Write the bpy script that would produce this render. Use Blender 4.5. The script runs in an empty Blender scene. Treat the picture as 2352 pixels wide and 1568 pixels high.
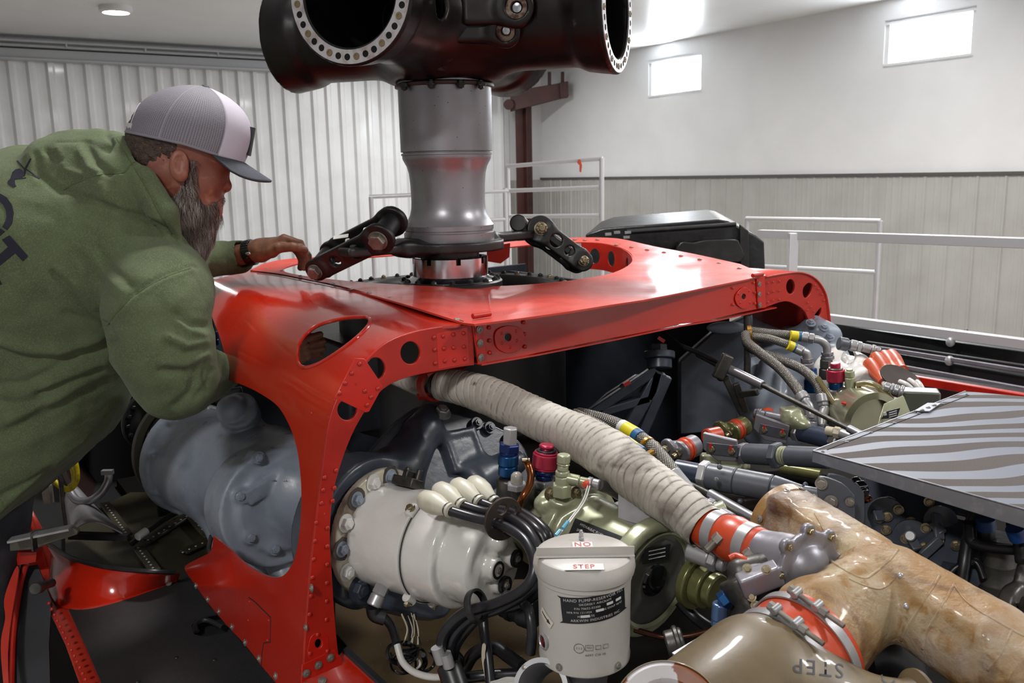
import bpy, bmesh, math, random
import numpy as np
from mathutils import Vector, Matrix, noise as mnoise
from mathutils.geometry import delaunay_2d_cdt
random.seed(7)
SC = bpy.context.scene
COL = SC.collection
PI = math.pi
EYE = 3.4                                   # eye height above the hangar floor
# ------------------------------------------------------------------ camera
FPX, PITCH, ROLL = 2050.0, math.atan(384 / 2050), .02
_F = Vector((0, math.cos(PITCH), -math.sin(PITCH)))
_U = Vector((0, math.sin(PITCH), math.cos(PITCH)))
_R0 = Vector((1, 0, 0))
_R = _R0 * math.cos(ROLL) - _U * math.sin(ROLL)
_T = _R0 * math.sin(ROLL) + _U * math.cos(ROLL)
cam = bpy.data.cameras.new('camera')
cam.sensor_width = 36
cam.lens = 36 * FPX / 2352
cam.clip_start = .05
cam.dof.use_dof = True
cam.dof.focus_distance = 1.65
cam.dof.aperture_fstop = 12
CAM = bpy.data.objects.new('camera', cam)
COL.objects.link(CAM)
CAM.matrix_world = Matrix(((_R.x, _T.x, -_F.x, 0), (_R.y, _T.y, -_F.y, 0), (_R.z, _T.z, -_F.z, EYE), (0, 0, 0, 1)))
SC.camera = CAM
# ------------------------------------------------------------------ exposure, world, lights
SC.view_settings.view_transform = 'Standard'
SC.view_settings.look = 'None'
SC.view_settings.exposure = -0.42
SC.view_settings.gamma = 1
SC.view_settings.use_curve_mapping = False
W = bpy.data.worlds.new('daylight'); SC.world = W
W.use_nodes = True
W.node_tree.nodes['Background'].inputs[0].default_value = (.80, .88, 1, 1)
W.node_tree.nodes['Background'].inputs[1].default_value = 2.0

def lamp(name, loc, size, power, color=(1, 1, 1), rot=(0, 0, 0), sy=None, shape=None):
    l = bpy.data.lights.new(name, 'AREA')
    l.energy = power; l.color = color; l.size = size
    if sy: l.shape = 'RECTANGLE'; l.size_y = sy
    if shape: l.shape = shape
    o = bpy.data.objects.new(name, l); COL.objects.link(o)
    o.location = loc; o.rotation_euler = rot
    return o

# ------------------------------------------------------------------ geometry of the view: a photo pixel and a real distance give a point
def K(px, py):
    return _F + _R * ((px - 1176) / FPX) - _T * ((py - 784) / FPX)
O = Vector((0, 0, EYE))
def at(px, py, d):
    k = K(px, py); return O + k * (d / k.y)
def onz(px, py, z):
    k = K(px, py); return O + k * (z / k.z)
def onplane(px, py, p0, n):
    k = K(px, py); return O + k * ((p0 - O).dot(n) / k.dot(n))
def proj(p):
    v = p - O; w = v.dot(_F)
    return 1176 + FPX * v.dot(_R) / w, 784 - FPX * v.dot(_T) / w
def zat(py, x, y):
    lo, hi = -3.0, 3.0
    for _ in range(40):
        m = (lo + hi) / 2
        if proj(Vector((x, y, EYE + m)))[1] > py: lo = m
        else: hi = m
    return EYE + lo
def pxs(n, d):                               # n photo pixels at distance d, in metres
    return n * d / FPX
DECK = -.27                                  # helicopter roof deck relative to the eye
C0 = onz(1065, 738, DECK)
A = onz(1750, 632, DECK) - C0; ALEN = A.length; A.normalize()
B = Vector((-A.y, A.x, 0)); B = (B * .985 + A * .12).normalized()
NA = Vector((-A.y, A.x, 0)).normalized()     # normal of the front frame plane
NB = Vector((-B.y, B.x, 0)).normalized()
def fr(a, b, z): return C0 + A * a + B * b + Vector((0, 0, z))

# ------------------------------------------------------------------ things and parts
def setp(o, label=None, cat=None, group=None, kind=None):
    if label: o['label'] = label
    if cat: o['category'] = cat
    if group: o['group'] = group
    if kind: o['kind'] = kind
    return o
def thing(name, label, cat, loc, group=None):
    o = bpy.data.objects.new(name, None); COL.objects.link(o)
    o.empty_display_size = .05
    o.location = loc
    return setp(o, label, cat, group)
def wloc(o):
    v = Vector((0, 0, 0))
    while o: v = v + o.location; o = o.parent
    return v
def link(name, me, mats, parent=None, center=None, angle=35, smooth=True):
    if smooth:
        me.polygons.foreach_set('use_smooth', [True] * len(me.polygons))
        me.update()
        if angle: me.set_sharp_from_angle(angle=math.radians(angle))
    for m in (mats if isinstance(mats, (list, tuple)) else [mats]): me.materials.append(m)
    o = bpy.data.objects.new(name, me); COL.objects.link(o)
    if parent:
        off = wloc(parent); o.parent = parent
        me.transform(Matrix.Translation(-off))
    else:
        n = len(me.vertices); co = np.empty(n * 3, 'f'); me.vertices.foreach_get('co', co); co = co.reshape(-1, 3)
        c = Vector(center) if center else Vector(((co[:, 0].min() + co[:, 0].max()) / 2, (co[:, 1].min() + co[:, 1].max()) / 2, float(co[:, 2].min())))
        me.transform(Matrix.Translation(-c)); o.location = c
    return o
def frame(axis, hint=None):
    z = Vector(axis).normalized()
    h = Vector(hint) if hint is not None else (Vector((0, 0, 1)) if abs(z.z) < .9 else Vector((1, 0, 0)))
    x = h.cross(z)
    if x.length < 1e-6: x = Vector((1, 0, 0)).cross(z)
    x.normalize(); y = z.cross(x)
    return x, y, z

class MB:
    def __init__(s): s.v = []; s.f = []; s.m = []
    def add(s, vs, fs, mi=0):
        o = len(s.v); s.v += [tuple(v) for v in vs]; s.f += [tuple(i + o for i in f) for f in fs]; s.m += [mi] * len(fs)
        return s
    def box(s, c, d, ax=None, mi=0):
        c = Vector(c); ax = ax or (Vector((1, 0, 0)), Vector((0, 1, 0)), Vector((0, 0, 1)))
        vs = [c + ax[0] * (i * d[0] / 2) + ax[1] * (j * d[1] / 2) + ax[2] * (k * d[2] / 2) for i in (-1, 1) for j in (-1, 1) for k in (-1, 1)]
        return s.add(vs, [(0, 1, 3, 2), (4, 6, 7, 5), (0, 4, 5, 1), (2, 3, 7, 6), (0, 2, 6, 4), (1, 5, 7, 3)], mi)
    def bar(s, a, b, w, h, up=(0, 0, 1), mi=0):
        a = Vector(a); b = Vector(b); z = (b - a).normalized(); x = Vector(up).cross(z).normalized(); y = z.cross(x)
        return s.box((a + b) / 2, (w, h, (b - a).length), (x, y, z), mi)
    def prism(s, pts, vec, mi=0):
        pts = [Vector(p) for p in pts]; vec = Vector(vec); n = len(pts)
        return s.add(pts + [p + vec for p in pts], [tuple(range(n))[::-1], tuple(range(n, 2 * n))] + [(i, (i + 1) % n, n + (i + 1) % n, n + i) for i in range(n)], mi)
    def lathe(s, o, axis, prof, seg=32, mi=0, a0=0, a1=2 * PI, hint=None, ell=1.0):
        """prof: list of (radius, distance along the axis)"""
        x, y, z = frame(axis, hint); o = Vector(o); full = abs(a1 - a0 - 2 * PI) < 1e-6
        n = seg if full else seg + 1; vs = []; ids = []
        for r, t in prof:
            if r < 1e-7: ids.append([len(vs)] * n); vs.append(o + z * t)
            else:
                ids.append(list(range(len(vs), len(vs) + n)))
                for k in range(n):
                    a = a0 + (a1 - a0) * k / seg
                    vs.append(o + z * t + x * (r * math.cos(a)) + y * (r * ell * math.sin(a)))
        fs = []
        for p, q in zip(ids, ids[1:]):
            for k in range(seg):
                k2 = (k + 1) % n if full else k + 1
                f = []
                for i in (p[k], p[k2], q[k2], q[k]):
                    if i not in f: f.append(i)
                if len(f) > 2: fs.append(tuple(f))
        return s.add(vs, fs, mi)
    def cyl(s, a, b, r, r2=None, seg=24, mi=0, bev=0):
        a = Vector(a); b = Vector(b); L = (b - a).length; r2 = r if r2 is None else r2; e = min(bev, L / 2.1)
        if e: pr = [(0, 0), (r - e, 0), (r, e), (r2, L - e), (r2 - e, L), (0, L)]
        else: pr = [(0, 0), (r, 0), (r2, L), (0, L)]
        return s.lathe(a, b - a, pr, seg, mi)
    def hexa(s, a, b, r, mi=0):
        a = Vector(a); b = Vector(b); L = (b - a).length; e = min(r * .12, L * .3)
        return s.lathe(a, b - a, [(0, 0), (r, 0), (r, L - e), (r - e, L), (0, L)], 6, mi)
    def tube(s, pts, r, seg=12, mi=0, sub=6, caps=True, closed=False, rr=None):
        """a round tube through points (smoothed); r a number or a list of radii"""
        pts = [Vector(p) for p in pts]
        R = list(r) if isinstance(r, (list, tuple)) else [r] * len(pts)
        P, Q = (pts, R) if sub <= 1 else spline(pts, R, sub)
        n = len(P); T = [(P[min(i + 1, n - 1)] - P[max(i - 1, 0)]).normalized() for i in range(n)]
        x, y, _ = frame(T[0]); vs = []
        for i in range(n):
            x = (x - T[i] * x.dot(T[i])).normalized(); y = T[i].cross(x)
            for k in range(seg):
                a = 2 * PI * k / seg; w = Q[i]
                vs.append(P[i] + (x * math.cos(a) + y * math.sin(a)) * w)
        fs = [(i * seg + k, i * seg + (k + 1) % seg, (i + 1) * seg + (k + 1) % seg, (i + 1) * seg + k) for i in range(n - 1) for k in range(seg)]
        if caps: fs += [tuple(range(seg))[::-1], tuple((n - 1) * seg + k for k in range(seg))]
        return s.add(vs, fs, mi)
    def ball(s, c, r, seg=16, mi=0, sc=(1, 1, 1), ax=None):
        ax = ax or (Vector((1, 0, 0)), Vector((0, 1, 0)), Vector((0, 0, 1))); c = Vector(c)
        o = MB(); o.lathe((0, 0, 0), (0, 0, 1), [(r * math.sin(PI * i / (seg // 2)), -r * math.cos(PI * i / (seg // 2))) for i in range(seg // 2 + 1)], seg)
        return s.add([c + ax[0] * (v[0] * sc[0]) + ax[1] * (v[1] * sc[1]) + ax[2] * (v[2] * sc[2]) for v in o.v], o.f, mi)
    def mesh(s, name='m'):
        me = bpy.data.meshes.new(name); me.from_pydata([tuple(v) for v in s.v], [], s.f)
        me.polygons.foreach_set('material_index', s.m)
        bm = bmesh.new(); bm.from_mesh(me); bmesh.ops.recalc_face_normals(bm, faces=bm.faces); bm.to_mesh(me); bm.free()
        return me
    def build(s, name, mats, parent=None, bevel=0, angle=35, **k):
        o = link(name, s.mesh(name), mats, parent, angle=angle)
        if bevel:
            b = o.modifiers.new('bevel', 'BEVEL'); b.width = bevel; b.segments = 2; b.limit_method = 'ANGLE'; b.angle_limit = math.radians(40)
        if k: setp(o, **k)
        return o

def spline(P, R, sub):
    P = [Vector(p) for p in P]; n = len(P); op = []; orr = []
    for i in range(n - 1):
        p0 = P[max(i - 1, 0)]; p1 = P[i]; p2 = P[i + 1]; p3 = P[min(i + 2, n - 1)]
        for k in range(sub):
            t = k / sub
            op.append(.5 * ((2 * p1) + (p2 - p0) * t + (2 * p0 - 5 * p1 + 4 * p2 - p3) * t * t + (3 * p1 - p0 - 3 * p2 + p3) * t ** 3))
            orr.append(R[i] + (R[i + 1] - R[i]) * t)
    op.append(P[-1]); orr.append(R[-1])
    return op, orr
def smooth2(pts, sub=6, closed=True):
    P = [Vector((p[0], p[1], 0)) for p in pts]
    if closed: P = [P[-1]] + P + P[:2]
    q, _ = spline(P, [0] * len(P), sub)
    if closed: q = q[sub:-sub - 1]
    return [(v.x, v.y) for v in q]

# flat or curved sheet metal: a 2-D outline with holes, laid on any surface, with real thickness
def inside(x, y, poly):
    c = False; j = len(poly) - 1
    for i in range(len(poly)):
        xi, yi = poly[i]; xj, yj = poly[j]
        if (yi > y) != (yj > y) and x < (xj - xi) * (y - yi) / (yj - yi) + xi: c = not c
        j = i
    return c
def tri2d(outline, holes=(), step=None):
    loops = [outline] + list(holes)
    if step:
        nl = []
        for lp in loops:
            q = []
            for i, p in enumerate(lp):
                r = lp[(i + 1) % len(lp)]; L = math.dist(p, r); n = max(1, int(L / step))
                q += [(p[0] + (r[0] - p[0]) * k / n, p[1] + (r[1] - p[1]) * k / n) for k in range(n)]
            nl.append(q)
        loops = nl
    V = []; E = []
    for lp in loops:
        o = len(V); V += [Vector(p) for p in lp]; E += [(o + i, o + (i + 1) % len(lp)) for i in range(len(lp))]
    if step:
        xs = [p[0] for p in loops[0]]; ys = [p[1] for p in loops[0]]
        y = min(ys) + step * .5; row = 0
        while y < max(ys):
            x = min(xs) + step * (.5 if row % 2 else 0)
            while x < max(xs):
                if inside(x, y, loops[0]) and not any(inside(x, y, h) for h in loops[1:]) and all(min((x - q[0]) ** 2 + (y - q[1]) ** 2 for q in lp) > .3 * step * step for lp in loops):
                    V.append(Vector((x, y)))
                x += step
            y += step * .87; row += 1
    r = delaunay_2d_cdt(V, E, [], 0, 1e-6)
    vs, fs = r[0], r[2]; out = []
    for f in fs:
        cx = sum(vs[i][0] for i in f) / len(f); cy = sum(vs[i][1] for i in f) / len(f)
        if inside(cx, cy, loops[0]) and not any(inside(cx, cy, h) for h in loops[1:]): out.append(tuple(f))
    return [tuple(v) for v in vs], out
def sheet(name, outline, holes, fn, thick, mats, parent=None, step=None, bevel=0, offset=-1, angle=40, flip=False, **k):
    vs, fs = tri2d(outline, holes, step)
    me = bpy.data.meshes.new(name); me.from_pydata([tuple(fn(x, y)) for x, y in vs], [], fs)
    bm = bmesh.new(); bm.from_mesh(me)
    bmesh.ops.delete(bm, geom=[v for v in bm.verts if not v.link_faces], context='VERTS')
    bmesh.ops.recalc_face_normals(bm, faces=bm.faces)
    c = sum((f.normal for f in bm.faces), Vector()); mid = sum((v.co for v in bm.verts), Vector()) / len(bm.verts)
    if (c.dot(O - mid) < 0) != flip: bmesh.ops.reverse_faces(bm, faces=bm.faces)
    bm.normal_update(); bm.verts.ensure_lookup_table(); base = list(bm.verts); fc = list(bm.faces); be = [e for e in bm.edges if len(e.link_faces) == 1]
    sgn = -1 if offset <= 0 else 1; mp = {v: bm.verts.new(v.co + v.normal * thick * sgn) for v in base}
    for f in fc: bm.faces.new([mp[v] for v in reversed(f.verts)])
    for e in be:
        a, b = e.verts; bm.faces.new((a, b, mp[b], mp[a]))
    bmesh.ops.recalc_face_normals(bm, faces=bm.faces)
    bm.to_mesh(me); bm.free()
    o = link(name, me, mats, parent, angle=angle or 60)
    if bevel:
        b = o.modifiers.new('bevel', 'BEVEL'); b.width = bevel; b.segments = 2; b.limit_method = 'ANGLE'; b.angle_limit = math.radians(50)
    if k: setp(o, **k)
    return o
def circ(cx, cy, r, n=24, ry=None): return [(cx + r * math.cos(2 * PI * i / n), cy + (ry or r) * math.sin(2 * PI * i / n)) for i in range(n)]
def tps(ctrl):
    """smooth depth over the picture through control points (x, y, value)"""
    c = np.array(ctrl, float); X = c[:, :2] / 500.; n = len(c)
    d = np.linalg.norm(X[:, None] - X[None], axis=2); Kk = np.where(d > 0, d ** 2 * np.log(d + 1e-12), 0)
    M_ = np.zeros((n + 3, n + 3)); M_[:n, :n] = Kk; M_[:n, n] = 1; M_[:n, n + 1:] = X; M_[n, :n] = 1; M_[n + 1:, :n] = X.T
    w = np.linalg.solve(M_, np.concatenate([c[:, 2], np.zeros(3)]))
    def g(x, y):
        q = np.array([x, y]) / 500.; r = np.linalg.norm(X - q, axis=1)
        return float((np.where(r > 0, r ** 2 * np.log(r + 1e-12), 0) * w[:n]).sum() + w[n] + w[n + 1:] @ q)
    return g

# shared small hardware: one mesh, many objects
def stamp(name, me, pos, nrm, parent, s=1.0, spin=None, **k):
    o = bpy.data.objects.new(name, me); COL.objects.link(o)
    o.rotation_mode = 'QUATERNION'
    q = Vector(nrm).normalized().to_track_quat('Z', 'Y')
    if spin is None: spin = random.random() * 6
    from mathutils import Quaternion
    o.rotation_quaternion = q @ Quaternion((0, 0, 1), spin)
    o.scale = (s, s, s) if not isinstance(s, (tuple, list)) else s
    if parent: o.parent = parent; o.location = Vector(pos) - wloc(parent)
    else: o.location = pos
    if k: setp(o, **k)
    return o

# ------------------------------------------------------------------ implicit solids (castings, cloth, body): smooth unions meshed on a grid
def V3(p): return np.array([p[0], p[1], p[2]], float)
def s_cone(a, b, r1, r2=None):
    a = V3(a); b = V3(b); r2 = r1 if r2 is None else r2; ba = b - a; L2 = ba @ ba
    def f(P):
        h = np.clip(((P - a) @ ba) / L2, 0, 1)
        return np.linalg.norm(P - a - h[:, None] * ba, axis=1) - (r1 + (r2 - r1) * h)
    f.bb = (np.minimum(a, b) - max(r1, r2), np.maximum(a, b) + max(r1, r2)); return f
def s_ball(c, r): return s_ell(c, (r, r, r))
def s_ell(c, r, ax=None):
    c = V3(c); r = np.array(r, float); Mx = np.eye(3) if ax is None else np.array([V3(x) for x in ax])
    def f(P):
        q = (P - c) @ Mx.T; k = np.linalg.norm(q / r, axis=1); k2 = np.linalg.norm(q / r ** 2, axis=1) + 1e-9
        return k * (k - 1) / k2
    m = max(r); f.bb = (c - m, c + m); return f
def s_cyl(a, b, r, rnd=0.0, r2=None):
    a = V3(a); b = V3(b); ba = b - a; L = np.linalg.norm(ba); u = ba / L; r2 = r if r2 is None else r2
    def f(P):
        t = (P - a) @ u; rad = np.linalg.norm(P - a - t[:, None] * u, axis=1)
        rr = r + (r2 - r) * np.clip(t / L, 0, 1)
        dx = rad - (rr - rnd); dy = np.abs(t - L / 2) - (L / 2 - rnd)
        return np.minimum(np.maximum(dx, dy), 0) + np.hypot(np.maximum(dx, 0), np.maximum(dy, 0)) - rnd
    m = max(r, r2); f.bb = (np.minimum(a, b) - m, np.maximum(a, b) + m); return f
def s_box(c, h, ax=None, rnd=0.0):
    c = V3(c); h = np.array(h, float); Mx = np.eye(3) if ax is None else np.array([V3(x) for x in ax])
    def f(P):
        q = np.abs((P - c) @ Mx.T) - (h - rnd)
        return np.linalg.norm(np.maximum(q, 0), axis=1) + np.minimum(q.max(axis=1), 0) - rnd
    m = np.linalg.norm(h); f.bb = (c - m, c + m); return f
def s_join(ops):
    """ops: (kind, field, blend) in order, kind + or -"""
    def f(P):
        d = None
        for k, g, b in ops:
            e = g(P)
            if d is None: d = e; continue
            if k == '+':
                if b > 0:
                    h = np.maximum(b - np.abs(d - e), 0) / b; d = np.minimum(d, e) - h * h * b / 4
                else: d = np.minimum(d, e)
            else:
                e = -e
                if b > 0:
                    h = np.maximum(b - np.abs(d - e), 0) / b; d = np.maximum(d, e) + h * h * b / 4
                else: d = np.maximum(d, e)
        return d
    lo = np.min([g.bb[0] for k, g, b in ops if k == '+'], axis=0); hi = np.max([g.bb[1] for k, g, b in ops if k == '+'], axis=0)
    f.bb = (lo, hi); return f
def sdf_mesh(name, f, h, lo=None, hi=None):
    lo = f.bb[0] - 2.5 * h if lo is None else np.array(lo); hi = f.bb[1] + 2.5 * h if hi is None else np.array(hi)
    n = np.ceil((hi - lo) / h).astype(int) + 1
    gx, gy, gz = [lo[i] + h * np.arange(n[i]) for i in range(3)]
    Vv = np.empty(n, 'f')
    for i, x in enumerate(gx):
        P = np.empty((n[1] * n[2], 3)); P[:, 0] = x; P[:, 1] = np.repeat(gy, n[2]); P[:, 2] = np.tile(gz, n[1])
        Vv[i] = f(P).reshape(n[1], n[2])
    ins = Vv < 0
    cs = np.zeros(n - 1, int); acc = np.zeros(tuple(n - 1) + (3,)); cnt = np.zeros(n - 1)
    cor = [(i, j, k) for i in (0, 1) for j in (0, 1) for k in (0, 1)]
    sl = lambda o: tuple(slice(o[i], n[i] - 1 + o[i]) for i in range(3))
    for c in cor:
        for ax in range(3):
            if c[ax] == 0:
                d = list(c); d[ax] = 1; d = tuple(d)
                va = Vv[sl(c)]; vb = Vv[sl(d)]; m = (va < 0) != (vb < 0)
                t = np.where(m, va / np.where(m, va - vb, 1), 0)
                for q in range(3):
                    acc[..., q] += np.where(m, c[q] + (t if q == ax else 0), 0)
                cnt += m
    act = cnt > 0; idx = -np.ones(tuple(n - 1), int); idx[act] = np.arange(act.sum())
    pos = acc[act] / cnt[act][:, None]; cell = np.argwhere(act)
    verts = lo + h * (cell + pos)
    e = h * .3
    for _ in range(2):
        d = f(verts); g = np.stack([f(verts + np.eye(3)[q] * e) - f(verts - np.eye(3)[q] * e) for q in range(3)], 1)
        g /= np.linalg.norm(g, axis=1)[:, None] + 1e-12
        verts = verts - g * np.clip(d, -h * .5, h * .5)[:, None]
    quads = []
    for ax in range(3):
        o1, o2 = [(1, 2), (2, 0), (0, 1)][ax]
        s0 = [slice(1, n[i] - 1) for i in range(3)]; s0[ax] = slice(0, n[ax] - 1)
        s1 = list(s0); s1[ax] = slice(1, n[ax])
        a = ins[tuple(s0)]; b = ins[tuple(s1)]
        base = np.argwhere(a != b); 
        if len(base) == 0: continue
        flip = a[a != b]
        base = base + np.array([0 if i == ax else 1 for i in range(3)])
        def cid(d1, d2):
            q = base.copy(); q[:, o1] -= d1; q[:, o2] -= d2
            return idx[q[:, 0], q[:, 1], q[:, 2]]
        c0, c1, c2, c3 = cid(1, 1), cid(0, 1), cid(0, 0), cid(1, 0)
        quads.append(np.where(flip[:, None], np.stack([c0, c1, c2, c3], 1), np.stack([c3, c2, c1, c0], 1)))
    Q = np.concatenate(quads); Q = Q[(Q >= 0).all(axis=1)]
    me = bpy.data.meshes.new(name); me.from_pydata(verts.tolist(), [], Q.tolist())
    return me
def solid(name, ops, h, mats, parent=None, angle=None, disp=None, lo=None, hi=None, **k):
    f = s_join(ops) if isinstance(ops, list) else ops
    me = sdf_mesh(name, f, h, lo, hi)
    if disp: displace(me, disp)
    o = link(name, me, mats, parent, angle=angle)
    if k: setp(o, **k)
    return o
def displace(me, fn):
    n = len(me.vertices); co = np.empty(n * 3, 'f'); me.vertices.foreach_get('co', co); co = co.reshape(-1, 3)
    nr = np.array([tuple(x.vector) for x in me.vertex_normals])
    me.vertices.foreach_set('co', (co + nr * fn(co, nr)[:, None]).astype('f').ravel()); me.update()
def npproj(co):
    v = co - np.array(O); w = v @ np.array(_F)
    return 1176 + FPX * (v @ np.array(_R)) / w, 784 - FPX * (v @ np.array(_T)) / w
def polydist(x, y, pl):
    """pixel distance to an open polyline, and signed side"""
    D = np.full(x.shape, 1e9); S = np.zeros(x.shape)
    for (x0, y0), (x1, y1) in zip(pl, pl[1:]):
        dx, dy = x1 - x0, y1 - y0; L = dx * dx + dy * dy
        t = np.clip(((x - x0) * dx + (y - y0) * dy) / L, 0, 1)
        d = np.hypot(x - x0 - t * dx, y - y0 - t * dy); m = d < D
        D = np.where(m, d, D); S = np.where(m, np.sign((x - x0) * dy - (y - y0) * dx), S)
    return D, S
def fbm(co, sc, seed=0, octv=3):
    out = np.empty(len(co))
    for i, c in enumerate(co):
        out[i] = mnoise.fractal(Vector((c[0] * sc + seed, c[1] * sc, c[2] * sc)), 1.0, 2.0, octv)
    return out
def text_mesh(s, size=1.0, align='CENTER', spacing=1.0, bold=0.0):
    cu = bpy.data.curves.new('t', 'FONT'); cu.body = s; cu.size = size; cu.align_x = align; cu.align_y = 'CENTER'
    cu.space_character = spacing; cu.offset = bold; cu.resolution_u = 3
    o = bpy.data.objects.new('t', cu); COL.objects.link(o)
    dg = bpy.context.evaluated_depsgraph_get(); me = bpy.data.meshes.new_from_object(o.evaluated_get(dg))
    vs = [tuple(v.co) for v in me.vertices]; fs = [tuple(p.vertices) for p in me.polygons]
    bpy.data.objects.remove(o); bpy.data.curves.remove(cu); bpy.data.meshes.remove(me)
    return vs, fs

# ------------------------------------------------------------------ materials
def srgb(h):
    if isinstance(h, str):
        h = h.lstrip('#'); c = [int(h[i:i + 2], 16) / 255 for i in (0, 2, 4)]
    else: c = h
    return tuple((x / 12.92 if x <= .04045 else ((x + .055) / 1.055) ** 2.4) for x in c) + (1,)
def mat(name, base, rough=.5, metal=0.0, var=None, bump=None, coat=0, rvar=None, emit=None, spec=.5, spots=None, trans=0, fiber=None, sheen=0):
    m = bpy.data.materials.new(name); m.use_nodes = True; nt = m.node_tree; N = nt.nodes; L = nt.links
    b = N['Principled BSDF']; b.inputs['Base Color'].default_value = srgb(base); b.inputs['Roughness'].default_value = rough
    b.inputs['Metallic'].default_value = metal; b.inputs['Coat Weight'].default_value = coat; b.inputs['Coat Roughness'].default_value = .08
    b.inputs['Specular IOR Level'].default_value = spec; b.inputs['Transmission Weight'].default_value = trans
    b.inputs['Sheen Weight'].default_value = sheen
    tc = N.new('ShaderNodeTexCoord')
    def nz(scale, detail=4, dist=0, stretch=None):
        n = N.new('ShaderNodeTexNoise'); n.inputs['Scale'].default_value = scale; n.inputs['Detail'].default_value = detail; n.inputs['Distortion'].default_value = dist
        if stretch:
            mp = N.new('ShaderNodeMapping'); mp.inputs['Scale'].default_value = stretch; L.new(tc.outputs['Object'], mp.inputs[0]); L.new(mp.outputs[0], n.inputs[0])
        else: L.new(tc.outputs['Object'], n.inputs['Vector'])
        return n.outputs['Fac']
    def ramp(x, lo, hi):
        r = N.new('ShaderNodeMapRange'); r.inputs[1].default_value = lo; r.inputs[2].default_value = hi; L.new(x, r.inputs[0]); return r.outputs[0]
    def mixc(fac, c1, c2):
        mx = N.new('ShaderNodeMix'); mx.data_type = 'RGBA'; L.new(fac, mx.inputs[0])
        for v, i in ((c1, 6), (c2, 7)):
            if isinstance(v, tuple): mx.inputs[i].default_value = v
            else: L.new(v, mx.inputs[i])
        return mx.outputs[2]
    m['_'] = 0
    cur = srgb(base)
    if var:                                    # (colour, scale, low, high)
        for v in (var if isinstance(var, list) else [var]):
            c2, sc, lo, hi = v[:4]; cur = mixc(ramp(nz(sc, 5, v[4] if len(v) > 4 else .3, v[5] if len(v) > 5 else None), lo, hi), cur, srgb(c2))
    if spots:
        c2, sc, th = spots; vo = N.new('ShaderNodeTexVoronoi'); vo.inputs['Scale'].default_value = sc; L.new(tc.outputs['Object'], vo.inputs['Vector'])
        r = ramp(vo.outputs['Distance'], th * 1.15, th); cur = mixc(r, cur, srgb(c2))
    if not isinstance(cur, tuple): L.new(cur, b.inputs['Base Color'])
    if rvar: L.new(ramp(nz(rvar[0], 4), .3, .7), (r := N.new('ShaderNodeMapRange')).inputs[0]); r.inputs[3].default_value = rvar[1]; r.inputs[4].default_value = rvar[2]; L.new(r.outputs[0], b.inputs['Roughness'])
    if bump:                                   # (scale, strength, distance)
        bs = bump if isinstance(bump, list) else [bump]; prev = None
        for q in bs:
            bn = N.new('ShaderNodeBump'); bn.inputs['Strength'].default_value = q[1]; bn.inputs['Distance'].default_value = q[2]
            L.new(nz(q[0], 6, .2, q[3] if len(q) > 3 else None), bn.inputs['Height'])
            if prev: L.new(prev, bn.inputs['Normal'])
            prev = bn.outputs[0]
        L.new(prev, b.inputs['Normal'])
    if emit: b.inputs['Emission Color'].default_value = srgb(base); b.inputs['Emission Strength'].default_value = emit
    del m['_']
    return m
def nodes(m): return m.node_tree.nodes, m.node_tree.links, m.node_tree.nodes['Principled BSDF']

RED = mat('red gloss paint', '#b0210e', .2, var=[('#a81d0c', 3, .4, .7)], rvar=(10, .10, .24), bump=(4, .06, .02), coat=.6)
REDMAT = mat('red paint', '#ad1f0e', .38, var=('#8f1109', 8, .4, .75), bump=(30, .08, .005))
DUSTSHEENRED = mat('dusty red paint with painted sheen', '#b82f1e', .36, var=[('#c4473b', 4, .45, .8), ('#b0251a', 11, .5, .8)], rvar=(9, .25, .5), bump=(5, .06, .02), coat=.2)  # lightened towards pink: the window sheen on the deck is put into the colour
BLK = mat('black paint', '#0b0b0c', .32, var=('#171314', 9, .45, .75), bump=(40, .05, .004))
BLKM = mat('satin black metal', '#151516', .42, var=('#2a2827', 14, .5, .8), bump=(60, .1, .003))
STEEL = mat('machined steel', '#929196', .36, .7, var=[('#858489', 7, .4, .7)], rvar=(25, .32, .42), spots=('#3a302c', 55, .06))
CHROME = mat('polished steel', '#b9bcc2', .12, 1, rvar=(30, .08, .22))
BOLT = mat('dull steel hardware', '#8f8b84', .4, .6, var=('#6a6359', 30, .4, .7))
BRASS = mat('yellowed steel hardware', '#9d927a', .35, .85, var=('#6e6248', 40, .4, .7))
ALU = mat('bare aluminium', '#a9a9ab', .36, .55, var=('#8b8a8c', 12, .4, .7), bump=(50, .05, .003))
GREY = mat('blue grey enamel', '#838c99', .34, var=[('#8f97a1', 6, .45, .7), ('#6f7885', 13, .55, .75), ('#7d8388', 24, .68, .75)], rvar=(20, .25, .5), bump=(26, .12, .01))
DGREY = mat('dark blue grey enamel', '#353b46', .34, var=[('#454c56', 7, .45, .7), ('#23272e', 10, .55, .75)], bump=(22, .12, .01))
WHITEC = mat('cream white enamel', '#cccac6', .2, var=[('#bdb8ae', 6, .5, .8), ('#a08c70', 12, .70, .80)], bump=(20, .2, .01), coat=.5)
RUBBER = mat('black rubber', '#121214', .38, var=('#26262a', 25, .5, .8))
DARK = mat('dark recess', '#0c0c0d', .8)
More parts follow.
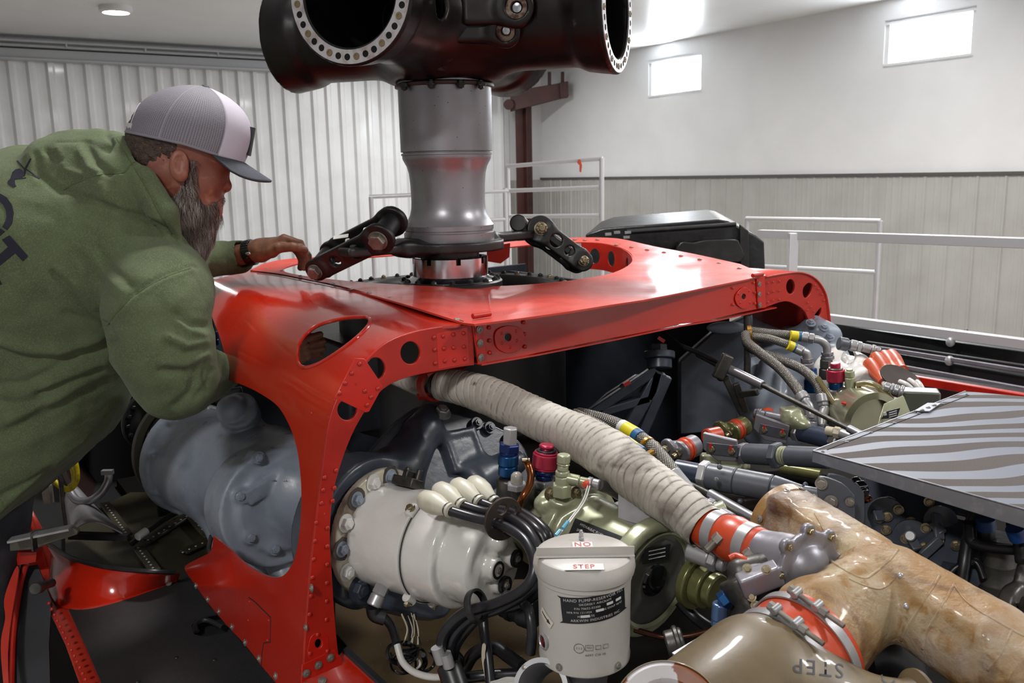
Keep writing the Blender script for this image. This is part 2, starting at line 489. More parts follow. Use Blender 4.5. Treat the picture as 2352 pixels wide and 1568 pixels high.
# ================================================================== the hangar
WALLW = mat('white wall sheet', '#dcdcdc', .45, var=('#d4d4d4', 1.2, .35, .7), bump=(1.5, .1, .02))
WALLG = mat('grey ribbed wainscot', '#aaa8a5', .5, var=('#a09e9a', 2, .4, .7))
RIB = mat('white ribbed steel sheet', '#d6d7d8', .34, var=('#cbcbcb', 2, .4, .7), coat=.2)
CEIL = mat('white ceiling sheet', '#e6e6e6', .3, var=('#dcdcdc', .8, .4, .7))
CONC = mat('pale concrete floor', '#c2beb6', .35, var=('#b4b0a8', 1.2, .4, .7))
GAL = mat('white painted rail', '#cfcfd2', .3, .35)
RUST = mat('red primer steel', '#43201c', .55, var=('#2d1513', 3, .4, .7))
wd = Vector((-.54, .842, 0)).normalized()            # right wall runs away along this
p0 = at(1550, 400, 14.0); p0.z = 0
nw = Vector((wd.y, -wd.x, 0))                         # into the wall (to the right)
def onwall(px, py): return onplane(px, py, p0, nw)
CR = onwall(1245, 400); CR.z = 0                      # corner
RD = -wd                                              # right wall towards the camera
LD = Vector((-nw.x, -nw.y, 0))                        # back wall towards the left
CH = onwall(1480, 108).z
SEAM = onwall(1400, 411).z
def wallquad(name, a, b, z0, z1, th, mats, out, win=()):
    """flat wall with rectangular openings; a to b along, built between z0 and z1"""
    L = (b - a).length; u = (b - a).normalized()
    return sheet(name, [(0, z0), (L, z0), (L, z1), (0, z1)], [[(w[0], w[2]), (w[1], w[2]), (w[1], w[3]), (w[0], w[3])] for w in win],
                 lambda x, y: a + u * x + Vector((0, 0, y)), th, mats, None, kind='structure', angle=30)
# windows: measured on the wall
def alongw(p): return (Vector((p.x, p.y, 0)) - CR).dot(RD)
WN = []
for (x0, x1, yt, yb) in ((1489, 1612, 132, 216), (2025, 2230, 37, 140)):
    m = (x0 + x1) / 2
    WN.append((alongw(onwall(x0, 200)), alongw(onwall(x1, 200)), onwall(m, yb).z, onwall(m, yt).z))
REND = CR + RD * 17
wallquad('wall_right', CR, REND, 0, CH, .12, WALLW, nw, WN)
SKYW = mat('bright daylight pane', '#f4f9ff', .1, emit=9)
for i, w in enumerate(WN):
    o = MB(); fw = .05
    a = CR + RD * w[0]; b = CR + RD * w[1]; e = nw * .05
    o.bar(a + e + Vector((0, 0, w[2])), b + e + Vector((0, 0, w[2])), .1, fw)
    o.bar(a + e + Vector((0, 0, w[3])), b + e + Vector((0, 0, w[3])), .1, fw)
    for q in (a, b): o.bar(q + e + Vector((0, 0, w[2])), q + e + Vector((0, 0, w[3])), fw, .1, up=RD)
    fo = o.build('window_%d' % (i + 1), WALLW, kind='structure')
    g = MB(); g.box((a + b) / 2 + nw * .08 + Vector((0, 0, (w[2] + w[3]) / 2)), ((b - a).length, .01, w[3] - w[2]), (RD, nw, Vector((0, 0, 1))))
    g.build('pane', SKYW, fo)
    q = lamp('daylight_through_window', (a + b) / 2 - nw * .05 + Vector((0, 0, (w[2] + w[3]) / 2)), (b - a).length, 60, (.88, .94, 1), sy=w[3] - w[2])
    q.rotation_euler = (-nw).to_track_quat('-Z', 'Z').to_euler()
# ribbed wainscot of the right wall (real profile)
def ribbed(a, u, out, L, z0, z1, pitch, w, d, minor=0):
    """trapezoid ribs standing d proud"""
    P = [(0, 0)]; x = 0
    while x < L:
        P += [(x + pitch - w * 1.6, 0), (x + pitch - w, d), (x + pitch, d), (x + pitch + w * .6, 0)] if not minor else \
             [(x + pitch * .30, 0), (x + pitch * .30 + .01, minor), (x + pitch * .30 + .03, minor), (x + pitch * .30 + .04, 0),
              (x + pitch * .58, 0), (x + pitch * .58 + .01, minor), (x + pitch * .58 + .03, minor), (x + pitch * .58 + .04, 0),
              (x + pitch - w * 1.6, 0), (x + pitch - w, d), (x + pitch, d), (x + pitch + w * .6, 0)]
        x += pitch + w * .6
    vs = []
    for t, h in P: vs += [a + u * t + out * h + Vector((0, 0, z0)), a + u * t + out * h + Vector((0, 0, z1))]
    return MB().add(vs, [(2 * i, 2 * i + 2, 2 * i + 3, 2 * i + 1) for i in range(len(P) - 1)])
ribbed(CR - nw * .01, RD, -nw, 16.5, 0, SEAM, .30, .02, .016, .005).build('wall_right_wainscot', WALLG, kind='structure', angle=10)
t = MB(); t.bar(CR - nw * .02 + Vector((0, 0, SEAM + .02)), REND - nw * .02 + Vector((0, 0, SEAM + .02)), .05, .035)
t.build('trim_1', mat('dark trim', '#4c4a48', .5), kind='structure')
# back wall
LEND = CR + LD * 16
wallquad('wall_back', CR, LEND, 0, CH, .12, WALLW, wd)
def onback(px, py): return onplane(px, py, CR, wd)
sr = (onback(1168, 300) - CR); sr.z = 0; s0 = sr.length
dtop = onback(300, 152).z
ribbed(CR + LD * s0 - wd * .02, LD, -wd, 13, 0, dtop, .20, .055, .04).build('wall_back_ribs', RIB, kind='structure', angle=10)
ribbed(CR - wd * .01, LD, -wd, s0, 0, SEAM, .30, .02, .016, .005).build('wall_back_wainscot', WALLG, kind='structure', angle=10)
HT = mat('grey header steel', '#a9abae', .4)
t = MB(); q0 = CR + LD * s0; z1 = onback(300, 128).z
t.bar(q0 - wd * .12 + Vector((0, 0, (dtop + z1) / 2)), LEND - wd * .12 + Vector((0, 0, (dtop + z1) / 2)), .2, z1 - dtop)
t.bar(q0 - wd * .16 + Vector((0, 0, z1 + .03)), LEND - wd * .16 + Vector((0, 0, z1 + .03)), .28, .03)
t.bar(q0 - wd * .14 + Vector((0, 0, dtop + .01)), LEND - wd * .14 + Vector((0, 0, dtop + .01)), .24, .03)
t.build('trim_2', HT, bevel=.01, kind='structure')
t = MB(); t.cyl(q0 + LD * 3 - wd * .3 + Vector((0, 0, z1 + .09)), q0 + LD * 11 - wd * .3 + Vector((0, 0, z1 + .09)), .02)
for k in range(9): t.cyl(q0 + LD * (3.2 + k) - wd * .3 + Vector((0, 0, z1 + .02)), q0 + LD * (3.2 + k) - wd * .3 + Vector((0, 0, z1 + .11)), .015)
t.build('conduit_pipe', HT, label='thin grey pipe lying along the top of the hangar door header', cat='pipe')
# ceiling, floor, the unseen walls behind
cs = [CR, REND, REND + LD * 16, LEND]
MB().prism([c + Vector((0, 0, CH)) for c in cs], (0, 0, .1)).build('ceiling', CEIL, kind='structure')
MB().prism([c for c in cs], (0, 0, -.1)).build('floor', CONC, kind='structure')
MB().prism([REND, REND + LD * 16, REND + LD * 16 + Vector((0, 0, CH)), REND + Vector((0, 0, CH))], RD * .1).build('wall_front', WALLW, kind='structure')
MB().prism([LEND, REND + LD * 16, REND + LD * 16 + Vector((0, 0, CH)), LEND + Vector((0, 0, CH))], LD * .1).build('wall_left', WALLW, kind='structure')
# round LED high bays: one is in the photograph, the others light the room
vis = onz(265, 15, CH - EYE)
LEDM = mat('lit diffuser', '#ffffff', .3, emit=22)
HOUS = mat('white lamp housing', '#d8d8d8', .4)
def ceil_light(p, label, power, r=.13):
    t = thing('ceiling_light', label, 'ceiling light', (p.x, p.y, CH))
    MB().lathe((p.x, p.y, CH), (0, 0, -1), [(0, 0), (r * 1.35, 0), (r * 1.35, .05), (r * 1.1, .07), (r, .05)], 32).build('housing', HOUS, t)
    MB().lathe((p.x, p.y, CH - .05), (0, 0, -1), [(r, 0), (r * .98, .015), (0, .03)], 24).build('diffuser', LEDM, t)
    l = lamp('ceiling_light_beam', (p.x, p.y, CH - .1), r * 2.2, power, (1, .985, .97), shape='DISK')
    return t
ceil_light(vis, 'small round glowing downlight in the white ceiling at upper left', 30)
def rp(u, v): return CR + RD * u + LD * v
for i, (u, v) in enumerate(((2.5, 3.2), (8.5, 3.0), (13.5, 3.4), (11.8, 8.5), (14.5, 6.5), (14.6, 11.5), (10.6, 5.2))):
    ceil_light(rp(u, v), ['round lamp overhead beyond the rotor hub, near the far corner', 'round lamp overhead near the middle of the windowed wall', 'round lamp overhead nearest the windowed wall behind the viewer', 'round lamp overhead above the mechanic', 'round lamp overhead behind the viewer, over the engine side', 'round lamp overhead behind the viewer, farthest left', 'round lamp overhead in front of the windowed wall, above the engine deck'][i], (150, 175, 110, 95, 110, 130, 105)[i], .2)
# red steel post and its bracket beam
b0 = onback(1182, 490) - wd * 0.35; bz = onback(1175, 235).z
t = thing('steel_column', 'dark red primed steel post in front of the ribbed wall, by the corner', 'column', (b0.x, b0.y, 0))
o = MB(); o.bar((b0.x, b0.y, 0), (b0.x, b0.y, bz), .2, .02, up=nw)
for s in (-1, 1): o.bar(Vector((b0.x, b0.y, 0)) + LD * (.09 * s), Vector((b0.x, b0.y, bz)) + LD * (.09 * s), .02, .16, up=nw)
o.build('post', RUST, t)
dpt = b0.y
o = MB(); pl = [(1172, 210), (1300, 188), (1305, 222), (1172, 256)]
o.prism([at(x, y, dpt - .3) for x, y in pl], (0, .14, 0))
o.prism([at(x, y, dpt - .36) for x, y in [(1285, 190), (1305, 186), (1306, 222), (1287, 225)]], (0, .26, 0))
o.build('bracket_beam', RUST, t, bevel=.01)
o = MB()
for x in (1262, 1292): o.cyl(at(x, 195, dpt - .25), at(x, 165, dpt - .25), .03)
o.cyl(at(1168, 240, dpt - .4), at(1180, 240, dpt - .1), .09)
o.build('hanger_rods', RUST, t)
# guard rails of the work platforms
def rails(name, label, posts, bars, r=.02, sq=False):
    """posts: (top px, bottom px) at distance; bars likewise"""
    ps = [(at(*a), at(*b)) for a, b in posts]
    base = ps[0][1]
    t = thing(name, label, 'guard rail', base)
    for a, b in ps:
        b = Vector((a.x, a.y, 0))
        o = MB(); (o.bar(a, b, r * 2, r * 2, up=(1, 0, 0)) if sq else o.cyl(a, b, r, seg=16)); o.build('post', GAL, t, bevel=.003 if sq else 0)
    for a, b in bars:
        o = MB(); a = at(*a); b = at(*b)
        (o.bar(a, b, r * 2, r * 2) if sq else o.cyl(a, b, r * .9, seg=16)); o.build('rail', GAL, t, bevel=.003 if sq else 0)
    return t
rails('guard_rail', 'low white handrail left of and behind the rotor mast',
      [((852, 452, 7.0), (856, 640, 7.0)), ((1160, 432, 7.2), (1162, 640, 7.2))],
      [((848, 452, 7.0), (1168, 438, 7.2)), ((852, 518, 7.0), (1164, 503, 7.2))], .018)
rails('guard_rail', 'tall white handrail right of the mast with a red tie hanging from it',
      [((1166, 382, 8.0), (1170, 640, 8.0)), ((1382, 363, 7.6), (1388, 640, 7.6))],
      [((1164, 382, 8.0), (1384, 364, 7.6)), ((1168, 438, 8.0), (1386, 430, 7.6)), ((1168, 497, 8.0), (1386, 495, 7.6))], .02)
o = MB(); o.prism([at(1328, 366, 7.66), at(1333, 366, 7.66), at(1337, 380, 7.66), at(1335, 396, 7.66), at(1331, 394, 7.66), at(1331, 380, 7.66), at(1326, 374, 7.66)], (0, .01, 0))
o.build('marker_tie', mat('orange red tape', '#b5421f', .6), label='short orange red tape tie hanging on the tall white handrail', cat='tape')
rails('guard_rail', 'thin white frame rail behind the black box at right',
      [((1716, 502, 6.0), (1718, 700, 6.0)), ((2021, 507, 5.3), (2004, 830, 5.3))],
      [((1714, 502, 6.0), (2023, 508, 5.3)), ((1716, 610, 6.0), (2013, 626, 5.3))], .017)
t2 = rails('guard_rail', 'broad white square rail crossing in front of the right wall',
      [((1822, 535, 4.6), (1816, 720, 4.6))],
      [((1745, 537, 4.8), (2420, 560, 3.6)), ((1880, 728, 4.6), (2420, 798, 3.6))], .022, True)
# ================================================================== red main frame of the roof deck
def prj2(fn): return fn
topd = tps([(1065, 738, C0.y), (1750, 632, onz(1750, 632, DECK).y), (585, 622, onz(585, 622, DECK).y), (1370, 548, 3.10), (1250, 640, onz(1250, 640, DECK).y),
            (850, 650, onz(850, 650, DECK).y), (1000, 655, onz(1000, 655, DECK).y), (1400, 620, onz(1400, 620, DECK).y), (1150, 556, 3.2), (960, 572, 3.1), (700, 592, 2.9)])
RF = thing('roof_frame', 'glossy red painted roof frame arching over the gearboxes, with lightening holes', 'airframe panel', fr(.2, .3, DECK - .3))
out = smooth2([(575, 620), (640, 630), (700, 642), (780, 658), (900, 690), (980, 714), (1065, 741)], 4, False) + \
      [(1090, 744), (1200, 730), (1300, 716), (1400, 700), (1480, 688), (1560, 672), (1650, 654), (1750, 634), (1760, 632)] + \
      smooth2([(1700, 606), (1600, 584), (1500, 565), (1440, 551), (1400, 546), (1330, 545), (1250, 549), (1150, 556), (1050, 563), (960, 571), (860, 580), (760, 588), (690, 592), (640, 597), (600, 607)], 3, False)
hole = smooth2([(648, 618), (690, 604), (740, 598), (820, 592), (900, 586), (960, 582), (1060, 575), (1150, 569), (1240, 560), (1320, 556), (1380, 558), (1425, 568), (1450, 583), (1452, 600), (1432, 616), (1390, 631), (1300, 645), (1200, 654), (1100, 658), (1000, 657), (900, 652), (800, 645), (720, 636), (670, 628)], 3)
sheet('top_skin', out, [hole], lambda x, y: at(x, y, topd(x, y)), .004, DUSTSHEENRED, RF, step=26)
# curved web under the right end of the opening
rim = [(1335, 556), (1362, 557), (1385, 559), (1408, 564), (1428, 570), (1442, 578), (1450, 587), (1453, 597), (1447, 608), (1435, 616), (1415, 624)]
R3 = [at(x, y, topd(x, y)) for x, y in rim]
cum = [0]
for a, b in zip(R3, R3[1:]): cum.append(cum[-1] + (b - a).length)
def along(s):
    for i in range(len(cum) - 1):
        if s <= cum[i + 1] or i == len(cum) - 2:
            return R3[i].lerp(R3[i + 1], (s - cum[i]) / (cum[i + 1] - cum[i]))
LT = cum[-1]
def sof(px):
    for i in range(8):
        if rim[i][0] <= px <= rim[i + 1][0]: return cum[i] + (cum[i + 1] - cum[i]) * (px - rim[i][0]) / (rim[i + 1][0] - rim[i][0])
    return cum[6]
sheet('opening_web', [(0, -.001), (LT, -.001), (LT, -.09), (0, -.09)], [circ(sof(x), -.045, .018, 20, .026) for x in (1366, 1404, 1441)], lambda x, y: along(x) + Vector((0, 0, y)), .003, REDMAT, RF, step=.02)
# ---- front beam between the two corner splices (vertical plane through C0 along A)
def fa(px, py, off=0.0): return onplane(px, py, C0 - NA * off, NA)
topz = lambda x: x
beam = [(1086, 748), (1200, 733), (1300, 719), (1400, 703), (1480, 690), (1560, 675), (1650, 656), (1757, 636), (1760, 706), (1700, 718), (1620, 738), (1560, 745), (1480, 763), (1400, 778), (1300, 798), (1230, 812), (1160, 831), (1105, 838), (1098, 832)]
sheet('front_beam', beam, [circ(1166, 774, 8, 20, 9), circ(1708, 681, 5, 16, 6.5)], lambda x, y: fa(x, y, .006), .004, RED, RF, step=40, bevel=.0012)
o = MB()                                                       # lower flange of the beam
lf = [(1098, 834), (1230, 811), (1400, 778), (1560, 745), (1640, 733), (1775, 704)]
for (x0, y0), (x1, y1) in zip(lf, lf[1:]):
    a, b = fa(x0, y0), fa(x1, y1); o.prism([a - NA * .012, b - NA * .012, b + NA * .05, a + NA * .05], (0, 0, -.003))
o.build('lower_flange', RED, RF)
# ---- left arch frame: same plane
lo_ = smooth2([(1086, 746), (1050, 747), (1000, 752), (950, 762), (905, 778), (870, 800), (838, 832), (805, 872), (775, 915), (757, 965), (748, 1020), (738, 1100), (726, 1200), (714, 1300), (706, 1400), (700, 1480), (696, 1568), (694, 1640)], 3, False)
li_ = smooth2([(790, 1640), (785, 1560), (775, 1480), (768, 1400), (762, 1310), (758, 1240), (760, 1180), (768, 1120), (785, 1060), (808, 1000), (835, 950), (868, 905), (905, 878), (950, 863), (1000, 853), (1060, 842), (1090, 838)], 3, False)
hs = [circ(943, 810, 23, 24, 26), circ(862, 846, 24, 20, 27), circ(798, 941, 23, 22, 24), circ(732, 1478, 8, 14, 11)]
sheet('arch_frame', lo_ + li_, hs, lambda x, y: fa(x, y, .003), .006, REDMAT, RF, step=34, bevel=.001)
# doubler plates on the arch and beam
PLT = mat('red doubler plate', '#b81c10', .3, coat=.2)
def plate(outl, off, holes=(), name='doubler_plate', th=.0025, m=None):
    return sheet(name, outl, list(holes), lambda x, y: fa(x, y, off), th, m or PLT, RF, bevel=.0006)
plate([(774, 905), (816, 822), (838, 824), (880, 886), (848, 945), (840, 947), (770, 914)], .0035, [circ(818, 884, 3, 12)])
plate([(1003, 766), (1074, 750), (1079, 834), (1007, 848)], .0035)
plate(smooth2([(1142, 758), (1166, 748), (1196, 754), (1206, 780), (1192, 803), (1166, 811), (1144, 800), (1137, 778)], 4), .0095, [circ(1166, 774, 9, 20, 10)])
plate(smooth2([(1694, 672), (1708, 660), (1722, 664), (1728, 682), (1722, 700), (1708, 709), (1694, 700), (1689, 686)], 4), .0095, [circ(1708, 681, 5.5, 16, 7)])
plate([(1090, 745), (1110, 742), (1117, 836), (1098, 836)], .0092)
plate([(1738, 640), (1757, 636), (1760, 706), (1741, 709)], .0092)
plate(smooth2([(712, 1468), (730, 1452), (752, 1458), (756, 1484), (752, 1505), (710, 1512)], 4), .0035, [circ(732, 1478, 9, 16, 11)])
plate([(694, 1526), (768, 1492), (786, 1512), (786, 1540), (692, 1590)], .0045)
# holes in frame get rolled lips
def lip(cx, cy, rx, ry, off=0.0, parent=RF, plane=fa, r=.0022, name='hole_lip', m=None):
    MB().tube([plane(cx + rx * math.cos(t), cy + ry * math.sin(t), off) for t in [2 * PI * i / 28 for i in range(29)]], r, 8, sub=1).build(name, m or REDMAT, parent)
lip(943, 810, 26, 29, .001); lip(862, 846, 25, 28, .001); lip(798, 941, 26, 27, .001)
lip(1166, 774, 8.5, 9.5, .006, m=BOLT, r=.0012, name='bushing'); lip(1708, 681, 5.5, 7, .006, m=BOLT, r=.001, name='bushing')
# fastener meshes
def rivet_mesh(r=.0042):
    return MB().lathe((0, 0, 0), (0, 0, 1), [(r, 0), (r * .93, r * .28), (r * .6, r * .52), (0, r * .62)], 10).mesh('rivet')
def screw_mesh(r=.0055):
    o = MB().lathe((0, 0, 0), (0, 0, 1), [(r * 1.35, 0), (r * 1.35, r * .15), (r, r * .2), (r * .9, r * .45), (r * .4, r * .55), (r * .3, r * .3), (0, r * .28)], 14)
    return o.mesh('screw')
def bolt_mesh(r=.008, h=None):
    h = h or r * .8; o = MB(); o.lathe((0, 0, 0), (0, 0, 1), [(0, 0), (r * 1.45, 0), (r * 1.45, r * .2), (0, r * .2)], 18); o.hexa((0, 0, r * .2), (0, 0, h + r * .2), r)
    o.cyl((0, 0, h), (0, 0, h + r * .5), r * .5, seg=10); return o.mesh('bolt')
def fin(me, m, angle=30):
    me.polygons.foreach_set('use_smooth', [True] * len(me.polygons)); me.set_sharp_from_angle(angle=math.radians(angle)); me.materials.append(m); return me
RIV = fin(rivet_mesh(), REDMAT, 60); SCR = fin(screw_mesh(), BOLT); BLT = fin(bolt_mesh(), BOLT); BLTG = fin(bolt_mesh(), GREY); BLTD = fin(bolt_mesh(), BLKM); BLTB = fin(bolt_mesh(), BRASS); BLTDG = fin(bolt_mesh(), DGREY)
rv = [(826, 836), (808, 857), (793, 880), (780, 903), (838, 898), (852, 912), (868, 892), (843, 930), (1018, 772), (1042, 768), (1065, 765), (1020, 800), (1042, 798), (1066, 796), (1022, 829), (1044, 827), (1068, 824),
      (997, 775), (999, 803), (1000, 834), (1151, 765), (1184, 760), (1152, 788), (1170, 797), (1186, 782), (1124, 752), (1125, 782), (1126, 810), (1203, 740), (1205, 767), (1206, 796),
      (730, 1482 - 25), (712, 1500), (752, 1495), (745, 1096), (742, 1125), (738, 1155), (772, 1080), (768, 1120), (764, 1150)]
for y in range(1200, 1450, 42): rv += [(726 - (y - 1200) * .07, y), (752 - (y - 1200) * .01, y + 12)]
for x, y in rv: stamp('rivet', RIV, fa(x, y, .004 if x < 1090 else .008), -NA, RF)
for x, y in ((1101, 757), (1103, 788), (1105, 821), (1744, 652), (1744, 676), (1745, 700)): stamp('screw', SCR, fa(x, y, .0105), -NA, RF)
for x, y in ((703, 1546), (731, 1527), (759, 1510)): stamp('screw', SCR, fa(x, y, .006), -NA, RF)
rv2 = [(1696, 675), (1700, 695), (1720, 668), (1722, 695), (1684, 662), (1732, 650), (1734, 672), (1735, 697), (1684, 700)]
for x, y in rv2: stamp('rivet', RIV, fa(x, y, .009), -NA, RF, .8)
# top skin screws
for x, y in ((612, 618), (648, 622), (690, 634), (727, 645), (765, 652), (807, 664), (848, 673), (896, 685), (947, 699), (998, 716), (1049, 734)):
    stamp('screw', SCR, onz(x, y, DECK + .001), (0, 0, 1), RF)
for x, y in ((1343, 552), (1372, 551), (1415, 563), (1450, 568), (1486, 574), (1525, 580), (1564, 588), (1607, 596), (1651, 605), (1698, 617), (1320, 551)):
    stamp('screw', SCR, at(x, y, topd(x, y)) + Vector((0, 0, .001)), (0, 0, 1), RF)
for cx, cy in ((1106, 723), (1740, 631)):                       # hinge sleeves at the two corners
    c = onz(cx, cy, DECK + .006); MB().cyl(c - A * .022, c + A * .022, .0055, bev=.001).build('hinge_sleeve', REDMAT, RF)
# ---- left side skin: an arch profile swept aft along B
prof = []
for (x, y) in ((1068, 741), (1000, 752), (950, 762), (905, 778), (870, 800), (838, 832), (805, 872), (775, 915), (757, 965), (748, 1020), (738, 1100), (726, 1200), (714, 1300), (700, 1480), (692, 1600)):
    q = fa(x, y) - C0; prof.append((q.dot(A), q.z))
_q, _ = spline([(a, z, 0) for a, z in prof], [0] * len(prof), 5); prof = [(v.x, v.y) for v in _q]
def side_pt(px, py):
    """meet the view ray with the swept profile"""
    k = K(px, py); best = None
    # plane spanned by B and each profile segment
    for i, ((a0, z0), (a1, z1)) in enumerate(zip(prof, prof[1:])):
        p0_ = C0 + A * a0 + Vector((0, 0, z0)); u = A * (a1 - a0) + Vector((0, 0, z1 - z0)); n = u.cross(B)
        den = k.dot(n)
        if abs(den) < 1e-9: continue
        t = (p0_ - O).dot(n) / den; p = O + k * t; r = p - p0_
        # solve r = s*u + v*B
        G = np.array([[u.dot(u), u.dot(B)], [u.dot(B), 1.0]]); s, v = np.linalg.solve(G, [r.dot(u), r.dot(B)])
        lo = -.02 if i else -9; hi = 1.02 if i < len(prof) - 2 else 9
        if lo <= s <= hi and t > 0:
            if best is None or t < best[0]: best = (t, p)
    if best is None: return None
    return best[1]
sd = []
for px, py in ((470, 650), (560, 625), (700, 642), (850, 680), (980, 715), (1068, 741), (1000, 752), (905, 778), (838, 832), (775, 915), (757, 965), (748, 1020), (738, 1100), (726, 1200), (714, 1300), (706, 1400), (698, 1540),
               (600, 700), (700, 760), (560, 800), (500, 720), (520, 860), (620, 850), (700, 900), (620, 960), (690, 1050), (700, 1200), (680, 1320), (600, 1330), (520, 1280), (430, 1300), (520, 1420), (600, 1500), (640, 1568), (480, 640), (800, 720), (780, 830)):
    p = side_pt(px, py)
    if p is None: print('no side', px, py); continue
    sd.append((px, py, p.y))
sided = tps(sd)
oo = smooth2([(445, 655), (500, 640), (575, 622), (640, 631), (700, 643), (780, 659), (900, 691), (980, 715), (1066, 742)], 4, False) + \
     smooth2([(1050, 747), (1000, 752), (950, 762), (905, 778), (870, 800), (838, 832), (805, 872), (775, 915), (757, 965), (748, 1020), (738, 1100), (726, 1200), (714, 1300), (706, 1400), (700, 1480), (696, 1568), (690, 1640)], 3, False) + \
     [(676, 1640), (640, 1575)] + smooth2([(600, 1528), (565, 1483), (520, 1434), (479, 1386), (448, 1342), (427, 1312), (427, 1298), (460, 1280), (484, 1265), (490, 1230)], 3, False) + \
     smooth2([(530, 1262), (560, 1292), (600, 1317), (638, 1326), (662, 1310), (680, 1270), (690, 1200), (692, 1120), (684, 1040), (668, 985), (640, 935), (600, 905), (560, 885), (524, 872)], 4, False) + \
     smooth2([(522, 840), (510, 790), (492, 740), (470, 690), (452, 668)], 3, False)
def sk(x, y, off=0.0):
    p = side_pt(x, y); d = sided(x, y)
    if p is not None and abs(p.y - d) < .12: d = p.y
    return at(x, y, d - off)
vent = smooth2([(848, 732), (846, 748), (820, 775), (780, 806), (735, 834), (700, 844), (685, 832), (684, 800), (700, 770), (735, 745), (790, 731), (830, 728)], 4)
SK = thing('side_cowl', 'glossy red curved side cowling with a teardrop hole, ahead of the mechanic', 'airframe panel', at(700, 1500, 1.6))
sheet('cowl_skin', oo, [vent], lambda x, y: sk(x, y), .004, RED, SK, step=20, angle=60)
MB().tube([sk(x, y) for x, y in vent + vent[:1]], .004, 8, sub=1).build('hole_lip', RED, SK)
nb = -NB if (-NB).dot(O - C0) > 0 else NB
for x, y in ((450, 1345), (477, 1376), (503, 1404), (533, 1439), (563, 1475), (595, 1512), (633, 1552), (716, 1350), (703, 1440)):
    stamp('screw', SCR, sk(x, y), nb + Vector((0, 0, .1)), SK)
for x, y in ((573, 1381), (570, 1424), (617, 1424), (614, 1470), (745, 1180), (716, 949), (782, 893), (769, 921), (756, 960)): stamp('rivet', RIV, sk(x, y), nb, SK, .8)
pp = [(576, 1370), (586, 1382), (622, 1418), (622, 1424), (621, 1474), (617, 1478)]
MB().tube([sk(x, y) for x, y in [(572, 1372)] + pp[1:5] + [(606, 1476), (602, 1500), (600, 1538)]], .0012, 6, sub=1).build('panel_seam', DARK, SK)
MB().tube([onz(x, y, DECK + .0005) for x, y in ((590, 623), (640, 629), (700, 641), (780, 657), (900, 689), (980, 713), (1064, 738))], .0013, 6, sub=3).build('panel_seam', DARK, RF)
# ---- right arch frame beyond the far splice
rb = smooth2([(1757, 636), (1800, 628), (1840, 626), (1872, 640), (1892, 670), (1900, 705), (1906, 760), (1910, 830)], 4, False) + smooth2([(1880, 830), (1874, 790), (1862, 750), (1848, 715), (1825, 698), (1800, 692), (1758, 706)], 4, False)
sheet('arch_frame', rb, [circ(1816, 658, 10, 20, 17), smooth2([(1845, 662), (1856, 650), (1866, 654), (1862, 672), (1852, 684), (1845, 678)], 4), smooth2([(1871, 724), (1886, 706), (1885, 720), (1877, 730)], 4)], lambda x, y: fa(x, y), .006, REDMAT, RF, step=25, bevel=.001)
for x, y in ((1764, 650), (1764, 674), (1764, 694), (1776, 648), (1776, 670), (1776, 690), (1790, 646), (1790, 668), (1790, 688), (1872, 655), (1880, 664), (1888, 676), (1856, 695), (1863, 705), (1869, 715), (1855, 712), (1893, 690)):
    stamp('rivet', RIV, fa(x, y, .004), -NA, RF, .8)
# roof edge of the right arch, curving back (the skin behind the arch)
rr = [(1757, 634), (1800, 626), (1840, 624), (1873, 639), (1894, 669), (1902, 705), (1908, 760), (1912, 830)]
o = MB(); q, _ = spline([fa(x, y) for x, y in rr], [0] * len(rr), 4)
vs = []
for p in q: vs += [p - NA * .004, p + NA * .30]
o.add(vs, [(2 * i, 2 * i + 2, 2 * i + 3, 2 * i + 1) for i in range(len(q) - 1)])
ob = o.build('right_skin', DUSTSHEENRED, RF); s_ = ob.modifiers.new('t', 'SOLIDIFY'); s_.thickness = .004
# far rear beam of the opening (inner red bulkhead seen behind the mast)
pb = at(1146, 556, 2.95); MB().prism([at(1118, 566, 2.9), at(1172, 558, 2.9), at(1170, 590, 2.9), at(1150, 605, 2.9), at(1118, 600, 2.9)], (0, .03, 0)).build('rear_bulkhead', REDMAT, RF)
# ================================================================== rotor mast and hub
MX, MY = at(1034, 600, 2.36).x, 2.36
def mz(py): return zat(py, MX, MY)
def mr(n): return pxs(n, 2.40)
MT = thing('rotor_mast', 'brushed steel rotor mast rising through the red roof frame', 'rotor mast', (MX, MY, mz(655)))
zz = lambda y: mz(y) - mz(640)
c = Vector((MX, MY, mz(640)))
MB().lathe(c, (0, 0, 1), [(0, zz(565)), (mr(99), zz(565)), (mr(101), zz(548)), (mr(101), zz(533)), (mr(98), zz(531)), (mr(98), zz(528)), (mr(100), zz(526)), (mr(100), zz(516)), (mr(93), zz(506)), (mr(86), zz(492)), (mr(83), zz(478)), (mr(82), zz(460)),
    (mr(83), zz(420)), (mr(85), zz(398)), (mr(89), zz(382)), (mr(97), zz(366)), (mr(98), zz(362)), (mr(98), zz(357)), (mr(100), zz(356)), (mr(100), zz(352)), (mr(96), zz(351)), (mr(96), zz(349)), (mr(101), zz(348)), (mr(102), zz(200)), (mr(102), zz(170)), (0, zz(170))], 96).build('mast_tube', STEEL, MT)
MB().lathe(c, (0, 0, 1), [(0, zz(622)), (mr(66), zz(622)), (mr(66), zz(565)), (0, zz(565))], 64).build('inner_shaft', RUBBER, MT)
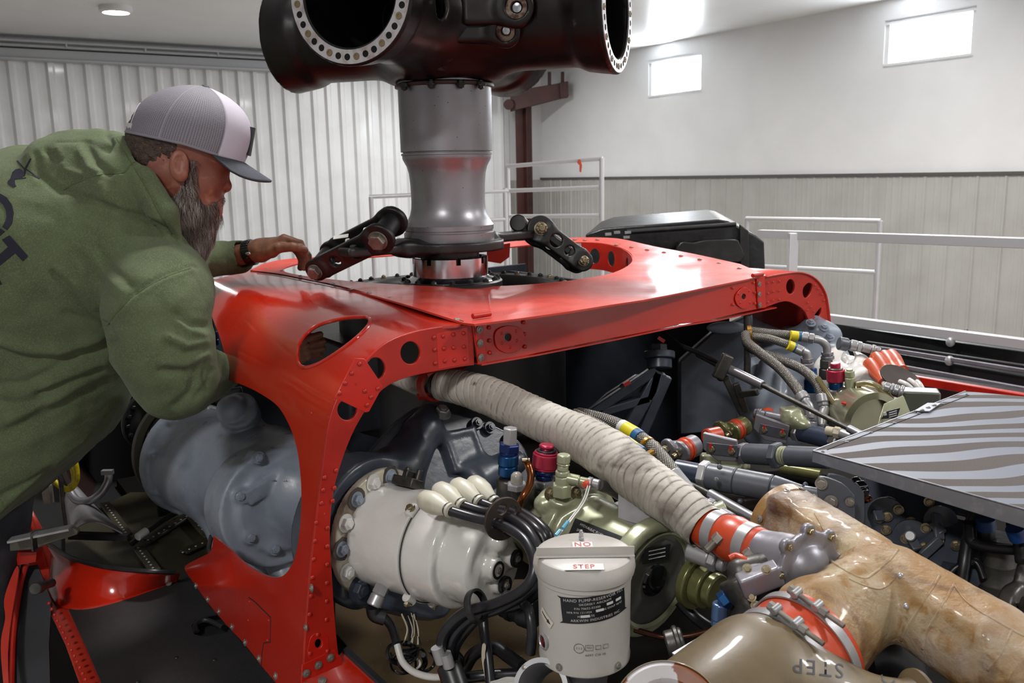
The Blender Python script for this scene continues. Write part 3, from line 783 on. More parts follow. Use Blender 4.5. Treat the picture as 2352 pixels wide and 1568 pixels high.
# slotted retaining nut
o = MB(); ro, ri = mr(85), mr(76); zb, zt, zs = zz(634), zz(588), zz(602)
o.lathe(c, (0, 0, 1), [(ri, zb), (ro, zb), (ro, zs), (ri, zs)], 64); ns = 8
for k in range(ns):
    a0 = 2 * PI * k / ns + .06 + .28; a1 = 2 * PI * (k + 1) / ns - .06 + .28
    o.lathe(c, (0, 0, 1), [(ri, zs), (ro, zs), (ro, zt - .002), (ro - .002, zt), (ri, zt), (ri, zs)], 10, a0=a0, a1=a1)
    for a in (a0, a1):
        u = frame((0, 0, 1)); d = u[0] * math.cos(a) + u[1] * math.sin(a)
        o.add([c + d * ri + Vector((0, 0, zs)), c + d * ro + Vector((0, 0, zs)), c + d * ro + Vector((0, 0, zt)), c + d * ri + Vector((0, 0, zt))], [(0, 1, 2, 3)])
o.lathe(c, (0, 0, 1), [(ro, zb + .004), (ro * 1.05, zb), (ro * 1.22, zb - .006), (ro * 1.25, zb - .01)], 64)
o.build('retaining_nut', CHROME, MT)
MB().lathe(c, (0, 0, 1), [(0, zb - .03), (mr(117), zb - .03), (mr(117), zb - .012), (mr(113), zb - .008), (mr(95), zb - .007), (0, zb - .007)], 64).build('seal_flange', BLKM, MT)
for k in range(16):
    a = 2 * PI * k / 16 + .1; stamp('bolt', BLTD, c + Vector((math.cos(a) * mr(105), math.sin(a) * mr(105), zb - .008)), (0, 0, 1), MT, .9)
# transmission ring below the opening
RC = Vector((MX, MY + .04, EYE + DECK - .022)); RR = .325
TR = thing('transmission_ring', 'black bolted transmission ring inside the roof opening, around the mast foot', 'transmission', RC + Vector((0, 0, -.3)))
MB().lathe(RC, (0, 0, 1), [(RR - .06, -.35), (RR - .055, -.02), (RR - .05, -.004), (RR - .045, 0), (RR - .004, 0), (RR, -.004), (RR, -.03), (RR - .02, -.035), (RR - .02, -.35)], 96).build('ring', BLKM, TR)
MB().lathe(RC, (0, 0, 1), [(0, -.05), (.10, -.05), (RR - .055, -.11), (RR - .055, -.14), (0, -.14)], 64).build('gearbox_cover', BLKM, TR)
for k in range(40):
    a = 2 * PI * k / 40; stamp('bolt', BLTD if k % 3 else BLTB, RC + Vector((math.cos(a) * (RR - .022), math.sin(a) * (RR - .022), 0)), (0, 0, 1), TR, .85)
# ---- rotating scissors
SCZ0, SCZ1 = mz(573), mz(551)
SP = thing('scissors_plate', 'black collar plate clamped round the mast with an arm to each side', 'rotor linkage', (MX, MY, SCZ0))
def pl(px, py): return onz(px, py, SCZ1 - EYE)
bl = at(856, 556, 2.22); br = at(1232, 526, 2.66)
solid('collar_plate', [('+', s_cyl((MX, MY, SCZ0), (MX, MY, SCZ1), mr(122), .003), 0),
    ('+', s_box((Vector((MX, MY, 0)).lerp(Vector((bl.x, bl.y, 0)), .62)) + Vector((0, 0, (SCZ0 + SCZ1) / 2)), (.17, .028, .011), (Vector((bl.x - MX, bl.y - MY, 0)).normalized(), Vector((-(bl.y - MY), bl.x - MX, 0)).normalized(), Vector((0, 0, 1))), .004), .05),
    ('+', s_box((Vector((MX, MY, 0)).lerp(Vector((br.x, br.y, 0)), .62)) + Vector((0, 0, (SCZ0 + SCZ1) / 2 + .006)), (.16, .03, .012), (Vector((br.x - MX, br.y - MY, .02)).normalized(), Vector((-(br.y - MY), br.x - MX, 0)).normalized(), Vector((0, 0, 1))), .004), .06)], .005, BLKM, SP)
def scissor(name, label, top, bot, ax, knob, mt):
    """a double-lobed forked link between two pins"""
    t = thing(name, label, 'rotor linkage', bot)
    u = (bot - top); L = u.length; u.normalize(); ax = Vector(ax).normalized(); ax = (ax - u * ax.dot(u)).normalized(); top = top - ax * .06; bot = bot - ax * .06; n = ax.cross(u).normalized(); w = .045
    mid = top.lerp(bot, .45) + n * 0
    for s in (-1, 1):
        e = ax * (s * w)
        solid('fork_plate', [('+', s_cyl(top + e - ax * .008, top + e + ax * .008, .040, .003), 0), ('+', s_cyl(bot + e - ax * .008, bot + e + ax * .008, .030, .003), 0),
            ('+', s_box(mid + e + u * .01, (L * .40, .030, .008), (u, n, ax), .003), .02),
            ('-', s_cyl(top.lerp(bot, .36) + e - ax * .03, top.lerp(bot, .36) + e + ax * .03, .019), .003), ('-', s_cyl(top.lerp(bot, .68) + e - ax * .03, top.lerp(bot, .68) + e + ax * .03, .015), .003)], .0035, BLKM, t)
    MB().cyl(top - ax * (w + .004), top + ax * (w + .004), .026, bev=.003).build('pin_sleeve', BLKM, t)
    MB().cyl(bot - ax * (w + .004), bot + ax * (w + .004), .024, bev=.003).build('pin_sleeve', BLKM, t)
    MB().box(top.lerp(bot, .45), (L * .5, .02, w * 2), (u, n, ax)).build('web', BLKM, t, bevel=.003)
    for p, r in ((top, knob[0]), (bot, knob[1])):
        o = MB(); q = p + ax * (w + .008); o.cyl(q, q + ax * .004, r * 1.2, bev=.001); o.hexa(q + ax * .004, q + ax * .018, r)
        if mt is BRASS:
            for k in range(6):
                d = (u * math.cos(k * PI / 3) + n * math.sin(k * PI / 3)) * r * .78; o.cyl(q + ax * .016 + d, q + ax * .027 + d, r * .18, seg=8)
            o.cyl(q + ax * .016, q + ax * .028, r * .5, seg=16)
        o.build('pin_nut', mt, t, bevel=.0006)
    return t
lt = at(866, 555, 2.06); lb = at(722, 628, 2.02)
lts = scissor('scissor_link', 'black forked link left of the mast with a big steel hex bolt, under a hand', at(866, 555, 2.16), at(722, 626, 2.25), (.35, -.93, -.06), (.021, .017), BOLT)
MB().box(at(783, 543, 2.11), (.035, .02, .001), (Vector((1, .1, .12)).normalized(), Vector((-.1, .9, .3)).normalized(), Vector((-.1, -.2, 1)).normalized())).build('paper_tag', mat('white tag', '#c8c8c4', .5), lts, label='small white tag')
scissor('scissor_link', 'black forked link right of the mast with yellowed castellated nuts', at(1243, 525, 2.60), at(1341, 599, 2.60), (.30, -.95, .02), (.017, .014), BRASS)
MB().cyl(at(1190, 512, 2.60), at(1200, 520, 2.75), .025, bev=.004).build('far_sleeve', BLKM, SP)
# ---- hub
HZ = EYE + .372; HC = Vector((MX, MY, HZ)); th = math.radians(21)
d1 = Vector((-math.sin(th), -math.cos(th), 0)); d2 = Vector((math.cos(th), -math.sin(th), 0)); RH = .452
HB = thing('rotor_hub', 'big black four-armed rotor hub with open bolted arm ends, on top of the mast', 'rotor hub', HC - Vector((0, 0, .15)))
HUBB = mat('dark hub enamel', '#0a090a', .36, spec=.3, var=[('#1a1212', 5, .45, .7), ('#3a3638', 22, .68, .74)], rvar=(18, .28, .46), bump=(14, .08, .01))
ops = [('+', s_ell(HC, (.2, .2, .125)), 0), ('+', s_cyl(HC - Vector((0, 0, .13)), HC, .135, .01), .03)]
for d in (d1, d2, -d1, -d2):
    ops += [('+', s_cyl(HC + d * .05, HC + d * (RH - .03), .122, .01), .07), ('+', s_cyl(HC + d * (RH - .075), HC + d * RH, .128, .008, .146), .035)]
for d in (d1, d2, -d1, -d2):
    ops += [('-', s_cyl(HC + d * .10, HC + d * (RH + .05), .108), .006)]
def sidehole(d, t, r, s): 
    e = Vector((0, 0, 1)).cross(d) * s
    return ('-', s_cyl(HC + d * t, HC + d * t + e * .3, r), .006)
ops += [sidehole(d2, .265, .024, -1), sidehole(d1, .26, .03, 1), sidehole(-d2, .27, .022, 1), sidehole(-d2, .27, .022, -1), sidehole(-d1, .26, .03, 1)]
solid('hub_body', ops, .0075, HUBB, HB)
RINGM = mat('scratched silver flange', '#cfcdd0', .3, .6, var=('#a69a96', 40, .45, .7))
INS = mat('yellowed insert', '#86795a', .4, .6)
for ii, d in enumerate((d1, d2)):
    x, y, z = frame(d); e = HC + d * (RH + .0012); n = 36
    ri, ro = .111, .1395
    def rm(u, v): return e + x * u + y * v
    hs = []
    for k in range(n):
        a = 2 * PI * (k + .5) / n
        if k % 3: hs.append([(math.cos(a) * .1255 + .0072 * math.cos(q), math.sin(a) * .1255 + .0072 * math.sin(q)) for q in [2 * PI * j / 12 for j in range(12)]])
    sheet('flange_ring', circ(0, 0, ro, 96), [circ(0, 0, ri, 72)] + hs, rm, .002, RINGM, HB, step=.02, angle=30)
    MB().lathe(e - d * .004, d, [(.107, 0), (.141, 0), (.141, .001), (.107, .001)], 64).build('flange_backing', DARK, HB)
    for k in range(0, n, 3):
        a = 2 * PI * (k + .5) / n; p = e + (x * math.cos(a) + y * math.sin(a)) * .1255
        MB().lathe(p, d, [(0, .0006), (.0035, .0006), (.0035, .0018), (.0068, .0018), (.0075, .0004)], 14).build('threaded_insert', INS, HB)
# lugs and plugs on the right arm, camera side
cs_ = (O - HC).normalized(); cs_.z = 0
def hubpt(px, py, r=.125):
    """on the right arm's barrel"""
    k = K(px, py); z = d2; p0_ = HC; w = O - p0_
    a = k - z * k.dot(z); b = w - z * w.dot(z)
    qa, qb, qc = a.dot(a), 2 * a.dot(b), b.dot(b) - r * r; D = qb * qb - 4 * qa * qc
    t = (-qb - math.sqrt(max(D, 0))) / (2 * qa); p = O + k * t; n = (p - p0_) - z * (p - p0_).dot(z)
    return p, n.normalized()
for (px, py, r, m1) in ((1188, 18, .030, BRASS), (1163, 70, .026, REDMAT)):
    p, n = hubpt(px, py, .128); n = (n + Vector((.1, -.5, -.1))).normalized()
    u = thing  # lug with bearing
    solid('lug', [('+', s_cyl(p - n * .05, p + n * .015, r * 1.35, .004), 0), ('+', s_box(p - Vector((.06, 0, 0)) - n * .02, (.07, .03, r * 1.25), (Vector((1, 0, 0)), Vector((0, 1, 0)), Vector((0, 0, 1))), .01), .03), ('-', s_cyl(p - n * .01, p + n * .05, r * .85), .002)], .004, HUBB, HB)
    MB().lathe(p - n * .008, n, [(r * .4, .01), (r * .5, .022), (r * .84, .022), (r * .84, 0), (r * .4, 0)], 32).build('bushing', mat('brown stained bushing', '#7a6a5c', .35, .5, var=('#3b1d16', 60, .4, .6)), HB)
    MB().lathe(p - n * .008, n, [(0, .015), (r * .35, .013), (r * .42, .004)], 20).build('bearing_pin', CHROME, HB)
# split line and clamp hardware where hub meets mast
MB().lathe((MX, MY, mz(204)), (0, 0, 1), [(mr(102), 0), (mr(108), .002), (mr(108), .008), (mr(102), .012)], 64).build('retaining_clip', mat('brown primer ring', '#33201c', .5), HB)
for a in (-2.35, -1.75, -1.2, -.75):
    p = Vector((MX + math.cos(a) * mr(112), MY + math.sin(a) * mr(112), mz(205))); stamp('bolt', BLTD, p, (0, 0, 1), HB, 1.1); stamp('bolt', BLTD, p, (0, 0, -1), HB, 1.0)
MB().lathe(HC + d2 * .02, d2, [(.133, 0), (.137, .006), (.133, .014)], 64).build('split_seam', HUBB, HB)
# ================================================================== the mechanic
from mathutils.bvhtree import BVHTree
SKIN = mat('skin', '#85503f', .48, var=[('#743c2f', 14, .4, .75), ('#b07a63', 30, .55, .8)], bump=(160, .12, .002))
N_, L_, B_ = nodes(SKIN); B_.inputs['Subsurface Weight'].default_value = .12; B_.inputs['Subsurface Radius'].default_value = (.01, .004, .002)
HAND = mat('working hand skin', '#94664f', .45, var=[('#6f4736', 30, .45, .75), ('#a9806c', 20, .55, .8), ('#33241f', 60, .66, .74)], bump=(140, .25, .003))
FAB = mat('olive green sweatshirt', '#545e45', .95, var=[('#4b543d', 16, .35, .65), ('#5f694f', 340, .45, .75)], bump=[(420, .35, .002), (9, .15, .02)], spec=.12, sheen=.08)
SEAMF = mat('olive seam', '#4b5739', .95, spec=.1)
PRINT = mat('black shirt print', '#22222c', .8, spec=.2)
TROUS = mat('dark grey trousers', '#35373c', .9, bump=(300, .3, .002), spec=.2)
HAIR = mat('dark brown hair', '#33241e', .6, var=('#4d3a31', 120, .4, .7), bump=(220, .8, .006))
G = mat('dark beard hair', '#4c3a32', .6); G2 = mat('greying beard hair', '#7c706a', .6); G3 = mat('white beard hair', '#b0a9a4', .6)
PM = thing('person', 'bearded man in olive sweatshirt and grey trucker cap leaning over the red frame', 'person', at(60, 1180, 2.0))
D = 1.95
lat = Vector((-.27, .963, 0)).normalized()                       # across the head, away from the viewer
HC0 = at(428, 380, D)
def H(px, py, s=0.0): return onplane(px, py, HC0 + lat * s, lat)
uf = (H(520, 352) - H(420, 328)).normalized(); uv = uf.cross(lat).normalized(); uv = uv if uv.z > 0 else -uv
AX = (uf, lat, uv)
ops = [('+', s_ell(H(416, 326), (.102, .077, .093), AX), 0),
       ('+', s_ell(H(455, 395), (.062, .060, .078), AX), .03),
       ('+', s_cone(H(420, 430), H(474, 478), .048, .034), .03),
       ('+', s_cone(H(420, 400, -.045), H(465, 470, -.025), .022, .024), .02), ('+', s_cone(H(420, 400, .045), H(465, 470, .025), .022, .024), .02),
       ('+', s_cone(H(494, 366, -.032), H(494, 366, .032), .013), .014),
       ('+', s_cone(H(497, 384), H(518, 424), .0085, .0115), .010), ('+', s_ball(H(518.5, 428), .012), .006),
       ('+', s_ball(H(507, 431, -.012), .0085), .005), ('+', s_ball(H(507, 431, .012), .0085), .005),
       ('+', s_ell(H(478, 420, -.038), (.020, .018, .024), AX), .02), ('+', s_ell(H(478, 420, .038), (.020, .018, .024), AX), .02),
       ('+', s_cone(H(491, 452, -.012), H(491, 452, .012), .016), .014), ('+', s_cone(H(495, 461, -.014), H(495, 461, .014), .0065), .004), ('+', s_cone(H(490, 473, -.013), H(490, 473, .013), .0075), .004),
       ('+', s_ball(H(480, 492), .020), .015),
       ('+', s_ball(H(491, 392, -.031), .0125), .006), ('+', s_ball(H(491, 392, .031), .0125), .006),
       ('+', s_cone(H(483, 388, -.042), H(499, 386, -.030), .0055), .004), ('+', s_cone(H(484, 397, -.040), H(496, 396, -.026), .003), .004),
       ('-', s_ball(H(514, 435, -.007), .0036), .002),
       ('+', s_cone(H(375, 400), at(325, 490, 1.98), .064, .070), .03), ('+', s_cone(at(325, 490, 1.98), at(262, 600, 2.04), .070, .10), .04)]
me = sdf_mesh('body', s_join(ops), .0032)
# far (left) hand over the linkage
hd = 2.36
def F(px, py, s=0.0): return at(px, py, hd + s)
def finger(pts, r): return [('+', s_cone(F(*a), F(*b), ra, rb), .004) for a, b, ra, rb in zip(pts, pts[1:], r, r[1:])]
fo = [('+', s_cone(F(540, 588, .03), F(575, 580, .02), .029, .027), 0), ('+', s_cone(F(575, 580, .02), F(600, 574, .015), .027, .026), .01),
      ('+', s_cone(F(598, 577, .0), F(650, 556, -.012), .022, .0165), .02), ('+', s_cone(F(598, 572, .03), F(655, 556, .045), .022, .016), .02), ('+', s_cone(F(600, 574, .015), F(652, 556, .02), .023, .016), .02),
      ('+', s_cone(F(600, 586, -.005), F(625, 578, -.022), .017, .0155), .012)]
fo += finger([(652, 548, -.012), (690, 560, -.014), (707, 585, -.014), (713, 604, -.012)], (.0125, .0105, .009, .0075))
for gsx, dep in ((4, .010), (1, .030), (-6, .048)):
    fo.append(('+', s_cone(F(654 + gsx, 550, dep), F(688 + gsx, 570 + dep * 100, dep), .0125, .0105), .004))
    fo.append(('+', s_cone(F(688 + gsx, 570 + dep * 100, dep), F(699 + gsx, 596, dep), .0105, .0092), .004))
    fo.append(('+', s_cone(F(699 + gsx, 596, dep), F(696 + gsx, 615, dep), .0092, .008), .004))
fo += finger([(625, 578, -.022), (640, 569, -.03), (672, 567, -.034), (688, 569, -.034), (701, 573, -.033)], (.0155, .0135, .0115, .0110, .0085))
me2 = sdf_mesh('hand', s_join(fo), .0021)
# near (right) hand inside the cowl, and the body core under the clothes
nh = [('+', s_cone(at(515, 850, 2.03), at(620, 822, 2.05), .03, .026), 0), ('+', s_ell(at(665, 806, 2.05), (.055, .02, .04), (Vector((1, 0, .25)).normalized(), Vector((0, 1, 0)), Vector((-.25, 0, 1)).normalized())), .02)]
for k, (ex, ey) in enumerate(((735, 768), (742, 784), (742, 800), (735, 816))):
    m_ = at(700 + 4 * k, 778 + 12 * k, 2.05)
    nh += [('+', s_cone(at(690, 788 + 9 * k, 2.05), m_ + Vector((0, -.02, 0)), .011, .010), .004), ('+', s_cone(m_ + Vector((0, -.02, 0)), at(ex, ey, 2.06), .010, .008), .004)]
nh += [('+', s_cone(at(655, 800, 2.02), at(690, 772, 2.0), .014, .010), .006)]
me3 = sdf_mesh('hand', s_join(nh), .003)
core = [('+', s_cone(at(330, 540, 2.0), at(190, 640, 2.04), .09, .16), 0), ('+', s_cone(at(190, 640, 2.0), at(90, 960, 2.02), .15, .09), .05), ('+', s_cone(at(350, 640, 1.86), at(395, 865, 1.84), .07, .05), .04),
        ('+', s_cone(at(395, 865, 1.84), at(515, 850, 2.03), .045, .028), .02), ('+', s_cone(at(330, 600, 2.2), at(440, 600, 2.34), .07, .04), .04), ('+', s_cone(at(440, 600, 2.34), F(545, 587, .03), .036, .028), .02)]
me4 = sdf_mesh('core', s_join(core), .012)
bm = bmesh.new()
for q in (me, me2, me3, me4):
    n0 = len(bm.faces); bm.from_mesh(q); bm.faces.ensure_lookup_table()
    if q in (me2, me3):
        for f_ in bm.faces[n0:]: f_.material_index = 1
me.clear_geometry(); bm.to_mesh(me); bm.free()
def sknoise(co, nr): return fbm(co, 90, 3) * .0004
displace(me, sknoise)
link('body', me, [SKIN, HAND], PM, angle=None)
# thumbnail
o = MB(); o.ball(F(697, 569, -.0425), .007, 14, sc=(1, .35, .7)); o.build('thumbnail', mat('fingernail', '#b08c80', .3), PM)
# ear
ec = H(411, 380, -.082); ea = (Vector((.94, .1, .0)).normalized(), lat, Vector((-.18, 0, 1)).normalized())
eo = [('+', s_ell(ec, (.019, .008, .031), ea), 0), ('-', s_ell(ec + Vector((.004, -.009, .003)), (.0115, .008, .020), ea), .003),
      ('+', s_ell(H(417, 402, -.082), (.011, .008, .014), ea), .006), ('+', s_cone(H(421, 388, -.083), H(421, 376, -.080), .005), .003),
      ('+', s_cone(H(406, 372, -.086), H(409, 392, -.085), .0035, .004), .003), ('+', s_ell(H(416, 385, -.070), (.016, .014, .024), ea), .008)]
solid('ear', eo, .0014, SKIN, PM)
MB().tube([H(486, 397, -.0425), H(491, 399, -.0428), H(496, 399, -.041), H(501, 397, -.037)], .0011, 8).build('eyelashes', HAIR, PM)
MB().ball(H(495, 395.5, -.0330), .0098, 20).build('eye', mat('eye', '#4a3a36', .1), PM)
# hair at the back and side under the cap
ho = [('+', s_ell(H(413, 326), (.105, .078, .095), AX), 0), ('+', s_ell(H(362, 366), (.052, .062, .055), AX), .02), ('+', s_ell(H(330, 335), (.03, .045, .04), AX), .02),
      ('-', s_box(H(470, 420), (.062, .2, .12), AX), .004), ('-', s_cyl(H(412, 408, -.2), H(412, 408, .2), .038), .004), ('-', s_cyl(H(378, 448, -.2), H(378, 448, .2), .060), .006)]
solid('hair', ho, .0035, HAIR, PM, disp=lambda c_, n_: fbm(c_, 120, 9) * .0025)
solid('sideburn', [('+', s_ell(H(434, 376, -.061), (.013, .008, .030), AX), 0)], .002, HAIR, PM, disp=lambda c_, n_: fbm(c_, 160, 2) * .002)
# beard: a full body and thousands of strands
bo = [('+', s_cone(H(441, 374, -.068), H(436, 425, -.058), .007, .012), 0), ('+', s_cone(H(436, 425, -.055), H(432, 470, -.045), .013, .026), .01), ('+', s_cone(H(436, 425, .055), H(432, 470, .045), .013, .026), .01),
      ('+', s_cone(H(425, 465), H(462, 485), .046, .030), .03), ('+', s_cone(H(430, 490), H(445, 540), .044, .032), .03), ('+', s_cone(H(446, 540), H(459, 590), .032, .010), .03),
      ('+', s_cone(H(466, 478, -.028), H(452, 510, -.025), .016, .024), .02), ('+', s_cone(H(482, 488), H(462, 525), .014, .022), .02),
      ('+', s_cone(H(500, 457, -.010), H(486, 472, -.033), .0105, .010), .005), ('+', s_cone(H(500, 457, .010), H(486, 472, .033), .0105, .010), .005)]
bf = s_join(bo)
solid('beard', bf, .0035, mat('beard undercoat', '#4a3b35', .85, var=('#756963', 60, .45, .7), bump=(180, .8, .006)), PM, disp=lambda c_, n_: fbm(c_, 70, 5) * .004)
bme = sdf_mesh('tmp', bf, .006); bco = [v.co.copy() for v in bme.vertices]; bno = [Vector(v.vector) for v in bme.vertex_normals]; bpy.data.meshes.remove(bme)
st = [MB(), MB(), MB()]; rnd = random.Random(3); tip = H(462, 612)
for k in range(15000):
    i = rnd.randrange(len(bco)); p = bco[i]; n = bno[i]
    if n.dot(O - p) < -.02 and rnd.random() < .7: continue
    ppx, ppy = proj(p)
    flow = (tip - p).normalized() * .8 + Vector((.1, 0, -.5)); must = ppy < 470 and ppx > 480
    if must: flow = Vector((-.6 if ppx < 494 else .1, -.3, -.8))
    flow = (flow - n * flow.dot(n) * .8).normalized()
    L = (.012 if must else .02 + .026 * rnd.random()) * (.5 if ppy < 440 else 1); wv = rnd.uniform(-1, 1); sd_ = n.cross(flow)
    pts = [p - n * .002]
    for s in range(1, 5):
        t = s / 4; pts.append(p + flow * L * t + n * (.0040 * math.sin(t * 2.6) + .001) + sd_ * (.0030 * math.sin(t * 5 + p.z * 90) + .0012 * wv))
    w = .00030; a, b, c_ = n, sd_, -n - sd_
    vs = []
    for s, q in enumerate(pts):
        ww = w * (1 - s / 4.6)
        for e in (a, b, c_): vs.append(q + e * ww)
    edge = (465 - ppx) / 70 + (ppy - 470) / 130                   # greyer to the back and the tip
    g = edge + .25 + rnd.uniform(-.7, .7) + 1.1 * mnoise.noise(p * 45)
    st[2 if g > .7 else 1 if g > .05 else 0].add(vs, [(3 * s + e, 3 * s + (e + 1) % 3, 3 * s + 3 + (e + 1) % 3, 3 * s + 3 + e) for s in range(4) for e in range(3)])
for s, m_, nm in zip(st, (G, G2, G3), ('dark', 'greying', 'white')): s.build('beard_strands', m_, PM, angle=None)
# trucker cap
MESHC = bpy.data.materials.new('grey cap mesh'); MESHC.use_nodes = True; nn, ll, bb = nodes(MESHC)
tcn = nn.new('ShaderNodeUVMap'); wv1 = nn.new('ShaderNodeTexWave'); wv1.bands_direction = 'X'; wv1.inputs['Scale'].default_value = 8; wv2 = nn.new('ShaderNodeTexWave'); wv2.bands_direction = 'Y'; wv2.inputs['Scale'].default_value = 14
ll.new(tcn.outputs[0], wv1.inputs[0]); ll.new(tcn.outputs[0], wv2.inputs[0])
mm = nn.new('ShaderNodeMath'); mm.operation = 'MULTIPLY'; ll.new(wv1.outputs['Fac'], mm.inputs[0]); ll.new(wv2.outputs['Fac'], mm.inputs[1])
mx = nn.new('ShaderNodeMix'); mx.data_type = 'RGBA'; mx.inputs[6].default_value = srgb('#77737c'); mx.inputs[7].default_value = srgb('#3f3c42'); ll.new(mm.outputs[0], mx.inputs[0]); ll.new(mx.outputs[2], bb.inputs['Base Color']); bb.inputs['Roughness'].default_value = .7
bpn = nn.new('ShaderNodeBump'); bpn.inputs['Strength'].default_value = .5; bpn.inputs['Distance'].default_value = .001; bpn.invert = True; ll.new(mm.outputs[0], bpn.inputs['Height']); ll.new(bpn.outputs[0], bb.inputs['Normal'])
CAPW = mat('white cap front', '#aca7b2', .8, bump=(300, .15, .001)); VIS = mat('charcoal visor fabric', '#2b2e36', .75, bump=(420, .4, .001), var=('#343842', 300, .4, .7))
CP = H(428, 337); ang = math.radians(13.5)
cu = Vector((math.cos(ang), 0, -math.sin(ang))); cu = (cu - lat * cu.dot(lat)).normalized(); cw = cu.cross(lat).normalized(); cw = cw if cw.z > 0 else -cw
def capp(phi, v):
    """phi 0 = front; v 0 at the hem, 1 at the button"""
    c_, s_ = math.cos(phi), math.sin(phi)
    prof_ = (1 - v ** (2.6 + (1.2 * c_ if c_ > 0 else 0))) ** .60
    ru = (.119 if c_ > 0 else .121); uu = ru * (abs(c_) ** .92) * (1 if c_ > 0 else -1) * prof_ + .014 * v
    if c_ > 0: uu += .010 * c_ * math.sin(v * 2.6) * (1 - v)
    ss = .089 * (abs(s_) ** .92) * (1 if s_ > 0 else -1) * prof_
    h = .131 * v - .012 * (1 - v) * (c_ if c_ > 0 else 0)
    return CP + cu * uu + lat * ss + cw * h
CA = bpy.data.objects.new('cap', None); COL.objects.link(CA); CA.parent = PM; CA.location = CP - wloc(PM)
def cappart(name, mt, phis, vs_, skip=None, th=.0022, uv=True):
    me = bpy.data.meshes.new(name); V = []; U = []; Fc = []
    for a in phis:
        for v in vs_: V.append(tuple(capp(a, v))); U.append((a, v))
    m = len(vs_)
    for i in range(len(phis) - 1):
        for j in range(m - 1):
            if skip and skip((phis[i] + phis[i + 1]) / 2, (vs_[j] + vs_[j + 1]) / 2): continue
            Fc.append((i * m + j, (i + 1) * m + j, (i + 1) * m + j + 1, i * m + j + 1))
    me.from_pydata(V, [], Fc); ul = me.uv_layers.new(name='UVMap')
    for l in me.loops: ul.data[l.index].uv = U[l.vertex_index]
    o = link(name, me, mt, CA, angle=None); s = o.modifiers.new('t', 'SOLIDIFY'); s.thickness = th; s.offset = 0
    return o
vv = [1 - (1 - i / 26) ** 1.3 for i in range(27)]; vv[-1] = .9995
FA = math.radians(58)
cappart('front_panel', CAPW, [-FA + 2 * FA * i / 30 for i in range(31)], vv)
cappart('mesh_panel', MESHC, [FA + (2 * PI - 2 * FA) * i / 90 for i in range(91)], vv, skip=lambda a, v: abs(a - PI) < .42 and .15 < v < .15 + .36 * math.sqrt(max(0, 1 - ((a - PI) / .42) ** 2)))
MB().tube([capp(FA + (2 * PI - 2 * FA) * i / 60, .02) for i in range(61)], .0028, 8, sub=1).build('hem_band', mat('grey cap piping', '#77747c', .8), CA)
for a in (-FA, FA, PI * .62, -PI * .62, 0): MB().tube([capp(a, v) + (capp(a, v) - CP).normalized() * .0006 for v in vv], .0011, 6, sub=1).build('panel_seam', CAPW if abs(a) < .1 else mat('grey stitching', '#8a868e', .8), CA)
MB().tube([capp(PI + .42 * math.cos(t), .15 + .36 * math.sin(t)) for t in [PI * i / 20 for i in range(21)]], .0022, 8, sub=1).build('opening_edge', CAPW, CA)
o = MB().lathe(capp(0, .9995) - cw * .001, cw, [(.009, 0), (.009, .002), (.006, .005), (0, .006)], 20); o.build('button', VIS, CA)
o = MB(); q = [capp(PI + x_, .10) for x_ in (-.50, -.35, -.2, 0, .2, .35, .50)]
for a, b in zip(q, q[1:]): o.bar(a, b, .003, .016, up=cw)
o.build('snap_strap', mat('white plastic strap', '#b9b6bb', .4), CA)
for i in range(6):
    p = capp(PI - .10 - i * .06, .10); n = (p - CP - cw * (p - CP).dot(cw)).normalized(); MB().cyl(p, p + n * .0035, .0022, seg=8).build('snap', DARK, CA)
# badge on the front, seen edge on
o = MB(); cols = 8
for i in range(cols):
    a0 = -.24 + .48 * i / cols; a1 = a0 + .48 / cols
    def bp(a, v, e): p = capp(a, v); n = (p - (CP + cw * (p - CP).dot(cw))).normalized(); return p + n * e
    o.add([bp(a0, .16, .008), bp(a1, .16, .008), bp(a1, .58, .010), bp(a0, .58, .010), bp(a0, .16, -.001), bp(a1, .16, -.001), bp(a1, .58, -.001), bp(a0, .58, -.001)], [(0, 1, 2, 3), (4, 7, 6, 5), (0, 4, 5, 1), (3, 2, 6, 7), (0, 3, 7, 4), (1, 5, 6, 2)])
o.build('badge', mat('black cap badge', '#1a1c22', .6), CA)
# visor
nx, ny = 25, 10; V = []
for j in range(ny + 1):
    t = j / ny
    for i in range(nx):
        s = -1 + 2 * i / (nx - 1); a = s * math.radians(62)
        b = capp(a, .035); out_ = .064 * (1 - abs(s) ** 2.8) ** .5
        p = b + cu * (out_ * t) * 1.0 + lat * (s * .006 * t) - cw * ((.026 * t + .030 * t * s * s) * out_ / .064)
        p = p - cw * (.006 * s * s)
        V.append(tuple(p))
me = bpy.data.meshes.new('visor'); me.from_pydata(V, [], [(j * nx + i, j * nx + i + 1, (j + 1) * nx + i + 1, (j + 1) * nx + i) for j in range(ny) for i in range(nx - 1)])
o = link('visor', me, VIS, CA, angle=None); s = o.modifiers.new('t', 'SOLIDIFY'); s.thickness = .0045; s.offset = 0
for t in (.35, .5, .65, .8, .93):
    j = t * ny; j0 = int(j); MB().tube([Vector(V[j0 * nx + i]).lerp(Vector(V[min(j0 + 1, ny) * nx + i]), j - j0) + cw * .0022 for i in range(1, nx - 1)], .0006, 5, sub=1).build('stitch_line', mat('visor stitching', '#454954', .8), CA)
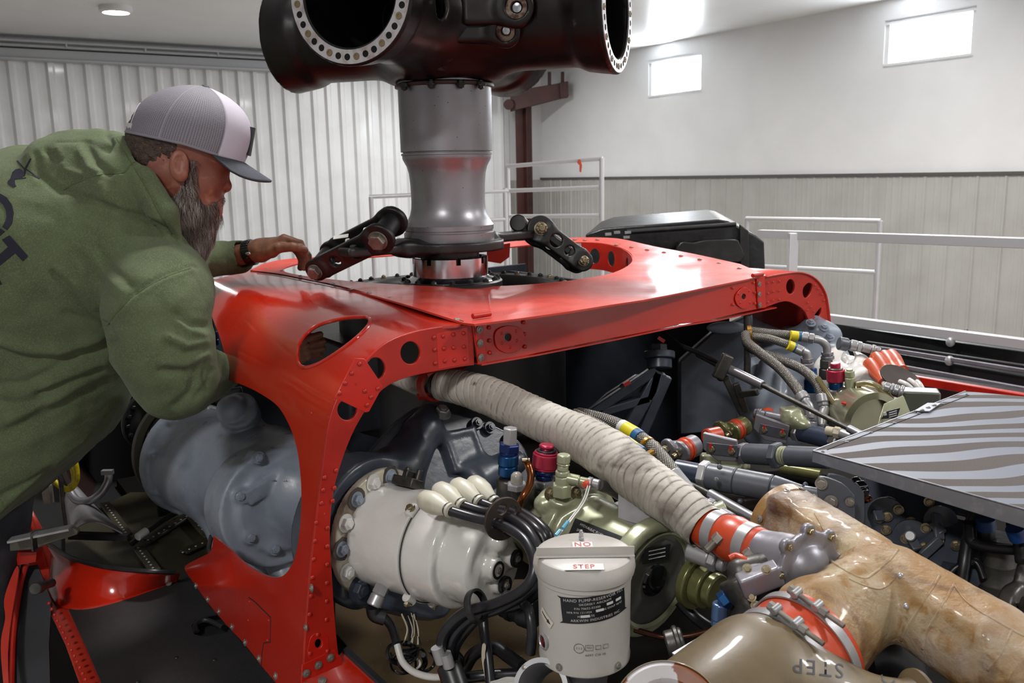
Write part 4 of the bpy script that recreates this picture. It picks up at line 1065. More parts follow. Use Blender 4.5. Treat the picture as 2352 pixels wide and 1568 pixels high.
# ---- sweatshirt
def Tt(px, py, d): return at(px, py, d)
hem_n = (at(235, 1000, 2.0) - at(0, 1200, 2.0)).normalized(); hem_up = hem_n.cross(Vector((0, 1, 0))).normalized(); hem_up = hem_up if hem_up.z > 0 else -hem_up
so = [('+', s_cone(Tt(195, 600, 2.02), Tt(70, 985, 2.02), .235, .165), 0), ('+', s_ball(Tt(105, 600, 2.04), .245), .06), ('+', s_cone(Tt(105, 600, 2.06), Tt(-60, 760, 2.06), .24, .24), .06), ('+', s_cone(Tt(-40, 760, 2.05), Tt(-40, 1120, 2.05), .22, .17), .06),
      ('+', s_cone(Tt(70, 985, 2.02), Tt(40, 1180, 2.0), .165, .15), .06),
      ('-', s_box(at(60, 1120, 2.0) - hem_up * 1.02 + Vector((0, 0, 0)), (1.2, 1.2, 1.0), (hem_n, Vector((0, 1, 0)), hem_up)), .012),
      ('+', s_cone(Tt(280, 560, 1.96), Tt(375, 640, 1.88), .15, .085), .07), ('+', s_ball(Tt(372, 672, 1.83), .098), .05),
      ('+', s_cone(Tt(362, 720, 1.80), Tt(376, 800, 1.79), .103, .095), .03), ('+', s_cone(Tt(376, 800, 1.79), Tt(400, 868, 1.80), .095, .080), .03), ('+', s_cone(Tt(402, 872, 1.80), Tt(470, 862, 1.93), .080, .058), .03), ('+', s_cone(Tt(470, 862, 1.93), Tt(506, 852, 2.0), .058, .048), .02),
      ('+', s_cone(Tt(300, 580, 2.15), Tt(400, 600, 2.28), .14, .075), .06), ('+', s_cone(Tt(400, 600, 2.28), Tt(470, 596, 2.34), .065, .050), .03), ('+', s_cone(Tt(470, 597, 2.34), Tt(548, 590, 2.40), .046, .044), .01),
      ('-', s_cyl(F(542, 589, .03), F(575, 580, .02), .034), .004), ('-', s_cyl(Tt(500, 853, 1.985), Tt(530, 846, 2.05), .040), .004),
      # the hood gathered behind the neck
      ('+', s_cone(Tt(175, 395, 1.97), Tt(300, 450, 1.93), .085, .095), .03), ('+', s_cone(Tt(300, 450, 1.92), Tt(375, 530, 1.91), .095, .052), .03),
      ('+', s_cone(Tt(150, 352, 1.99), Tt(225, 345, 1.99), .045, .044), .022), ('+', s_cone(Tt(225, 350, 1.96), Tt(285, 380, 1.93), .042, .045), .018), ('+', s_ell(Tt(118, 385, 1.95), (.045, .07, .06)), .02),
      ('+', s_cone(Tt(272, 335, 1.99), Tt(282, 360, 1.93), .030, .040), .014),
      ('+', s_cone(Tt(278, 345, 1.92), Tt(330, 415, 1.86), .028, .030), .012), ('+', s_cone(Tt(330, 415, 1.86), Tt(375, 490, 1.84), .030, .028), .012), ('+', s_cone(Tt(375, 490, 1.84), Tt(402, 545, 1.86), .028, .016), .012),
      ('-', s_cone(H(380, 395), H(405, 480), .080, .075), .012), ('-', s_cone(H(405, 480), H(440, 540), .072, .05), .012)]
def seamline(px, py, pl_, wdt, amp):
    d_, s_ = polydist(px, py, pl_); return -amp * np.exp(-(d_ / wdt) ** 2), d_, s_
FOLDS = [  # polyline, half width in px, height in mm (+ ridge, - groove)
    ([(245, 745), (275, 705), (320, 665), (380, 632), (440, 612), (455, 616)], 3.5, -3.5), ([(250, 752), (280, 713), (322, 675), (382, 641), (440, 620)], 6, 2.0),
    ([(143, 432), (190, 410), (230, 397), (280, 393), (298, 375), (310, 366), (335, 362)], 3, -4), ([(146, 440), (192, 418), (232, 405), (284, 401), (303, 382), (318, 374)], 4, 2.2),
    ([(268, 318), (300, 372), (335, 430), (372, 500), (398, 540)], 3.5, -3.5), ([(150, 436), (200, 455), (260, 478), (330, 500), (385, 532), (412, 555)], 6, -9),
    ([(82, 355), (90, 400), (140, 440)], 8, -8), ([(133, 328), (170, 330), (205, 325), (235, 345), (246, 348)], 3, -3), ([(200, 335), (222, 375), (250, 398)], 9, -9), ([(185, 350), (205, 385), (225, 395)], 9, 6), ([(135, 345), (150, 390), (190, 402)], 8, 5), ([(105, 345), (125, 365), (140, 368)], 7, -7), ([(245, 310), (258, 330), (248, 345)], 6, -9), ([(250, 420), (275, 460), (320, 490)], 14, -4), ([(230, 425), (245, 460), (280, 480)], 12, 4),
    ([(120, 625), (160, 665), (205, 715), (240, 745)], 6, -7), ([(135, 620), (175, 660), (220, 705)], 10, 5), ([(180, 585), (220, 635), (262, 690)], 9, -5), ([(200, 575), (240, 625), (280, 668)], 9, 4), ([(225, 570), (262, 620), (300, 655)], 8, -4), ([(150, 720), (200, 735), (245, 752), (262, 770)], 9, -6),
    ([(-20, 800), (60, 828), (140, 830), (230, 800), (262, 785)], 12, -13), ([(-20, 782), (60, 808), (140, 812), (225, 786)], 14, 7), ([(-20, 885), (60, 880), (120, 850), (170, 825)], 10, -7), ([(90, 905), (150, 880), (230, 850)], 8, -8), ([(100, 890), (160, 862), (240, 832)], 12, 6), ([(-10, 920), (60, 925), (140, 890)], 10, -6), ([(20, 990), (90, 955), (180, 905), (250, 880)], 12, -7), ([(30, 965), (100, 930), (190, 880)], 16, 7), ([(-10, 1000), (40, 975), (100, 935)], 9, -5), ([(0, 1040), (80, 1010), (170, 960)], 14, 4), ([(0, 1140), (70, 1110), (120, 1080)], 9, -8),
    ([(405, 720), (435, 745), (478, 748)], 8, -6), ([(410, 738), (440, 760), (475, 768)], 7, 5), ([(380, 790), (430, 812), (472, 800)], 9, -6), ([(385, 772), (430, 793), (474, 785)], 9, 5), ([(370, 850), (430, 856), (476, 832)], 9, -6), ([(372, 832), (430, 838), (478, 815)], 10, 5), ([(405, 930), (440, 900), (452, 860)], 12, -9), ([(450, 915), (480, 880), (486, 850)], 7, -5),
    ([(478, 900), (470, 870), (476, 836)], 5, -6), ([(488, 560), (482, 590), (484, 625)], 6, -4), ([(525, 552), (520, 590), (524, 628)], 3, -2)]
def cloth(co, nr):
    px, py = npproj(co); face = ((np.array(O) - co) * nr).sum(axis=1) > -.05; out_ = np.zeros(len(co))
    for pl_, w_, amp in FOLDS:
        m_ = (px > min(p[0] for p in pl_) - 4 * w_) & (px < max(p[0] for p in pl_) + 4 * w_) & (py > min(p[1] for p in pl_) - 4 * w_) & (py < max(p[1] for p in pl_) + 4 * w_) & face
        if not m_.any(): continue
        d_, _s = polydist(px[m_], py[m_], pl_); out_[m_] += amp * .001 * np.exp(-(d_ / w_) ** 2)
    return out_ + fbm(co, 7, 1) * .006 + fbm(co, 22, 4) * .0018
hoo = solid('sweatshirt', so, .0058, FAB, PM, lo=(at(-330, 0, 2.0).x, 1.55, EYE - 1.05), disp=None, angle=None)
me = hoo.data; off = wloc(hoo); me.transform(Matrix.Translation(off)); displace(me, cloth)
sub = hoo.modifiers.new('s', 'SUBSURF'); sub.levels = 0; sub.render_levels = 1
bvh = BVHTree.FromPolygons([v.co.copy() for v in me.vertices], [tuple(p.vertices) for p in me.polygons])
me.transform(Matrix.Translation(-off))
def onbvh(px, py, b, lift=.0012):
    r = b.ray_cast(O, K(px, py).normalized())
    if r[0] is None: return at(px, py, 2.0)
    return r[0] - K(px, py).normalized() * lift
def decal(name, poly, m_, parent, b=None, step=5, th=.0006, lift=.0018):
    return sheet(name, poly, [], lambda x, y: onbvh(x, y, b or bvh, lift), th, m_, parent, step=step, angle=None)
decal('printed_letter', [(18, 567), (4, 550), (22, 540), (64, 588), (52, 600), (34, 581), (0, 609), (-14, 620), (-14, 594), (0, 583)], PRINT, PM)
decal('printed_letter', [(-14, 441), (0, 444), (15, 453), (27, 470), (31, 488), (28, 512), (16, 528), (5, 521), (12, 508), (15, 497), (13, 482), (7, 470), (0, 464), (-14, 459)], PRINT, PM)
decal('printed_letter', [(-14, 523), (2, 525), (11, 531), (0, 541), (-14, 547)], PRINT, PM)
decal('printed_letter', [(-14, 636), (0, 644), (4, 652), (-14, 660)], PRINT, PM)
hp = [(80, 395), (95, 350), (118, 328), (150, 322), (178, 345), (188, 372), (170, 388), (140, 396), (112, 405), (115, 445), (126, 455), (105, 466), (62, 440), (58, 418), (72, 408)]
decal('printed_helicopter', [(x * .3, 290 + y * .3) for x, y in hp], PRINT, PM, step=4)
for a, b, w in (((130, 262), (194, 335), 5), ((235, 245), (188, 332), 6), ((195, 325), (303, 400), 5), ((192, 325), (184, 378), 7), ((120, 400), (200, 392), 3)):
    dx, dy = b[0] - a[0], b[1] - a[1]; L = math.hypot(dx, dy); ux, uy = -dy / L * w, dx / L * w
    decal('printed_helicopter', [((a[0] + ux) * .3, 290 + (a[1] + uy) * .3), ((b[0] + ux) * .3, 290 + (b[1] + uy) * .3), ((b[0] - ux) * .3, 290 + (b[1] - uy) * .3), ((a[0] - ux) * .3, 290 + (a[1] - uy) * .3)], PRINT, PM, step=5)
for sl_ in ([(146, 436), (192, 414), (232, 401), (282, 397), (301, 378), (314, 370), (332, 366)], [(247, 748), (277, 709), (321, 670), (381, 636), (438, 616)], [(268, 318), (300, 372), (335, 430), (372, 500), (396, 538)]):
    q, _ = spline([(x, y, 0) for x, y in sl_], [0] * len(sl_), 8)
    MB().tube([onbvh(v.x, v.y, bvh, .0002) for v in q], .0012, 6, sub=1).build('stitched_seam', SEAMF, PM, angle=None)
# cuff snaps, trousers, watch band
for x, y in ((513, 848), (515, 862)): MB().ball(at(x, y, 1.97), .004, 12).build('cuff_snap', ALU, PM)
solid('trousers', [('+', s_cone(at(-60, 1150, 2.02), at(-45, 1420, 2.0), .13, .075), 0), ('+', s_cone(at(-45, 1420, 2.0), at(-60, 1900, 2.0), .075, .06), .02)], .012, TROUS, PM, disp=lambda c_, n_: fbm(c_, 14, 6) * .006)
wc = F(575, 580, .02); wx = (F(600, 574, .015) - F(545, 587, .03)).normalized(); x_, y_, z_ = frame(wx)
WB = MB()
WB.lathe(wc - wx * .011, wx, [(.0285, 0), (.032, 0), (.0335, .003), (.0335, .019), (.032, .022), (.0285, .022)], 40).build('wrist_band', mat('glossy black bracelet', '#0c0d0e', .12, .2, coat=.6), PM)
for k in range(26):
    a = 2 * PI * k / 26; d = x_ * math.cos(a) + y_ * math.sin(a); MB().box(wc + d * .0335, (.0055, .020, .0025), (d.cross(wx), wx, d)).build('band_link', BLK, PM, bevel=.0006)
MB().ball(wc - Vector((-.004, .0345, 0)), .008, 14, sc=(1, .35, .6)).build('band_clasp', CHROME, PM)
# ================================================================== materials of the engine bay
GREENP = mat('pale green anodised metal', '#a3a68a', .3, .3, var=[('#95987a', 8, .4, .7), ('#b2b49c', 20, .6, .8)], bump=(30, .06, .004), coat=.3)
OLIVE = mat('olive anodised metal', '#74744a', .3, .5, var=('#5d5e3a', 14, .4, .7), coat=.2)
BLUEA = mat('blue anodised metal', '#1b4a7c', .28, .7, var=('#123a66', 20, .4, .7)); NAVY = mat('dark blue anodised metal', '#16295e', .28, .6)
PINK = mat('rose red anodised metal', '#b0304a', .3, .5, var=('#98253c', 20, .4, .7)); COPPER = mat('copper tube', '#7e4a2a', .22, .9, var=('#5c321c', 20, .4, .7))
ORNG = mat('orange red silicone', '#b8401f', .35, var=('#a5351a', 12, .4, .7), coat=.25, bump=(14, .1, .01)); ORB = mat('orange rubber boot', '#b84a22', .4, var=('#9c3b1a', 20, .4, .7), coat=.2)
CREAM = mat('cream rubber boot', '#bcb9aa', .4, var=('#9d957b', 25, .5, .8), coat=.2)
CAN = mat('warm white enamel', '#b2afaa', .33, var=[('#a7a29b', 9, .4, .7)], coat=.25)
IRON = mat('dark cast metal', '#55534f', .42, .6, var=('#2e2c2a', 20, .4, .7), bump=(70, .3, .003))
CAST = mat('grey cast metal', '#85838a', .4, .45, var=[('#737178', 12, .4, .7)], bump=(90, .12, .002))
TAN = mat('resin soaked glass cloth', '#968568', .48, spec=.35, var=[('#a99a80', 12, .45, .7), ('#80561f', 4, .40, .62, 1.0), ('#83633a', 40, .50, .66, 1.0), ('#4f3018', 6, .52, .66, 1.5), ('#a0948a', 7, .55, .72)], bump=[(26, .35, .012), (260, .35, .002), (9, .3, .03)], coat=.08)
TAN2 = mat('amber glass cloth seam', '#6e5230', .35, var=('#8c6c40', 20, .4, .7), bump=(60, .5, .004))
OLTAN = mat('brown olive resin duct', '#61533c', .45, var=[('#534630', 8, .4, .7), ('#716349', 14, .55, .8)], coat=.12, bump=(16, .12, .01))
WRAPM = mat('dirty white tape wrap', '#aca79e', .62, var=[('#8f887d', 5, .42, .66, 1), ('#b8b3aa', 9, .5, .7), ('#6a6259', 12, .54, .70, 1.5), ('#4a2a20', 22, .70, .76)], bump=[(60, .3, .004), (14, .25, .01)])
WIREB = mat('black cable jacket', '#16161a', .33, var=('#222228', 30, .5, .7)); WIREW = mat('white cable jacket', '#bcbab6', .35); WIREC = mat('cream lacing', '#b5ad97', .6)
YEL = mat('yellow sleeve', '#c9b40c', .45, var=('#a8930a', 60, .45, .6)); REDP = mat('red torque paint', '#b81a1a', .4); YELT = mat('yellow tag tape', '#c9b91a', .45); BLUT = mat('blue tag tape', '#22557e', .45); WHT = mat('white tag tape', '#c4c4c0', .45)
GOLDC = mat('amber hose clamp', '#8f6a22', .35, .4); DISC = mat('brown bonded disc', '#3c332f', .4, .3, var=('#2a2422', 20, .4, .7)); BKD = mat('black data plate', '#131519', .4); TXT = mat('white lettering', '#b9b9b9', .5); TXTR = mat('red lettering', '#b05a5e', .5); TXTK = mat('black lettering', '#26262a', .5)
STEPG = mat('brushed grey panel paint', '#777980', .42, .25, var=[('#7b7e88', 5, .4, .7), ('#8d8f96', 60, .55, .8)], bump=(120, .1, .002))
FLOORT = mat('tan deck paint', '#5d4e38', .4, var=[('#5a4a34', 7, .4, .75), ('#3b2f22', 12, .6, .78)], coat=.2, bump=(20, .15, .01))
TREAD = mat('black non-slip tread', '#141315', .75, var=[('#2a2523', 5, .45, .7), ('#1c1b1d', 60, .4, .7)], bump=(380, .6, .003)); GLASS = mat('frosted sight bulb', '#a8a49a', .2, trans=.35)
CLEARH = mat('amber clear hose', '#8f8358', .15, trans=.5, coat=.4); CHAR = mat('charcoal painted sheet', '#232529', .5, var=('#2d3035', 8, .4, .7)); PRIM = mat('dark olive primer', '#2c2a1d', .5, var=('#3d3a28', 14, .45, .75))
BRAID = bpy.data.materials.new('steel braid'); BRAID.use_nodes = True; nn, ll, bb = nodes(BRAID)
uvn = nn.new('ShaderNodeUVMap'); outs = []
for ang in (math.radians(40), math.radians(-40)):
    mp = nn.new('ShaderNodeMapping'); mp.inputs['Rotation'].default_value = (0, 0, ang); ll.new(uvn.outputs[0], mp.inputs[0])
    w_ = nn.new('ShaderNodeTexWave'); w_.inputs['Scale'].default_value = 95; ll.new(mp.outputs[0], w_.inputs[0]); outs.append(w_.outputs['Fac'])
mm = nn.new('ShaderNodeMath'); mm.operation = 'MULTIPLY'; ll.new(outs[0], mm.inputs[0]); ll.new(outs[1], mm.inputs[1])
mx = nn.new('ShaderNodeMix'); mx.data_type = 'RGBA'; mx.inputs[6].default_value = srgb('#34312c'); mx.inputs[7].default_value = srgb('#c2beb6'); ll.new(mm.outputs[0], mx.inputs[0]); ll.new(mx.outputs[2], bb.inputs['Base Color'])
bb.inputs['Metallic'].default_value = .7; bb.inputs['Roughness'].default_value = .35
bpn = nn.new('ShaderNodeBump'); bpn.inputs['Strength'].default_value = .8; bpn.inputs['Distance'].default_value = .001; ll.new(mm.outputs[0], bpn.inputs['Height']); ll.new(bpn.outputs[0], bb.inputs['Normal'])

nn, ll, bb = nodes(WRAPM); src = bb.inputs['Base Color'].links[0].from_socket
at_ = nn.new('ShaderNodeAttribute'); at_.attribute_name = 'lap'; mx = nn.new('ShaderNodeMix'); mx.data_type = 'RGBA'; mx.inputs[7].default_value = srgb('#3a3028'); ll.new(at_.outputs['Fac'], mx.inputs[0]); ll.new(src, mx.inputs[6]); ll.new(mx.outputs[2], bb.inputs['Base Color'])
def lapq(s, a): return (s + .006 * math.sin(a + s * 9) + .004 * math.sin(2 * a + s * 31)) / .015 + .6 * mnoise.noise(Vector((s * 22, math.sin(a) * .5, 3)))
def lapfn(s, a):
    f_ = lapq(s, a) % 1; g = .5 + .9 * mnoise.noise(Vector((math.cos(a) * 1.5, math.sin(a) * 1.5, s * 14)))
    return max(0, min(1, g)) * (.7 if f_ < .10 else .15 if f_ < .22 else 0)
def tube_uv(name, pts, r, m, parent, seg=16, sub=10, ripple=None):
    """tube with a length/round UV; ripple(s, angle) changes the radius"""
    R_ = list(r) if isinstance(r, (list, tuple)) else [r] * len(pts)
    P, Q = spline(pts, R_, sub); n = len(P); T = [(P[min(i + 1, n - 1)] - P[max(i - 1, 0)]).normalized() for i in range(n)]
    x = frame(T[0])[0]; V = []; U = []; s = 0; LAP = []
    for i in range(n):
        if i: s += (P[i] - P[i - 1]).length
        x = (x - T[i] * x.dot(T[i])).normalized(); y = T[i].cross(x)
        for k in range(seg + 1):
            a = 2 * PI * k / seg; w = Q[i] + (ripple(s, a) if ripple else 0)
            V.append(tuple(P[i] + (x * math.cos(a) + y * math.sin(a)) * w)); LAP.append(lapfn(s, a) if ripple else 0); U.append((a * Q[i] if k < seg else 2 * PI * Q[i], s))
    Fc = [(i * (seg + 1) + k, i * (seg + 1) + k + 1, (i + 1) * (seg + 1) + k + 1, (i + 1) * (seg + 1) + k) for i in range(n - 1) for k in range(seg)]
    me = bpy.data.meshes.new(name); me.from_pydata(V, [], Fc); ul = me.uv_layers.new(name='UVMap')
    for l in me.loops: ul.data[l.index].uv = U[l.vertex_index]
    if ripple:
        at_ = me.attributes.new('lap', 'FLOAT', 'POINT'); at_.data.foreach_set('value', LAP)
    return link(name, me, m, parent, angle=60)
def P_(l): return [at(*q) for q in l]
def wire(name, label, cat, pts, r, m, group=None, seg=10):
    o = MB().tube(P_(pts), r, seg, sub=8).build(name, m, angle=60); return setp(o, label, cat, group)
def rod(o, a, b, segs, mi=0, seg=24):
    """stack along a->b: (kind, radius, t0, t1[, radius2]) with t in 0..1"""
    a = Vector(a); b = Vector(b)
    for s in segs:
        p, q = a.lerp(b, s[2]), a.lerp(b, s[3]); 
        if s[0] == 'h': o.hexa(p, q, s[1], s[5] if len(s) > 5 else mi)
        else: o.cyl(p, q, s[1], s[4] if len(s) > 4 and s[4] else None, seg, s[5] if len(s) > 5 else mi, bev=min(.002, s[1] * .15))
    return o
def textlabel(name, lines, fn, m, parent, size, spacing=1.0, lead=1.5, align='CENTER', bold=0.0):
    """lettering laid on a surface fn(u, v) given in metres"""
    o = MB(); n = len(lines)
    for i, t in enumerate(lines):
        sz = size; 
        if isinstance(t, tuple): t, sz = t
        vs, fs = text_mesh(t, sz, align, spacing, bold)
        o.add([fn(x, y + (n - 1) / 2 * size * lead - i * size * lead) for x, y, z in vs], fs)
    return o.build(name, m, parent, angle=None)

# ================================================================== airframe under the roof frame
FD = -1.03
DK = thing('equipment_deck', 'dark equipment deck and bulkhead under the red roof frame', 'airframe', fr(.5, .3, FD - DECK - .1))
def fz(a, b, z): return C0 + A * a + B * b + Vector((0, 0, z - DECK))
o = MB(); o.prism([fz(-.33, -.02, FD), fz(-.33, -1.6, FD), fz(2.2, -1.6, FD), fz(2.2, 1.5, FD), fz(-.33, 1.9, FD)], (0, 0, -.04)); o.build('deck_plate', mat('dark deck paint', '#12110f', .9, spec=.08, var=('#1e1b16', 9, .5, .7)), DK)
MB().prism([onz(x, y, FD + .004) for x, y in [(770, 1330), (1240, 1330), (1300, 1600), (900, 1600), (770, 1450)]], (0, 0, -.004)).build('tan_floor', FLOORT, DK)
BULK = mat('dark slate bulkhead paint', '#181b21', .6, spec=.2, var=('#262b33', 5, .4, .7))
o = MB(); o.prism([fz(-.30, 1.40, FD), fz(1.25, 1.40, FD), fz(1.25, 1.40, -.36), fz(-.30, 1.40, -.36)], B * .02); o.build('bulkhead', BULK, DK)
o = MB(); q_ = [at(40, 1000, 3.5), at(800, 1000, 3.15)]; o.prism([Vector((q_[0].x, q_[0].y, EYE + FD)), Vector((q_[1].x, q_[1].y, EYE + FD)), Vector((q_[1].x, q_[1].y, EYE - .36)), Vector((q_[0].x, q_[0].y, EYE - .36))], (0, .02, 0)); o.build('dark_backdrop', DARK, DK)  # near-black backdrop added in place of the shaded interior
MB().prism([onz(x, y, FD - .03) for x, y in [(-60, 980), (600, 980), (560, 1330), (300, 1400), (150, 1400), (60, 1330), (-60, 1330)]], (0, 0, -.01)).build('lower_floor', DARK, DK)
o = MB(); o.prism([fz(1.15, .25, FD), fz(1.15, 1.4, FD), fz(1.15, 1.4, -.38), fz(1.15, .25, -.38)], A * .02); o.build('side_bulkhead', BULK, DK)
o = MB(); o.prism([fz(.0, .55, -.40), fz(.62, .42, -.40), fz(.62, 1.0, -.40), fz(.0, 1.0, -.40)], (0, 0, -.22)); o.build('gearbox_housing', DGREY, DK, bevel=.01)
# A-frame struts beneath the beam
ST = thing('support_strut', 'dark blue grey forged A-shaped strut under the middle of the red beam', 'strut', at(1440, 1000, 2.2))
def stp(x, y): return at(x, y, 2.15)
sheet('forged_web', [(1462, 862), (1496, 868), (1490, 905), (1420, 925), (1362, 950), (1350, 944), (1395, 905)], [], stp, .02, DGREY, ST, bevel=.003)
for a, b, r in (((1505, 845), (1352, 948), .012), ((1508, 850), (1490, 915), .011), ((1490, 910), (1355, 950), .010), ((1515, 850), (1425, 1010), .016), ((1530, 860), (1470, 1000), .012)):
    o = MB(); o.bar(stp(*a) - Vector((0, .015, 0)), stp(*b) - Vector((0, .015, 0)), r * 2, .022, up=(0, 1, 0)); o.build('strut_leg', DGREY, ST, bevel=.003)
o = MB(); rod(o, stp(1512, 842) - Vector((0, .02, 0)), stp(1514, 790), [('c', .03, 0, .4), ('c', .038, .4, .7), ('h', .02, .7, 1)]); o.build('strut_head', DGREY, ST)
MB().lathe(stp(1434, 890) - Vector((0, .006, 0)), (-.25, -1, .1), [(.014, 0), (.014, .004), (.009, .006), (.009, .014), (0, .014)], 20).build('strut_bolt', IRON, ST)
for (x, y), (x2, y2) in (((1433, 884), (1447, 876)), ((1512, 775), (1526, 784))): MB().bar(at(x, y, 2.09), at(x2, y2, 2.09), .008, .004, up=(0, 1, 0)).build('torque_mark', REDP, ST)
# ================================================================== left gearbox seen through the cowl opening
GB = thing('input_gearbox', 'large blue grey cast gearbox seen through the opening in the red cowling', 'gearbox', at(560, 1280, 2.3))
ga, gb_ = at(440, 1050, 2.48), at(640, 1120, 2.22); gax = (gb_ - ga).normalized()
gd = at(634, 1165, 2.05); gn = (at(700, 1190, 2.0) - at(600, 1150, 2.2)).normalized()
ops = [('+', s_cyl(ga, ga + gax * .22, .148, .012), 0), ('+', s_cyl(ga - gax * .005, ga + gax * .035, .160, .008), .01), ('+', s_cone(ga + gax * .18, at(700, 1130, 2.15), .145, .15), .04),
       ('+', s_cyl(gd - gn * .10, gd + gn * .012, .142, .006), .02), ('+', s_cyl(gd, gd + gn * .022, .10, .006), .02),
       ('+', s_cone(at(560, 975, 2.32), at(535, 942, 2.27), .048, .042), .02), ('+', s_cyl(at(556, 960, 2.30), at(545, 940, 2.26), .052, .006), .004),
       ('+', s_cone(at(520, 1250, 2.25), at(505, 1190, 2.3), .04, .05), .03), ('+', s_cone(at(590, 1320, 2.12), at(575, 1255, 2.15), .04, .045), .02), ('+', s_cone(at(655, 1330, 2.06), at(640, 1280, 2.1), .03, .04), .02),
       ('+', s_box(onplane(628, 1108, gd + gn * .022, gn), (.044, .019, .010), ((at(668, 1085, 2.1) - at(588, 1125, 2.13)).normalized(), (at(640, 1130, 2.1) - at(628, 1108, 2.1)).normalized(), gn), .004), .004)]
for (x, y) in ((577, 1045), (536, 1133), (560, 1226), (655, 1158), (615, 1252), (668, 1060)):
    ops.append(('+', s_cyl(onplane(x, y, gd - gn * .02, gn), onplane(x, y, gd - gn * .02, gn) + gn * .045, .015, .004), .012))
for k in range(9):
    t = 2 * PI * k / 9; x_, y_, z_ = frame(gax); d = x_ * math.cos(t) + y_ * math.sin(t)
    ops.append(('+', s_cyl(ga + d * .148 + gax * .01, ga + d * .148 + gax * .055, .012, .003), .008))
solid('housing', ops, .006, GREY, GB, disp=lambda c, n: fbm(c, 14, 8) * .0012)
for (x, y) in ((577, 1045), (536, 1133), (560, 1226), (655, 1158), (615, 1252)): stamp('bolt', BLTG, onplane(x, y, gd - gn * .02, gn) + gn * .044, gn, GB, 1.3)
px_, py_ = (at(668, 1085, 2.1) - at(588, 1125, 2.13)).normalized(), None
gy = gn.cross(px_).normalized()
textlabel('cast_number', ['70351-38105-1', 'B04'], lambda u, v: onplane(628, 1108, gd + gn * .022, gn) + gn * .0128 - px_ * u - gy * v * (1 if gy.z > 0 else -1), TXTK, GB, .010)
# drive coupling to its left
DC = thing('drive_coupling', 'black bolted drive coupling between the mechanic and the blue grey gearbox', 'shaft coupling', at(360, 1050, 2.6))
q0_, q1_ = at(352, 962, 2.68), at(430, 1005, 2.53); qx = (q1_ - q0_).normalized()
MB().lathe(q0_, qx, [(0, 0), (.098, 0), (.102, .004), (.102, .012), (.098, .016), (.07, .018), (.055, .03), (.055, .09), (.07, .10), (.07, .12), (.05, .13), (.05, .16), (0, .16)], 48).build('flange', BLKM, DC)
x_, y_, z_ = frame(qx)
for k in range(18):
    a = 2 * PI * k / 18; stamp('bolt', BLTD, q0_ + qx * .016 + (x_ * math.cos(a) + y_ * math.sin(a)) * .086, qx, DC, .9)
MB().lathe(at(412, 1020, 2.55), gax, [(.13, 0), (.15, .01), (.165, .03), (.168, .05), (.15, .055), (.13, .03)], 48).build('clamp_ring', mat('olive brown clamp ring', '#39372c', .45, .5), DC)
solid('lever', [('+', s_cyl(at(483, 908, 2.35), at(483, 908, 2.38), .014, .003), 0), ('+', s_box(at(515, 903, 2.37), (.05, .008, .012), (Vector((1, .1, .12)).normalized(), Vector((0, 1, 0)), Vector((-.12, 0, 1)).normalized()), .003), .01), ('-', s_cyl(at(483, 908, 2.3), at(483, 908, 2.5), .006), .001)], .003, DGREY, DC)
wire('pipe', 'thin dark elbow pipe with a blue fitting between the mechanic and the red cowling', 'pipe', [(462, 700, 2.42), (478, 720, 2.42), (486, 745, 2.42), (489, 765, 2.42)], .009, BLKM)
o = MB(); rod(o, at(489, 762, 2.42), at(494, 800, 2.42), [('h', .014, 0, .45), ('c', .012, .45, .8)]); o.build('fitting', NAVY, label='small dark blue fitting beside the mechanic\'s sleeve', cat='fitting')
# ================================================================== left step, sill and coaming
SL = thing('walkway', 'black non-slip walkway panel with a recessed latch, at lower left', 'walkway', onz(400, 1480, -1.0))
wk = [(392, 1338), (432, 1316), (479, 1388), (565, 1485), (640, 1575), (720, 1680), (300, 1680), (236, 1575), (196, 1480), (158, 1398)]
lt_ = [(440, 1436), (448, 1424), (480, 1412), (500, 1408), (530, 1440), (520, 1452), (470, 1462), (446, 1456)]
sheet('tread', wk, [lt_], lambda x, y: onz(x, y, -1.0), .004, TREAD, SL, offset=-1)
MB().prism([onz(x, y, -1.03) for x, y in [(430, 1420), (540, 1400), (560, 1470), (430, 1475)]], (0, 0, -.004)).build('latch_recess', DARK, SL)
o = MB(); o.tube([onz(452, 1450, -1.012), onz(450, 1432, -1.004), onz(475, 1424, -1.004), onz(512, 1440, -1.010)], .006, 10); o.build('latch_handle', BLKM, SL)
for x, y in ((405, 1510), (316, 1565), (492, 1515)): stamp('rivet', fin(rivet_mesh(.005), BLKM, 60), onz(x, y, -.999), (0, 0, 1), SL)
CO = thing('coaming', 'curved red coaming with a black edge seal, at lower left', 'airframe panel', onz(250, 1390, -1.0))
tp = [(108, 1246), (130, 1262), (165, 1282), (220, 1298), (290, 1308), (350, 1312), (402, 1314)]; bt = [(118, 1330), (135, 1368), (170, 1387), (220, 1388), (290, 1372), (350, 1352), (410, 1330)]
T3 = [onz(x, y, -.93 if i < 6 else -.95) for i, (x, y) in enumerate(tp)]; B3 = [onz(x, y, -1.0) for x, y in bt]
T3, _ = spline(T3, [0] * 7, 6); B3, _ = spline(B3, [0] * 7, 6); o = MB(); V = []
for a, b in zip(T3, B3):
    V += [a, a.lerp(b, .35) + Vector((.004, .012, 0)), a.lerp(b, .8), b, b + (b - a).normalized() * .004 + Vector((0, -.02, -.002))]
o.add(V, [(i * 5 + j, i * 5 + 5 + j, i * 5 + 6 + j, i * 5 + 1 + j) for i in range(len(T3) - 1) for j in range(4)])
ob = o.build('wall', RED, CO, angle=60); s_ = ob.modifiers.new('t', 'SOLIDIFY'); s_.thickness = .004
MB().tube(T3, .006, 8, sub=1).build('edge_seal', RUBBER, CO)
